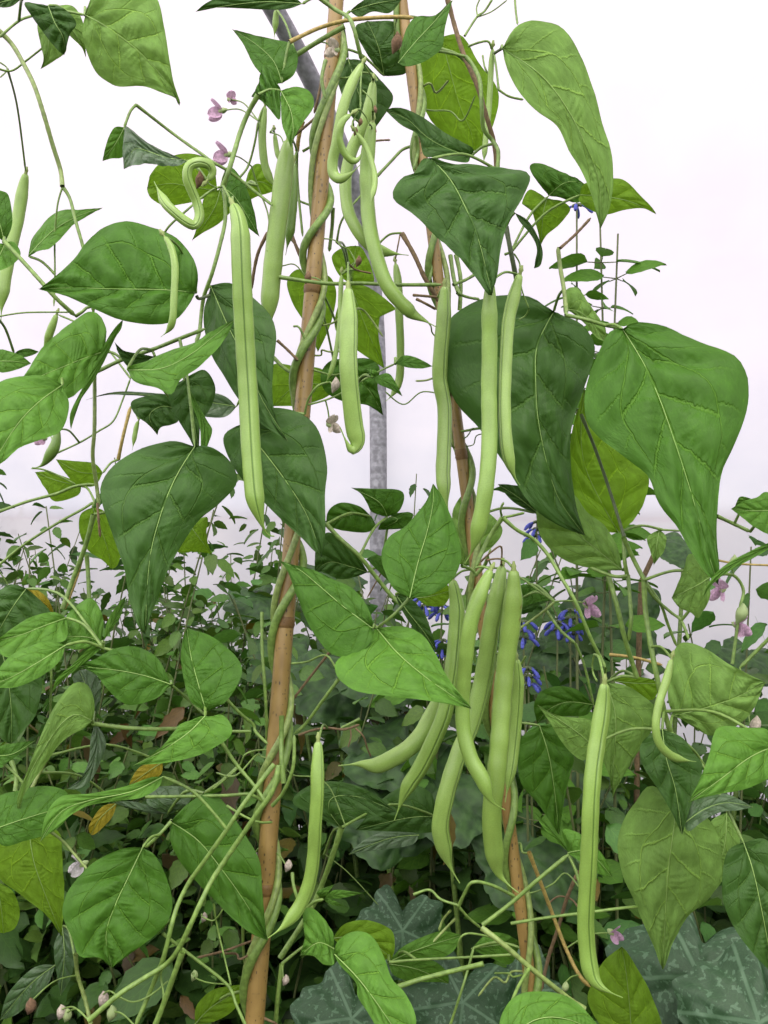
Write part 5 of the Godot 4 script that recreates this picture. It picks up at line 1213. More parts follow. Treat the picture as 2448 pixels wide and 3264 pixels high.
		["b", "U", 0.9, [76.5,-54.9,-969.7,85,-26.6,-960.8,81.5,23.3,-963.1], [69.6,-30.5,-964.6,67.4,1.1,-964.4], [106.3,-34.7,-969,117.1,-15.7,-971.1,94.6,6.6,-964.3], 64],
		["b", "D", 0.9, [135.8,160.1,-788,121.6,132.8,-779.1,119.1,105,-772.8,121.2,65.9,-767.2,133.6,14.2,-762.3,155.8,-18.1,-763.1], [116.8,172.4,-787.6,91.7,175.1,-792.6,69,169.2,-794.9,50.7,153.8,-794.5,46.2,135.1,-792.2,48.7,107,-787.2,58.9,85.3,-782.9,74.9,66.7,-776.7,93.7,39.6,-771.5,113.2,6.9,-763.3,133.6,-9.3,-762.4], [152.8,153.6,-785.7,165.5,142,-788.6,169.9,128.6,-789.8,163.4,108.3,-785.7,153.1,81.9,-779.2,146.3,59,-773.5,146.6,29,-767.6,150.1,2.5,-764.1], 65],
		["d", "M", 1.0, [176,134.9,-725.6,187.9,107.8,-712.4,196.8,79,-700.4,205.1,43.2,-687.5,212.3,10,-676.8,219.2,-27.2,-666,225,-49,-661.9], [165.2,131.2,-720.9,158.1,118.7,-720.4,151,103.3,-719.7,145.9,82.2,-716.3,147.3,63.9,-711.7,158.8,49.7,-705,176.6,34.3,-694.8,185.8,24.8,-689.6,190.5,6.1,-682.5,201.5,-10.8,-675.3,209.3,-31.1,-665,217.9,-44.7,-658.4], [184.5,138.9,-720.5,203.8,136.6,-720.2,227.3,124.8,-715.7,249.8,116.1,-713.2,259.3,104.6,-709.2,261.3,87.5,-703.8,256.2,67.9,-697,245.4,46,-689.4,235.4,28.5,-683.4,229.4,6.1,-675.4,226.4,-14.6,-668.5,225.9,-37.2,-660.5], 66],
		["d", "B", 0.6, [199.6,-17.7,-836,182.8,7.4,-825.6,166.9,38.8,-817.8,163.1,70,-814.5,166.4,102.9,-815.1], [186.7,-16.1,-829,170.2,-3.7,-826.3,157.6,18.5,-822.5,153.9,46.6,-817.1,158,76,-812.3], [211,-6.9,-830.5,220.8,10.7,-831,223.9,29.8,-829.6,210,40.8,-826.2,189.4,61,-819.7,173.9,82.4,-813.9], 67],
		["d", "U", 0.9, [195.4,-47.9,-805.5,172.9,-31.2,-794.7,147.4,-11.3,-789,123.2,7,-789.7], [180.3,-47.1,-800.3,156.8,-43.2,-798.3,139.6,-34.6,-796.2,126.7,-20.4,-792.5,122.1,-5.2,-787.3], [190.5,-29.9,-801.1,180,-11.7,-799.2,163.9,0.1,-795.3,153,14.6,-794.4,138.4,17.6,-789.7], 68],
		["b", "D", 0.9, [125.8,-1,-806,109.4,11.7,-799.9,93.4,22.9,-807.3], [117.6,17.9,-803.4,103.7,22.2,-802.9], [115.6,2.1,-800.1,103.3,9.8,-799.8], 69],
		["d", "U", 0.9, [86.5,338.7,-718.4,114.9,318.9,-718.7,134.6,294.7,-720.5,147.7,270.9,-723.6,159.3,244.9,-728.8,162.2,212.2,-735.5], [88.1,324.4,-714.1,92.5,315.1,-716.5,101,302.1,-718.3,112.4,291.9,-720.5,123.7,285.3,-721.3,129.5,279,-722.8,135.2,266.8,-723.7,144,253.8,-726.2,151.2,238.6,-726.9,156.9,222.5,-729], [92.1,348,-713.2,99.2,355,-714.9,110.6,358.7,-717.5,126.3,357.1,-720.6,134.8,350.7,-721.7,143.4,337.5,-723.1,150.7,321.4,-724.5,156.4,305.1,-725.3,160.9,288.9,-726.7,167.8,267.2,-728.6,169.4,246.3,-728.8,167.4,225.8,-730.6], 70],
		["b", "M", 1.0, [145.5,279.1,-868,154.2,285.9,-860.9,164.1,289.2,-860.7,177,288.9,-867.3], [132.8,291.2,-861.7,127.6,302.9,-862,136.1,305.3,-861.3,155.8,298.2,-860.5], [154.5,275.4,-862.5,170.5,271.7,-864,174.3,279.7,-862], 71],
		["b", "B", 0.6, [168,271.9,-843.1,189,269.1,-839.2,212.5,265.3,-842.5,236.4,258.4,-853.5], [170.6,279.2,-835.7,195.2,284.2,-837.7,206.9,282.2,-839.8,218.9,271.6,-842.2,229.6,263,-845.8], [166.4,264.9,-838.9,177.1,259.2,-843.9,190.6,255.8,-846.2,206.6,259.5,-845,223.2,261.3,-846.4], 72],
		["b", "B", 0.6, [144.6,278.2,-873.1,140.8,263.8,-869.9,141.2,240.1,-885.2], [128.7,284.4,-867.3,122.1,273.3,-871.7,129.2,270.5,-870.9,135.3,255.5,-875.7], [157.7,275.1,-871.2,166.2,269.6,-876.1,157.3,257.5,-877.9,145.5,247.5,-878.5], 73],
		["d", "U", 0.9, [147.8,164.7,-799.4,161.6,160.8,-799.1,184.5,141.4,-815.4], [146.3,178.4,-795.3,157.4,182.5,-801.2,168.8,169.6,-804.2,181.7,152.2,-810.2], [155.1,159.7,-797.5,165.4,152,-802.8,175.5,141.9,-806.6], 74],
		["d", "F", 0.6, [304.4,2.3,-749.7,280.5,0.8,-740.1,263,2.3,-745.6], [292.4,15.2,-749,282.7,11.2,-745.7,271.8,8,-743.5], [292.3,-16.2,-737.5,279.3,-12.2,-736.7,269.9,-5.1,-738.3], 75],
		["d", "F", 0.6, [293.8,10,-787.1,285.2,9.1,-780.1,280.7,4.7,-786.3], [290,11.1,-780.9,282.9,12.1,-782], [286.9,5.4,-780.5], 76],
		["d", "F", 0.6, [278.7,-20.5,-693.1,252.4,-29,-672.7,229.9,-37.1,-656.4,216.3,-45.9,-646,206.5,-56.4,-638.7], [266.7,-21.6,-683.2,249.6,-27,-672,231,-34.1,-659.6,216.1,-42.8,-647.2], [265.5,-26,-680,252.9,-30.8,-670.5,236.2,-37.1,-660,220.1,-44.1,-648,210.4,-50.9,-639.4], 77],
		["d", "U", 0.9, [235.7,-47.1,-712,224.5,-51.9,-702.7,215.4,-55.7,-699.6,205.3,-61.5,-701.7], [226.2,-33,-703.8,217.4,-30.2,-701.5,212.4,-40.9,-699.2,207.3,-52.8,-697], [234.8,-60.5,-708.6,227.9,-76.2,-709,219.7,-72.1,-704.6,210,-68.1,-699.3], 78],
		["d", "U", 0.9, [226.6,-159.7,-771.8,245.2,-153.1,-762.8,270.2,-143.6,-759.1,295.6,-131.7,-761.6], [221.6,-144,-768.6,224.7,-121,-773.1,231.3,-105,-775.2,241.2,-103,-773.7,254.7,-108.6,-769.4,267.7,-118.2,-764.4,280.8,-125.1,-760.1], [237.9,-166.2,-767.6,254.2,-174.6,-768.1,268.7,-170.5,-767.2,281.9,-159.8,-762.9,289.9,-145.3,-760], 79],
		["d", "U", 0.9, [176.4,-134.8,-779.9,182.9,-159.3,-778.7,183.1,-181.9,-779.3,182.4,-205.4,-783.1,183.9,-228.9,-790.6], [170,-151.3,-776,169.8,-174.2,-778.3,172.9,-194.3,-780.7,179.4,-212.9,-782.9], [193.7,-138.3,-780,215.4,-153.6,-787.9,221,-164.8,-790.8,211.1,-182.7,-789,196.8,-203.2,-786.3,187.5,-217.3,-785.4], 80],
		["d", "B", 0.6, [189.7,-141.5,-827.8,208.3,-142.5,-819.6,232.9,-143.7,-824.6], [200.8,-137.5,-821.2,219.5,-138.5,-820.4], [201.2,-144.6,-822.8,214.5,-154.6,-825.5,225.8,-157.6,-826.2], 81],
		["b", "M", 1.0, [179.9,-165.4,-844,156.9,-162.2,-839.8,141.1,-169.1,-842.2,132.4,-182.7,-850.6], [166.5,-152.4,-839.4,150.6,-148.8,-840.9,136.4,-153.1,-843.1,128.9,-164.7,-844.5], [173.1,-173.6,-840.3,157.4,-175.1,-842.4,141.3,-176.1,-843.2], 82],
		["d", "U", 0.9, [161.4,-180.9,-762.2,147.8,-168.5,-752.6,132.7,-157.5,-748.6,117.1,-147.2,-750.5], [159.6,-160.7,-756.8,140.3,-156.6,-751,128.2,-153,-747.9], [154.6,-191.3,-757.2,144,-185.3,-755.3,134.7,-174.1,-752.1,125.3,-158.8,-747.8], 83],
		["b", "M", 1.0, [128.3,-176.2,-811.9,134.6,-198.9,-803.1,138.6,-227.2,-799.3,142.4,-262.6,-800.8], [111.9,-185.8,-806.4,109.4,-208.7,-804.9,113,-223.6,-803,124.8,-236.6,-799.9,135.2,-252,-797.6], [142.1,-175.2,-810.9,151.5,-191.5,-810.9,156.8,-202.4,-810.8,150.4,-221.1,-805,145.9,-238.6,-801.6], 84],
		["d", "D", 0.9, [206.1,-160.9,-728.4,205,-178.5,-714.9,209.3,-199.4,-706.3,212.4,-229.8,-700.8], [194.8,-163.8,-722.7,187.6,-173.3,-721.8,188.9,-185.7,-716.3,197.8,-200.1,-708.8,205.7,-214.8,-703.2], [218,-164.9,-721.5,225.3,-175.1,-718,231.6,-184.1,-715.5,226.4,-197.3,-708.6,217.6,-214.5,-702.4], 85],
		["d", "G", 0.5, [214.4,-222.8,-702.9,230.1,-212.1,-703.2,246.4,-208.1,-703.6,263.9,-211.1,-703.6], [221.3,-209.9,-709.8,242.3,-203.8,-711.2,254,-205,-705.8], [214.2,-224.4,-691.2,223.6,-219.8,-695.6,236.7,-214.1,-698.9,251.1,-211.8,-697.7], 86],
		["d", "F", 0.6, [264.4,-158.9,-667.1,242.9,-163.3,-654,218.9,-175.3,-642.7,197.4,-188,-637.8], [260.5,-147.3,-667.1,243.5,-145.9,-666,229.1,-144.8,-665,222,-148.7,-661.9,215.1,-161.5,-651.8,204.8,-176.1,-641.1], [259.4,-173.5,-654.5,240.2,-181.4,-646.8,217.7,-183.1,-639], 87],
		["d", "U", 0.9, [221,-217.7,-745.7,218.3,-237.8,-741.2,213.7,-270.1,-740.1,212,-314.2,-743.2,212.1,-348.5,-749.6], [200.7,-205.6,-739.4,189.4,-217.4,-739.7,179.6,-234.7,-740.4,176,-252,-741.3,180.5,-274.9,-741.3,188.8,-292.7,-743.1,195.6,-309.3,-741.9,204.9,-330.4,-744.5,208.5,-341.2,-743.1], [245.2,-231.8,-749.5,257,-250.7,-754.4,259.2,-276.2,-756.8,248.5,-297.4,-755.1,232.1,-309.4,-749.1,219.8,-326.9,-746.3,213,-343,-743.8], 88],
		["d", "U", 0.9, [273.3,-239.7,-784.7,268.7,-269.8,-780.1,253.3,-313.5,-788.2], [258.6,-247.6,-781.3,257.7,-278.3,-783.2,251.8,-301,-783.3], [284.7,-262.7,-786,272.9,-292.1,-787.7,257.9,-307.2,-783.8], 89],
		["d", "D", 0.9, [254.2,-233.7,-695.2,256.8,-249.8,-684.3,260.8,-277.3,-677.6,267.4,-317.6,-674.5], [241.5,-237.1,-689.5,236.8,-251.2,-688.1,236,-269.8,-685,241.9,-287.2,-679.4,253,-302.6,-674.4], [268.8,-230.1,-688.4,275.7,-255.6,-682.2,273.8,-291.5,-674.3], 90],
		["d", "B", 0.6, [204.7,-444.6,-811.9,200.8,-408.7,-802.5,197,-376.3,-799.4,194.1,-354.9,-803.2], [181.9,-426.7,-807.4,168,-404.5,-806.6,168.9,-389.6,-804.7,178.8,-366.1,-800.6], [229,-430.9,-809.4,218.5,-394.4,-804.9,205.6,-370.5,-800.1,197.4,-357.2,-798], 91],
		["b", "F", 0.6, [68.9,-326.1,-595.5,91.8,-311.6,-602.8,115.4,-313,-605.5,138.9,-327.3,-606], [71.7,-311.6,-605.1,81.6,-302.5,-613.8,97.5,-300.9,-617.3,115.2,-303.9,-616.6,128.2,-312.5,-610.8], [79.2,-332.6,-586.8,105.3,-334.5,-594,128.3,-331.6,-595], 92],
		["b", "F", 0.6, [140.2,-258.8,-748.3,128.4,-243.2,-740.4,114.2,-227.7,-745.4], [133.1,-246.9,-743.1,121.6,-233.9,-742.6], [134.2,-252.1,-741.5,119.6,-237.2,-739.4], 93],
		["b", "F", 0.6, [139.4,-258.4,-746.3,154,-256,-740.3,172.4,-275.7,-742.7], [135.2,-242.5,-747,142.6,-241.7,-747.9,156.3,-248.9,-744.6,167.1,-262.3,-742], [145.3,-261.5,-739.8,159.2,-270.9,-738.3], 94],
		["e", "D", 0.9, [-301.7,-64.5,-829.9,-311,-81.2,-820.8,-329.5,-111.5,-823.7], [-317.1,-61.5,-828.6,-333.2,-74,-828.9,-336.3,-94.2,-824.9], [-278.5,-84.8,-822.7,-295.2,-96.1,-820.7,-313.8,-104.7,-819.8], 95],
		["e", "D", 0.9, [-334.7,-114.4,-857.2,-323.4,-140.4,-844.9,-317.8,-168.4,-838.8,-318,-197.8,-839.2], [-344.7,-133,-849.4,-338,-172.1,-841,-326,-191.7,-835.1], [-310.9,-132.5,-846.3,-293.6,-141.9,-844.4,-296.5,-171.4,-837.9,-308.1,-188.4,-834.4], 96],
		["e", "Y", 0.4, [-289.6,-88.7,-863.8,-299.2,-77.5,-859.6,-319.8,-67.6,-869.6], [-294.7,-75.2,-860.7,-307.4,-67.1,-863.8], [-299.2,-84.1,-859.4,-311.8,-74.5,-862.4], 97],
		["e", "F", 0.6, [-244.9,-81.6,-758.8,-258.1,-86.6,-745.6,-273.9,-92.8,-737.9,-293.7,-97.1,-737.8], [-255.5,-76.2,-754.7,-273,-82.2,-746.9,-286.8,-93.8,-734.7], [-240.6,-96.5,-744.7,-253.1,-100.1,-739.2,-278.8,-107.7,-728.4], 98],
		["e", "F", 0.6, [-217.8,-100.7,-758.6,-226.8,-96.5,-755.7,-240.4,-96,-757.6,-256.8,-98.8,-764.3], [-217.7,-84.4,-764,-226.5,-71.4,-774.6,-234.1,-68.4,-777.6,-243.7,-76.4,-772.5,-251.4,-88.8,-764.3], [-228.4,-104.2,-751.6,-241.9,-104.4,-753.1], 99],
		["e", "F", 0.6, [-231.2,-96.7,-714.3,-244.5,-105.9,-702.3,-261.3,-115.8,-696.6,-280.9,-124.2,-698.7], [-242.4,-93.8,-712.1,-261.1,-98.7,-710.8,-272.4,-107.6,-704.7], [-232.4,-107.4,-703.2,-245.4,-117.5,-697.2,-259.8,-123.5,-692.7], 100],
		["e", "F", 0.6, [-214.5,-100.4,-754.5,-220.7,-106.7,-730.9,-228.3,-116.7,-710.9,-236,-128.5,-698.7], [-219.6,-101.1,-736.5,-227.3,-111.5,-716.4,-233.2,-118.5,-700.9], [-213.4,-103,-744.7,-223.2,-113.2,-723,-230.3,-121.1,-704.3], 101],
		["e", "F", 0.6, [-208.8,-96.3,-732.1,-203.9,-84.1,-736.3,-199.9,-65.2,-762.9], [-206.5,-81.2,-735.2,-201.9,-69.1,-749.6], [-203.7,-87.6,-735.4,-200.1,-80.2,-745.9], 102],
		["e", "M", 1.0, [-156.4,-126.4,-721.4,-175.7,-119.5,-719.1,-198.7,-115.9,-722.5,-229.5,-114.9,-732], [-164.3,-110.5,-723.9,-173.6,-103.4,-727.7,-187.1,-99.6,-731.2,-200.9,-101.7,-730.2,-214.5,-108.8,-728.8], [-165,-135.2,-714.7,-183.2,-140.6,-716.3,-193.4,-137.6,-718.2,-203.8,-128.1,-720.7,-213.3,-119.1,-724.9], 103],
		["e", "M", 1.0, [-129.2,-145.2,-714.4,-135,-125.9,-716,-142.1,-106.4,-724.3,-148.1,-87,-738.9], [-139.7,-137.5,-712,-145.5,-124.7,-717.1,-149.7,-106.4,-724.4,-148.9,-93.2,-730], [-115.1,-137.8,-712.4,-105.8,-123.9,-720.6,-105.1,-113.6,-725.6,-113.7,-103,-729.3,-131.1,-90.4,-732.5], 104],
		["e", "F", 0.6, [-126.2,-144,-694.2,-135.4,-153,-683.5,-151.7,-163.9,-679.8,-174,-176.2,-683.4], [-142,-147.8,-689.9,-148.3,-154,-688.2,-154.6,-162.9,-681.1], [-112.6,-142,-688.7,-105.2,-151.7,-683.4,-111.2,-159,-679.9,-127.6,-167.3,-676.5,-149.5,-172.3,-675.6], 105],
		["e", "G", 0.5, [-236,-170.3,-802,-239.7,-148.1,-799,-250.2,-129.6,-807.9], [-242.1,-152.3,-796.7,-252.4,-135.5,-796.8], [-232.1,-156.6,-803,-233,-140.6,-808.7,-240.5,-130.6,-806.7], 106],
		["e", "U", 0.9, [-220.7,-157.9,-743.6,-230.7,-151.3,-736,-240.5,-158,-731.2,-252.2,-175.7,-728.6,-263.5,-196.7,-728.7,-272.2,-225.8,-732.2], [-217.3,-144.2,-739.3,-223.1,-129.7,-739.7,-233.8,-129.2,-736.6,-245.7,-145.6,-732,-255.8,-168.7,-728.8,-265.3,-196,-726,-271,-211.7,-727.1], [-225.4,-162.1,-736.9,-239.4,-170.7,-734.2,-251,-186.2,-731.2,-259.7,-199.4,-728,-267.5,-212,-728.2], 107],
		["e", "G", 0.5, [-240.3,-174.6,-819.1,-235.6,-189.4,-808.6,-239.6,-210.1,-798.4,-255.7,-223,-791.4], [-240.6,-186,-807.1,-240.6,-203,-800.9,-245.7,-216.4,-793.3], [-229.7,-189.5,-812.3,-232.3,-204.4,-806.3,-237.7,-217.7,-797.2,-246.2,-222.4,-790.3], 108],
		["e", "M", 1.0, [-303,-189.5,-764.8,-286.3,-186.7,-759.4,-273.4,-179.1,-770.7], [-297.3,-181.3,-761.4,-284.8,-179.1,-763.3], [-294.2,-194.9,-757.3,-279.7,-185.4,-761.4], 109],
		["e", "M", 1.0, [-292.3,-236.1,-727.3,-272.6,-229,-726.8,-252.3,-223.8,-732.9,-235.9,-221.6,-744.3], [-290.5,-215.1,-736.9,-275.6,-210.2,-742.4,-258.1,-207.5,-745.5,-241.9,-210.8,-744.1], [-279.1,-245.1,-722,-265.2,-242.9,-725.8,-248.8,-238.9,-730.8,-237.7,-230.3,-735.6], 110],
		["e", "F", 0.6, [-155.8,-186.5,-693.4,-174.9,-194.4,-683.8,-202.9,-199.4,-680.7,-223.4,-207.4,-679.1,-235.5,-225.8,-674.3], [-164.3,-185.9,-689,-182.1,-191.7,-686,-204,-195.8,-684.3,-225.6,-198.7,-685.9,-233.8,-210.1,-679.2], [-157.1,-191.9,-684.4,-168.9,-198.2,-680.8,-187.8,-200.9,-682.7,-206.6,-204,-679.8,-222,-213.9,-675], 111],
		["e", "B", 0.6, [-290.6,-254.7,-803.7,-284.6,-284.3,-799.9,-274.4,-315.7,-801.6,-265,-348.6,-809.2], [-314.5,-270.8,-805.5,-322,-287.5,-808.8,-315.8,-301.5,-808.9,-296.2,-314.4,-806.2,-278.3,-326.6,-803.8], [-265.5,-259,-797.9,-261.7,-276.3,-799,-260.5,-299.9,-800.6,-261.2,-323.6,-802.1], 112],
		["e", "B", 0.6, [-335.8,-316,-843.6,-327.6,-330.4,-839,-328.3,-363.9,-849.3], [-341.4,-331.3,-841.2,-335.9,-356.7,-843.8], [-319.4,-323.9,-843,-313.9,-343.7,-847.7,-317.3,-357.7,-846.1], 113],
		["e", "M", 1.0, [-177.4,-246.6,-723.1,-184.3,-263.2,-709.8,-191.3,-279.8,-700.2,-196.3,-298.8,-694.3,-191.8,-321.1,-693.5], [-191.1,-245,-714.6,-208.9,-252.2,-709.7,-221.9,-264.9,-703.4,-227.2,-275.2,-698.8,-226.9,-285.6,-694.7,-219.1,-298.5,-690.4,-212.8,-310.3,-687.3,-199.9,-311.4,-688.3], [-166.9,-250.7,-717.1,-158.4,-265.5,-716,-153.2,-282,-712.5,-155.3,-293.9,-708.3,-163.6,-302.5,-702.9,-177.6,-311.4,-694.1], 114],
		["e", "M", 1.0, [-163.7,-238.3,-756.3,-140.8,-249.6,-746.7,-120.8,-269.6,-738.6,-103.1,-291.8,-733.7,-87,-317.9,-731.5], [-162.8,-248.4,-747.6,-154.6,-264.4,-744,-139.4,-279.8,-739.2,-127.5,-289.9,-736.1,-114,-300.8,-731.6,-98,-312,-727.4], [-152.3,-224.5,-754,-138.4,-216.6,-757.5,-128.2,-218.8,-757,-120.5,-226.1,-754.4,-106.6,-244.5,-748.9,-94.1,-262.6,-743,-91.1,-282.7,-735.8,-88.6,-301.7,-730.4], 115],
		["e", "G", 0.5, [-185.6,-258.7,-842.8,-176.2,-245.3,-840.2,-165.1,-237.9,-851.2], [-201.7,-249.8,-838.9,-199.6,-238.2,-843.6,-183.6,-235.2,-844.5], [-172.7,-253,-838.9,-165.3,-245.9,-842.1], 116],
		["e", "G", 0.5, [-186.9,-260.4,-848.5,-205.1,-254.8,-839.7,-232.5,-250,-845.2], [-199,-257.7,-841,-215.1,-253.5,-840.6], [-202.6,-250.9,-842.6,-218.8,-247.6,-842.6], 117],
		["e", "G", 0.5, [-315,-405.4,-963.4,-309,-429.3,-950.7,-312.4,-467.2,-949.8], [-320.6,-422.2,-955.3,-316.6,-448,-951.5], [-300.4,-419.8,-958.2,-302.3,-448.4,-952.5], 118],
		["e", "G", 0.5, [-330.1,-455.2,-989.1,-352.8,-471.2,-980.9,-384.1,-508.6,-983.9], [-350.8,-456.5,-985.9,-376.7,-482.3,-984.2], [-337.5,-474.7,-980.3,-363.3,-498.4,-978.8], 119],
		["e", "B", 0.6, [-156.3,-423.2,-812.6,-138.7,-401.6,-800.7,-109.3,-385.7,-802.3], [-153.3,-403.7,-804.8,-140.2,-389.2,-800.5,-124.7,-385.1,-800.1], [-136.8,-417.6,-807.9,-119.4,-404.1,-805.8], 120],
		["e", "Y", 0.4, [-209.3,-236.7,-930.1,-219.6,-242.2,-920.7,-239.8,-257.1,-923.3], [-222.3,-236.2,-924.6,-232.8,-243,-923.7], [-209.4,-246.2,-922.4,-224.8,-254.5,-920.2], 121],
		["e", "Y", 0.4, [-253,-275.9,-932.7,-265.6,-286.4,-920.5,-274.9,-302.9,-922.2], [-265.3,-277.4,-925.7,-275.8,-293.1,-919.3], [-255.7,-287.2,-923,-268.1,-299.5,-917], 122],
		["a", "D", 0.9, [-38.1,-276.5,-863.4,-48,-261.7,-862.5,-44.7,-250.2,-862.6,-21.5,-249.7,-861.1,10.3,-261.7,-859.4], [-58,-267.6,-862.5,-80.3,-257.6,-870.7,-73.7,-246.9,-871.5,-55.1,-238.5,-868.9,-34.9,-238.3,-865.9,-11.5,-244.6,-860.4], [-28,-270.1,-857.4,-14.8,-266.8,-857.4,-4.9,-265,-855.8], 123],
		["b", "D", 0.9, [49.1,-286.8,-927.2,21.3,-286.2,-919.8,-26.6,-298.9,-925.2], [44.6,-265.4,-927.2,23.3,-257.8,-930,0.1,-269.2,-928,-15.9,-285.6,-923.3], [46.2,-299.7,-922.1,12.5,-299.7,-921.9,-12.3,-298.6,-921.5], 124],
		["b", "G", 0.5, [35.3,-325.4,-990.7,3.8,-326.3,-981.7,-35.2,-341.1,-979.8], [19.1,-320.5,-991.8,0.1,-321,-988.7,-20.8,-329.7,-986.5], [28.4,-331.8,-981.4,3.8,-335.5,-978.5,-20.6,-338.3,-978.2], 125],
		["a", "F", 0.6, [-35.8,-312.6,-703.7,-47,-306.5,-699.7,-60.2,-317.2,-702.9], [-38,-299.9,-706.3,-50.2,-289.4,-716.2,-59.2,-290.8,-716.3,-56.8,-304.4,-704.2], [-35.3,-318.5,-693.5,-42,-319.6,-694,-50.9,-314.4,-697.1], 126],
		["a", "B", 0.6, [-40.1,-335.2,-773.7,-16.2,-332.5,-769.1,6.4,-354.8,-781.8], [-31,-321.7,-768.1,-13.3,-319.3,-769.3,5.3,-328.8,-774.4,8.5,-341,-774.9], [-26.7,-346.2,-773.3,-8.9,-355.1,-776.6], 127],
		["b", "F", 0.6, [-32.5,-292.5,-650.5,-17,-300.3,-634,-3.5,-312.2,-622.4,15.3,-333.9,-609.7], [-28.3,-295.2,-640,-18.2,-302.4,-632,-16.9,-309,-628.1,-10.1,-316,-620.5,-3.5,-323.6,-614.6,5.9,-329.8,-606.4], [-31.1,-284.2,-648.8,-23.8,-279.9,-653.2,-13.8,-278.9,-654.4,-6.2,-282.8,-651.3,0.3,-291.5,-642.7,5.2,-300.9,-634,13.9,-307.5,-627.5,20.2,-318.9,-616.9], 128],
		["b", "F", 0.6, [3.9,-367.1,-802.8,29.3,-354.8,-799.4,64.3,-348.8,-810.5], [15.5,-354,-801.1,38.7,-344.8,-804.8,51.2,-343.5,-805.4], [20,-364.2,-799,44.7,-363.7,-801.4,57.2,-357.9,-802.8], 129],
		["b", "F", 0.6, [4,-378.5,-824.1,28.4,-381.1,-819.5,54.7,-398.1,-830.4], [19,-374,-819.5,39.5,-373.8,-820.9,52.3,-384.3,-823], [8,-386.5,-820.9,20.6,-392.6,-823.1,39.7,-394.1,-824.7], 130],
		["b", "F", 0.6, [73.1,-366.6,-825.3,89.9,-361.5,-819.9,115.1,-363.1,-828.8], [87.3,-353,-824.6,103.3,-354.7,-826], [90,-372.4,-820.5,106.1,-378.2,-822.8], 131],
		["a", "F", 0.6, [-44.6,-285.9,-726,-31.8,-279.5,-720.3,-15.1,-281.8,-727.5], [-36,-277.3,-721.7], [-31.8,-282.7,-719.6], 132],
		["a", "F", 0.6, [-44.7,-286.5,-726.8,-37.3,-286.3,-719.9,-29,-291.5,-727.3], [-37.4,-284.4,-720.9], [-38,-287.6,-719.6], 133],
		["a", "F", 0.6, [-45.9,-289.6,-735.3,-46.3,-281.9,-729.9,-37.2,-279.8,-739.4], [-49.8,-281.9,-730.1], [-42.1,-283.5,-730.4], 134],
		["b", "M", 1.0, [134.5,-83.6,-957.5,148.2,-75.7,-951.1,166.9,-85.1,-953.3], [134.4,-70.7,-957.3,152,-72.2,-953], [129.8,-92.1,-950.5,149.9,-86.6,-950.2], 135],
		["d", "U", 0.9, [237.7,-15,-848.7,232.9,-28.1,-840.2,231.9,-45.7,-845.5], [225.2,-21.7,-841.5,227.3,-33,-840.3,229.2,-39.4,-839.7], [242,-21.7,-842.8,239.7,-33,-841.5,234.5,-39.8,-840.3], 136],
		["b", "D", 0.9, [133.1,-76.1,-979.4,149.4,-82.8,-969.4,168.8,-85,-973.8], [131.4,-71,-974,149.7,-77.3,-971.1], [133.3,-96.4,-974.6,151.4,-92.2,-970.2], 137],
	]

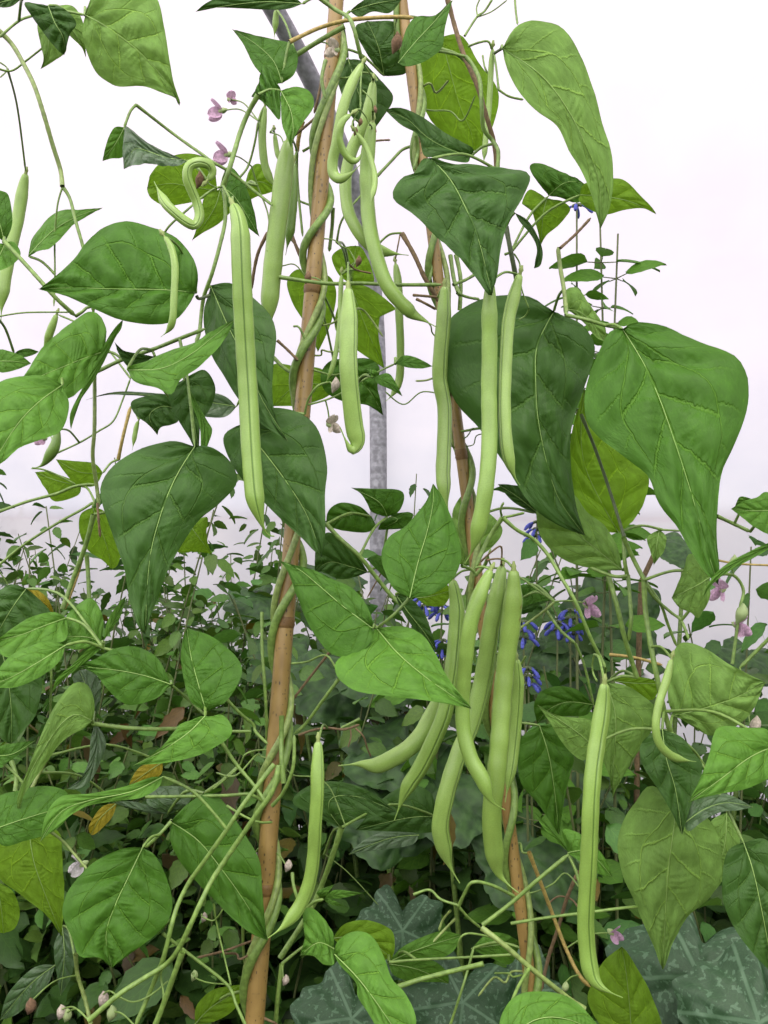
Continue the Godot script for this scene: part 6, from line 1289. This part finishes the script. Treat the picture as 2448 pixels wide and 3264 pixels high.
func pod_list() -> Array:
	return [
		["c", 0.01167, 9, [-335,317.1,-920,-339.1,303.1,-923.1,-343.8,276.7,-923.9,-349.2,249.4,-921.7,-353.2,222,-918.2,-355.9,195.1,-916.1,-357.1,177.6,-916.9], 0],
		["a", 0.00720, -.3, [-130.1,243.7,-723.4,-126,249.4,-723.8,-128.4,254.6,-721.3,-135.3,255.3,-717.9,-141.9,251.6,-716,-143.5,243.7,-717.2,-140.7,235.1,-720.5,-137.8,227.8,-723.4,-135.8,218.1,-723.8,-138.8,210.4,-721.3,-145,212.2,-717.8,-152.9,218.5,-716,-158.7,224.4,-717.2,-163.6,232.4,-720.5,-169.1,243.1,-723.4], 2],
		["a", 0.01380, .15, [-106.8,217.2,-693.6,-103.4,209.5,-691,-100.8,197.9,-687.6,-99.7,179,-686,-99.2,158.2,-687.5,-98.4,132.4,-690.9,-97.2,106.3,-693.6,-95.6,79.6,-693.6,-93.9,52.7,-690.9,-91.7,26,-687.5,-89.5,7.5,-686,-85.3,-8.4,-687.5,-81.8,-15.7,-690.9,-77.4,-17.1,-693.6], 0],
		["a", 0.01507, 9, [-77.8,302.8,-800.6,-79.8,284.7,-797.2,-84.3,249.1,-796,-88.3,219,-797.8,-91.8,189.1,-801.2,-94.7,158.8,-803.8,-96.2,137.1,-803.4], 2],
		["a", 0.00830, 9, [-75.6,293.8,-827,-76.3,271.2,-826.1,-78.9,240,-828.1,-83.2,217.1,-831.6], 3],
		["a", 0.00678, 9, [-101.2,345.2,-836.2,-103.9,323.6,-838.5,-102.7,300.7,-842,-98.1,286.8,-844,-90.4,275.1,-842.9], 2],
		["a", 0.00568, 9, [-90,419.2,-818.9,-90.7,409.1,-822.3,-92.3,394.9,-824], 0],
		["a", 0.00463, 9, [-96.1,333,-862.6,-94.6,320.2,-864,-91.1,303,-862.3], 2],
		["c", 0.00482, 9, [-148.4,186.2,-664,-143.3,177.8,-662,-140,164.2,-658.5,-140.1,144.7,-656.2,-141.2,128.4,-656.7,-144.7,122,-659.7,-150.5,117.9,-663], 0],
		["a", 0.00775, 9, [-15.8,329.2,-721.6,-22.7,314.5,-718.2,-28.6,298.4,-716.1,-32.3,283.6,-717,-34.8,269.6,-720.1,-37.8,258.3,-723.2,-37.2,248.8,-723.9,-31.9,244.5,-721.6,-24.1,247.1,-718.1,-17.2,253,-716.1], 2],
		["a", 0.00511, 9, [-23.4,282.1,-697.8,-29.1,276.7,-696,-32.1,267.8,-697.2,-29.6,258.3,-700.5,-22.9,251.2,-703.4,-17.5,253.4,-703.7,-15.3,259.9,-701.2], 0],
		["a", 0.00923, 9, [-8.3,326.7,-746,-10.7,308.7,-747.5,-16.5,292.7,-750.9,-23.9,279.3,-753.6,-28.6,261.9,-753.6,-29.5,246.5,-750.8,-27,228.1,-747.4,-20,213.4,-746,-10,202.3,-747.6,0.1,198.6,-751,18.9,196.7,-753.7], 2],
		["a", 0.01067, 9, [-8.3,289.3,-727.9,-11.5,271,-731.3,-12.9,255,-733.8,-12.6,240.8,-733.4,-11.5,218.7,-730.4,-7.6,196.8,-727.2,0.3,171.3,-726,9.9,157.8,-727.9,18.3,150.1,-731.4,22.6,146.9,-733.8,39.5,137.7,-733.3], 0],
		["a", 0.00410, 9, [-20.2,274.7,-711.7,-13.7,265.9,-713.9,-8.9,253.3,-713.2,-6.5,239.9,-710,-8.1,228,-706.9,-10.1,220,-706.1], 2],
		["a", 0.00390, 9, [-33.9,189.4,-784,-34.6,172.6,-782.9,-35.2,149.4,-779.6,-38,126.4,-776.7,-41.7,111.4,-776.2,-46.4,102.1,-778.6], 0],
		["a", 0.01329, .75, [-26.3,164.6,-722.6,-25.8,144.8,-719.2,-26.1,123.5,-716.4,-25.8,102.9,-716.3,-24.1,82.5,-719,-21.9,63.4,-722.4,-19.7,51.1,-724,-23.6,45.4,-722.5,-27.9,52.1,-719.2,-31.9,61.5,-716.4], 2],
		["a", 0.00694, 9, [10,217.4,-858.8,12.4,197,-856.3,13.2,172.4,-856.5,14.3,148.2,-859.4,14.2,123.9,-862.7,12.2,112.4,-864,6.7,102.2,-862.2,1.4,96.6,-858.8], 0],
		["b", 0.01170, .55, [47.8,178.6,-776.2,47.1,153.3,-776.7,45,127,-779.8,44.5,104.9,-783,48.3,82.4,-783.9,47.7,52.1,-781.9,46.8,29.4,-778.4,48.6,10,-776.1,52.3,-5,-776.8], 2],
		["b", 0.01174, 9, [76.3,165.4,-707,76.1,142.9,-710.2,76.5,116.1,-713.3,76.1,88.8,-713.8,76.3,61.1,-711.5,75.4,40.4,-708.1,73.3,19.9,-706.1,70.2,-0.4,-707,65.8,-20.9,-710.3,62.6,-30.6,-713.3,58.6,-37.5,-713.8], 0],
		["b", 0.00941, -.75, [99.7,174.8,-720.6,95.9,159.5,-723.5,91.4,138.7,-723.7,89,103.5,-721.1,88,75.4,-717.7,89,50.5,-716,92.6,32.7,-717.3,96.9,23.8,-720.7,100,19.7,-723.5], 2],
		["b", 0.01260, .3, [54.3,-53.4,-783.7,58.1,-77.5,-783.5,56.1,-107.2,-780.8,52.7,-133.7,-777.4,47.8,-158.8,-776,38.9,-181.5,-777.6,28.6,-203.4,-781.1,18.1,-220.6,-783.7,8.3,-245.6,-783.5], 0],
		["b", 0.01415, 9, [44.9,-148.9,-803.3,37.8,-166.8,-800.4,30.7,-180,-797.1,20,-191.2,-796,6.2,-200.4,-798,-6.1,-206.4,-801.4,-20,-205.9,-803.8,-37.3,-207.3,-803.3], 2],
		["b", 0.01107, 9, [78.3,-42.1,-720,71,-57.1,-716.8,63.7,-77.7,-716.1,60.5,-98.6,-718.3,58.6,-119.9,-721.8,57.8,-141.2,-723.9,58.7,-161.9,-723.1,63.7,-180.5,-719.9,71.7,-194.9,-716.8,78.5,-210.4,-716.1,88.5,-217.7,-718.4], 0],
		["b", 0.01336, .7, [90.4,-40.8,-751.6,86.7,-62.7,-751.2,81.9,-89,-753.7,79,-111.3,-757.1,75.2,-133.4,-759,67.8,-162.3,-757.8,58.1,-183.4,-754.5,50.6,-204.4,-751.6,45.6,-223.6,-751.2,43.2,-241.2,-753.8,45.9,-256.8,-757.2,51.1,-273.5,-759,58.3,-285.9,-757.7], 2],
		["b", 0.01441, 9, [96.4,-42.5,-731.4,96.3,-65.5,-734.1,93.9,-94.2,-737.5,91.3,-115.7,-739,88.3,-143.8,-737.5,86.2,-171.4,-734.1,83,-198.9,-731.4,80.5,-217.7,-731.4,80.5,-234.9,-734.1,82.6,-254.4,-737.5,86,-270.6,-739,92.2,-278.5,-737.4,100.3,-284.3,-734], 1],
		["b", 0.01013, .2, [104.3,-115.3,-774.5,105.8,-136.7,-777.8,104.2,-166.9,-779,101.7,-188.9,-777.2,98.2,-210.4,-773.7,95,-227.5,-771.2], 2],
		["d", 0.01167, .25, [148.7,-114.8,-663.1,147.6,-131.3,-663.9,143.4,-155.1,-661.8,140.1,-173.2,-658.3,138,-195.3,-656.1,137.2,-220.8,-656.8,136.6,-247.2,-659.9,136,-273.9,-663.1,137,-293.4,-663.9,139.1,-309,-661.8,143.2,-316.2,-658.3,150.3,-320.2,-656.1,159.3,-324.4,-656.9], 0],
		["d", 0.00592, 9, [205.9,-104.8,-703.8,201.2,-120.6,-701.5,195.1,-136.1,-698,192.3,-151.8,-696,195.2,-164.1,-697.1,203.5,-172.9,-700.3,212.5,-177,-703.3,223.5,-178.7,-703.8], 2],
		["a", 0.00969, .75, [-46.9,-162.9,-701.1,-47.2,-184.9,-697.7,-47.3,-200.5,-696,-48.8,-223.7,-697.4,-50.3,-246.4,-700.7,-53.8,-266.3,-703.5,-60.8,-282.6,-703.7,-71.4,-295,-701,-82.4,-302.3,-697.6], 0],
		["c", 0.01015, 9, [-291.1,73.7,-877.3,-292.8,60.1,-876,-298.8,50.1,-877.7,-306.7,41.8,-881.1,-317,38.9,-883.7], 3],
		["c", 0.00804, 9, [-314.8,190.4,-946,-320.9,176.2,-948,-327.6,162.2,-951.5,-333,153.5,-953.8], 0],
		["d", 0.00461, 9, [88.2,376.5,-798.4,87.4,363.5,-801.9,86.8,348.9,-803.9,85.2,325.4,-803,82.5,301,-799.8,80.7,281.5,-796.8], 2],
		["c", 0.00485, 9, [-242.2,91,-972.2,-245.4,83.7,-974,-248.9,61.1,-972.7], 0],
	]

func flower_list() -> Array:
	return [
		["flower", "a", [-142.3,350.5,-860], 0.013, -1.4, "pink"],
		["flower", "a", [-134.6,360.7,-860], 0.008, 0.4, "pink"],
		["flower", "a", [-137.4,312.1,-860], 0.014, -1.2, "pink"],
		["flower", "a", [-41.7,67.3,-760], 0.01, 0.5, "cream"],
		["flower", "b", [189.9,-88.3,-920], 0.015, 0.3, "pink"],
		["flower", "d", [288.8,-66.8,-840], 0.014, -0.6, "pink"],
		["flower", "d", [301.5,-97.3,-840], 0.013, 0.4, "pink"],
		["flower", "e", [-245.3,-286.9,-800], 0.012, -0.8, "white_petal"],
		["flower", "e", [-96.6,-283.9,-800], 0.012, -0.4, "pink"],
		["flower", "b", [185.4,-342.3,-800], 0.01, 0.6, "pink"],
		["flower", "a", [-39.3,375.8,-800], 0.01, -0.5, "cream"],
		["flower", "c", [-345.7,74.4,-1000], 0.01, -0.4, "pink"],
		["bud", "a", [-39.4,96.7,-750], 0.012, 0, "cream"],
		["bud", "a", [-76,-272.6,-760], 0.011, 0, "cream"],
		["bud", "d", [293.5,-84.5,-820], 0.018, 0, "bud"],
		["bud", "d", [294.7,-43.1,-840], 0.014, 0, "bud"],
		["bud", "e", [-207.6,-355.5,-720], 0.014, 0, "cream"],
		["bud", "e", [-238.1,-365,-720], 0.013, 0, "cream"],
		["bud", "e", [-201.5,-365.7,-720], 0.014, 0, "bud"],
		["bud", "e", [-233.7,-367.4,-720], 0.012, 0, "bud"],
		["bud", "e", [-144.4,-348,-740], 0.01, 0, "bud"],
		["bud", "d", [290.2,-168.5,-780], 0.016, 0, "cream"],
		["bud", "e", [-138.6,-308.5,-750], 0.009, 0, "cream"],
		["bud", "b", [141.5,-375.9,-780], 0.01, 0, "bud"],
		["bud", "a", [-77.8,-360.9,-760], 0.01, 0, "cream"],
		["bud", "a", [-8.4,282.1,-730], 0.006, 0, "dry"],
		["bud", "a", [-22.2,282.1,-730], 0.006, 0, "dry"],
		["bud", "a", [-8.4,297.6,-730], 0.007, 0, "dry"],
		["bud", "a", [-18.7,289,-730], 0.006, 0, "dry"],
		["bud", "a", [-139,246,-730], 0.012, 0, "dry"],
		["bud", "a", [7,380.7,-800], 0.016, 0, "dry"],
		["bud", "c", [-350.8,-102.4,-950], 0.012, 0, "dry"],
		["bud", "e", [-289.7,-400.6,-800], 0.016, 0, "dry"],
		["bud", "a", [-22.4,203.7,-800], 0.009, 0, "dry"],
		["bud", "a", [-63.8,190.5,-800], 0.01, 0, "dry"],
	]

func wall_depth(x_: float) -> float:
	# z of the polythene at this x
	var t := (x_ - FOOT.x) / ALONG.x
	return FOOT.z + ALONG.z * t

func build_background() -> void:
	var leaf_mesh := small_leaf(0.62, 0.12)
	# the thicket of mint-like weeds along the wall
	var xf := []
	var cols := []
	var stems := []
	var spots := []
	for i in 560:
		var x := rng.randf_range(-1.75, 0.15)
		var back := rng.randf_range(0.10, 1.05)
		var z := wall_depth(x) + back * 0.95
		if z > -1.22: continue
		var h := rng.randf_range(0.75, 1.22) - 0.10 * back
		if rng.randf() < 0.16: h += 0.22
		spots.append([Vector3(x, 0, z), h])
	var half := spots.size() * 2 / 3
	weed_shoots(spots.slice(0, half), xf, cols, stems, {"from": 0.12, "step": 0.030, "size": 0.046, "pair": 4, "branch": 0.5, "color": Color(0.125, 0.255, 0.046)})
	var xn := []
	var cn := []
	weed_shoots(spots.slice(half), xn, cn, stems, {"from": 0.15, "step": 0.050, "size": 0.092, "pair": 3, "branch": 0.2, "color": Color(0.085, 0.190, 0.040)})
	for i in 260:
		var x := rng.randf_range(-1.5, 0.1)
		var a := rng.randf() * TAU
		xn.append(leaf_frame(Vector3(x, rng.randf_range(0.3, 1.05), wall_depth(x) + rng.randf_range(0.2, 1.0)), Vector3(cos(a), rng.randf_range(-1.6, -0.4), sin(a)), rng.randf_range(0.03, 0.07)))
		cn.append([Color(0.20, 0.11, 0.04), Color(0.26, 0.18, 0.05), Color(0.12, 0.08, 0.04)][i % 3])
	var thick := thing("weed_thicket", Vector3(-0.8, 0, -2.0), "dense thicket of small-leaved green weeds along the tunnel wall on the left", "weeds")
	thick.set_meta("kind", "stuff")
	copies("foliage", leaf_mesh, M.weed, xf, cols, thick)
	copies("foliage", small_leaf(0.40, 0.22), M.weed, xn, cn, thick)
	put("shoots", joined(stems), M.weed_stem, thick)
	# looser weeds on the right
	xf = []
	cols = []
	stems = []
	spots = []
	for i in 230:
		var x := rng.randf_range(0.0, 1.25)
		var back := rng.randf_range(0.08, 0.75)
		var z := wall_depth(x) + back
		if z > -1.0: continue
		var h := rng.randf_range(0.60, 1.16)
		if rng.randf() < 0.25: h += 0.14
		spots.append([Vector3(x, 0, z), h])
	weed_shoots(spots, xf, cols, stems, {"from": 0.10, "step": 0.042, "size": 0.062, "pair": 3, "branch": 0.4, "color": Color(0.120, 0.265, 0.058)})
	var loose := thing("weed_thicket", Vector3(0.6, 0, -1.6), "looser leafy weeds and thin stalks against the tunnel wall on the right", "weeds")
	loose.set_meta("kind", "stuff")
	copies("foliage", leaf_mesh, M.weed, xf, cols, loose)
	put("shoots", joined(stems), M.weed_stem, loose)
	# the planting on the other side of the path, behind the viewer, and the row going on at both sides
	for row in [["leafy weeds on the other side of the path, facing the beans", Vector3(0, 0, 1.3), Vector2(-2.6, 2.6), Vector2(0.95, 1.7), 300, 1.2], ["leafy planting that continues the row beyond the left edge", Vector3(-1.3, 0, -0.7), Vector2(-2.3, -0.90), Vector2(-1.1, -0.35), 110, 1.35], ["leafy planting that continues the row beyond the right edge", Vector3(1.2, 0, -0.6), Vector2(0.86, 2.1), Vector2(-0.9, -0.30), 95, 1.35]]:
		xf = []
		cols = []
		stems = []
		spots = []
		for i in row[4]:
			spots.append([Vector3(rng.randf_range(row[2].x, row[2].y), 0, rng.randf_range(row[3].x, row[3].y)), row[5] * rng.randf_range(0.75, 1.15)])
		weed_shoots(spots, xf, cols, stems, {"from": 0.08, "step": 0.055, "size": 0.11, "pair": 3, "branch": 0.4, "color": Color(0.100, 0.215, 0.045)})
		var far := thing("leafy_planting", row[1], row[0], "plants")
		far.set_meta("kind", "stuff")
		copies("foliage", leaf_mesh, M.weed, xf, cols, far)
		put("shoots", joined(stems), M.weed_stem, far)
	# low ground cover that closes the floor
	xf = []
	cols = []
	for i in 15000:
		var x := rng.randf_range(-1.6, 1.2)
		var z := rng.randf_range(wall_depth(x) + 0.05, -0.98)
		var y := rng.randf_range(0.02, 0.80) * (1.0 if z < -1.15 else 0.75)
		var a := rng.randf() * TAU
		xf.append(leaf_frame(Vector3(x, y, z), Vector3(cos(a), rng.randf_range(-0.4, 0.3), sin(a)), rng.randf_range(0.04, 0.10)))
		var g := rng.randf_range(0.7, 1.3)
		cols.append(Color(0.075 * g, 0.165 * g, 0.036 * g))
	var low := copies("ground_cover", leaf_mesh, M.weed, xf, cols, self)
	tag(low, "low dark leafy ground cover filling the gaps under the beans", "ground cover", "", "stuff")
	build_grass()
	build_salvia()
	build_squash()
	build_stake()

func build_grass() -> void:
	var list := []
	for i in 130:
		var x := rng.randf_range(0.15, 1.05)
		var z := wall_depth(x) + rng.randf_range(0.06, 0.4)
		var h := rng.randf_range(0.85, 1.22)
		var lean := Vector3(rng.randf_range(-0.35, 0.35), 0, rng.randf_range(-0.1, 0.3))
		var v := PackedVector3Array()
		var uv := PackedVector2Array()
		var side := Vector3(rng.randf_range(-1, 1), 0, rng.randf_range(-1, 1)).normalized()
		for k in 10:
			var s := k / 9.0
			var at := Vector3(x, h * s - 0.12 * s * s * s, z) + lean * s * s * s * h * 0.6
			var w := 0.0036 * (1.0 - s * 0.92)
			v.append(at - side * w)
			v.append(at + Vector3(0, 0, -w * 0.5))
			v.append(at + side * w)
			for q in 3: uv.append(Vector2(s, q * 0.5))
		list.append([grid_mesh(v, uv, 10, 3), Transform3D.IDENTITY])
	var g := put("grass", joined(list), M.stem_g, self)
	tag(g, "thin tall grass blades standing against the pale tunnel wall", "grass", "", "stuff")

func salvia(label: String, foot: Vector3, stalks: Array) -> void:
	# stalks: [top point, number of flower whorls, flower tilt, leaf pairs from, leaf size]
	var root := thing("salvia_plant", foot, label, "salvia", "blue flowering salvias")
	for s in stalks:
		var top: Vector3 = s[0]
		var base := foot + Vector3(rng.randf_range(-0.02, 0.02), 0, rng.randf_range(-0.02, 0.02))
		var bend := base.lerp(top, 0.5) + Vector3(rng.randf_range(-0.02, 0.02), 0, rng.randf_range(-0.02, 0.02))
		var c := spline(PackedVector3Array([base, bend, top]), 30)
		put("stem", tube(c, taper(31, 0.0030, 0.0011), 7), M.weed_stem, root)
		var i := 30
		var turn := rng.randf() * TAU
		for k in s[1]:
			var at: Vector3 = c[30].move_toward(c[26], 0.009 * int(k))
			turn += 0.9
			for q in 4:
				var a := turn + TAU * q / 4.0
				var d := Vector3(cos(a), -0.35 - 0.25 * rng.randf(), sin(a)).normalized()
				var l := rng.randf_range(0.015, 0.022)
				var path := spline(PackedVector3Array([at, at + d * 0.004, at + d * l * 0.6 + Vector3(0, 0.001, 0), at + d * l + Vector3(0, -0.003, 0)]), 8)
				var fl := put("flower", tube(path, PackedFloat32Array([0.0006, 0.0009, 0.0011, 0.0014, 0.0018, 0.0021, 0.0024, 0.0022, 0.0013]), 8), M.blue, root)
				var cp := spline(PackedVector3Array([at, at + d * 0.003, at + d * 0.007]), 4)
				put("calyx", tube(cp, PackedFloat32Array([0.0007, 0.0016, 0.0020, 0.0020, 0.0012]), 7), M.stem_n, fl)
		var y: float = s[3]
		while y < 0.99 - 0.03 * s[1]:
			var at: Vector3 = c[int(y * 30)]
			turn += PI * 0.5
			for q in 2:
				var a := turn + PI * q + rng.randf_range(-0.3, 0.3)
				var d := Vector3(cos(a), rng.randf_range(-0.2, 0.25), sin(a) * 0.8)
				var sz: float = s[4] * rng.randf_range(0.7, 1.15)
				var o := put("leaf", salvia_leaf, M.weed_single, root)
				o.transform = Transform3D(Basis.IDENTITY, -root.position) * leaf_frame(at + d * sz * 0.35, d, sz)
				var pc := PackedVector3Array([at, at + d * sz * 0.18, at + d * sz * 0.36])
				put("leaf_stalk", tube(pc, taper(3, 0.0008, 0.0006), 5), M.weed_stem, root)
			y += s[5]

var salvia_leaf: ArrayMesh

func build_salvia() -> void:
	salvia_leaf = small_leaf(0.52, 0.06)
	var m: StandardMaterial3D = M.leaf_F.duplicate()
	m.resource_name = "salvia_leaf"
	m.heightmap_scale = 0.03
	M.weed_single = m
	for a in [
		["blue salvia whose drooping flower head hangs beside the pink bean flower on the right", Vector3(0.2087, 0, -1.150), [[Vector3(0.2179, 1.1369, -1.1500), 4, 0.0, 0.5, 0.05, 0.05], [Vector3(0.2032, 1.1233, -1.1500), 2, 0.0, 0.5, 0.05, 0.05]]],
		["small blue salvia flowers just right of the pod cluster", Vector3(0.1531, 0, -1.120), [[Vector3(0.1584, 1.1266, -1.1200), 3, 0.0, 0.45, 0.05, 0.05], [Vector3(0.1637, 1.0739, -1.1200), 3, 0.0, 0.5, 0.05, 0.05]]],
		["blue salvia spikes to the left of the pod cluster, behind the large pale leaf", Vector3(0.0624, 0, -1.200), [[Vector3(0.0483, 1.1461, -1.2000), 2, 0.0, 0.5, 0.05, 0.05], [Vector3(0.0709, 1.1376, -1.2000), 2, 0.0, 0.5, 0.05, 0.05], [Vector3(0.0720, 1.0952, -1.2000), 3, 0.0, 0.5, 0.04, 0.05]]],
		["blue salvia flower low between the right cane and the hanging underside leaf", Vector3(0.2053, 0, -1.300), [[Vector3(0.2022, 1.2384, -1.3000), 3, 0.0, 0.6, 0.05, 0.05]]],
		["tall thin salvia sprig with oval leaves high against the white wall", Vector3(0.2601, 0, -1.150), [[Vector3(0.2254, 1.6105, -1.1500), 1, 0.0, 0.74, 0.034, 0.013], [Vector3(0.2525, 1.5943, -1.1500), 0, 0.0, 0.72, 0.044, 0.013], [Vector3(0.2736, 1.5753, -1.1500), 0, 0.0, 0.76, 0.044, 0.013]]],
	]:
		salvia(a[0], a[1], a[2])

func build_squash() -> void:
	var root := thing("squash_plant", Vector3(0.22, 0, -1.0), "squash plant with silver-mottled toothed leaves at the bottom right", "squash plant")
	for a in [
		[Vector3(0.2755, 0.8436, -0.8600), Vector3(-0.1, 0.55, 0.8), Vector3(0.3, 1, -0.3), 0.078, 3],
		[Vector3(0.0778, 0.7665, -0.9700), Vector3(0.1, 0.6, 0.75), Vector3(0.2, 1, 0.3), 0.062, 4],
		[Vector3(0.1320, 0.7586, -1.0000), Vector3(-0.2, 0.6, 0.7), Vector3(-0.5, 1, 0), 0.055, 5],
		[Vector3(0.0187, 0.8330, -0.9800), Vector3(0.2, 0.5, 0.8), Vector3(0.2, 1, 0.3), 0.05, 6],
		[Vector3(0.3052, 0.8343, -0.8000), Vector3(-0.2, 0.5, 0.8), Vector3(0.2, 1, 0.3), 0.07, 7],
		[Vector3(-0.0311, 0.7608, -0.9500), Vector3(0.1, 0.6, 0.7), Vector3(0.2, 1, 0.3), 0.06, 8],
		[Vector3(0.2608, 1.0314, -1.3500), Vector3(0.1, 0.8, 0.5), Vector3(0.2, 1, 0.3), 0.06, 9],
		[Vector3(0.2145, 1.0762, -1.3000), Vector3(-0.2, 0.8, 0.5), Vector3(-0.4, 1, 0.2), 0.05, 10],
		[Vector3(0.3180, 1.1077, -1.3500), Vector3(0.1, 0.25, 0.9), Vector3(0.2, 1, 0.3), 0.075, 11],
		[Vector3(-0.0696, 1.0187, -1.3500), Vector3(0.2, 0.8, 0.5), Vector3(0.2, 1, 0.3), 0.08, 12],
		[Vector3(0.0064, 1.0456, -1.3000), Vector3(-0.1, 0.85, 0.4), Vector3(0.2, 1, 0.3), 0.08, 13],
		[Vector3(-0.1249, 1.0431, -1.4000), Vector3(0.1, 0.85, 0.4), Vector3(0.2, 1, 0.3), 0.08, 14],
		[Vector3(0.0172, 0.9653, -1.2000), Vector3(0.1, 0.85, 0.4), Vector3(0.2, 1, 0.3), 0.08, 15],
		[Vector3(0.0706, 0.9285, -1.1500), Vector3(-0.1, 0.7, 0.5), Vector3(0.2, 1, 0.3), 0.08, 16],
		[Vector3(0.2319, 0.9427, -1.2000), Vector3(0.1, 0.7, 0.5), Vector3(0.2, 1, 0.3), 0.08, 17],
		[Vector3(0.4286, 1.2012, -1.4000), Vector3(0.1, 0.8, 0.5), Vector3(0.2, 1, 0.3), 0.05, 18],
		[Vector3(0.4837, 1.0579, -1.3000), Vector3(0.1, 0.7, 0.5), Vector3(0.2, 1, 0.3), 0.05, 19],
		[Vector3(-0.1903, 1.1201, -1.5000), Vector3(0.1, 0.9, 0.4), Vector3(0.2, 1, 0.3), 0.06, 20],
		[Vector3(-0.0975, 1.1491, -1.6000), Vector3(0.1, 0.9, 0.4), Vector3(0.2, 1, 0.3), 0.07, 21],
		[Vector3(0.1659, 0.8648, -1.1000), Vector3(0, 0.6, 0.6), Vector3(0.2, 1, 0.3), 0.07, 22],
		[Vector3(0.0003, 0.9014, -1.1500), Vector3(0.3, 0.6, 0.6), Vector3(0.2, 1, 0.3), 0.07, 23],
	]:
		squash_leaf(root, a[0], a[1], a[2], a[3], a[4], Vector3(lerpf(a[0].x, 0.22, 0.5), 0.12, lerpf(a[0].z, -1.0, 0.5)))

func build_stake() -> void:
	var c := spline(PackedVector3Array([Vector3(0.302, 0, -1.2), Vector3(0.3109, 1.0839, -1.2000), Vector3(0.3290, 1.1969, -1.2000)]), 20)
	var root := thing("wooden_stake", Vector3(c[0].x, 0, c[0].z), "thin weathered brown stick standing among the weeds on the right", "stick")
	put("stick", tube(c, taper(21, 0.0050, 0.0032), 9, 0.08), M.stem_b, root)
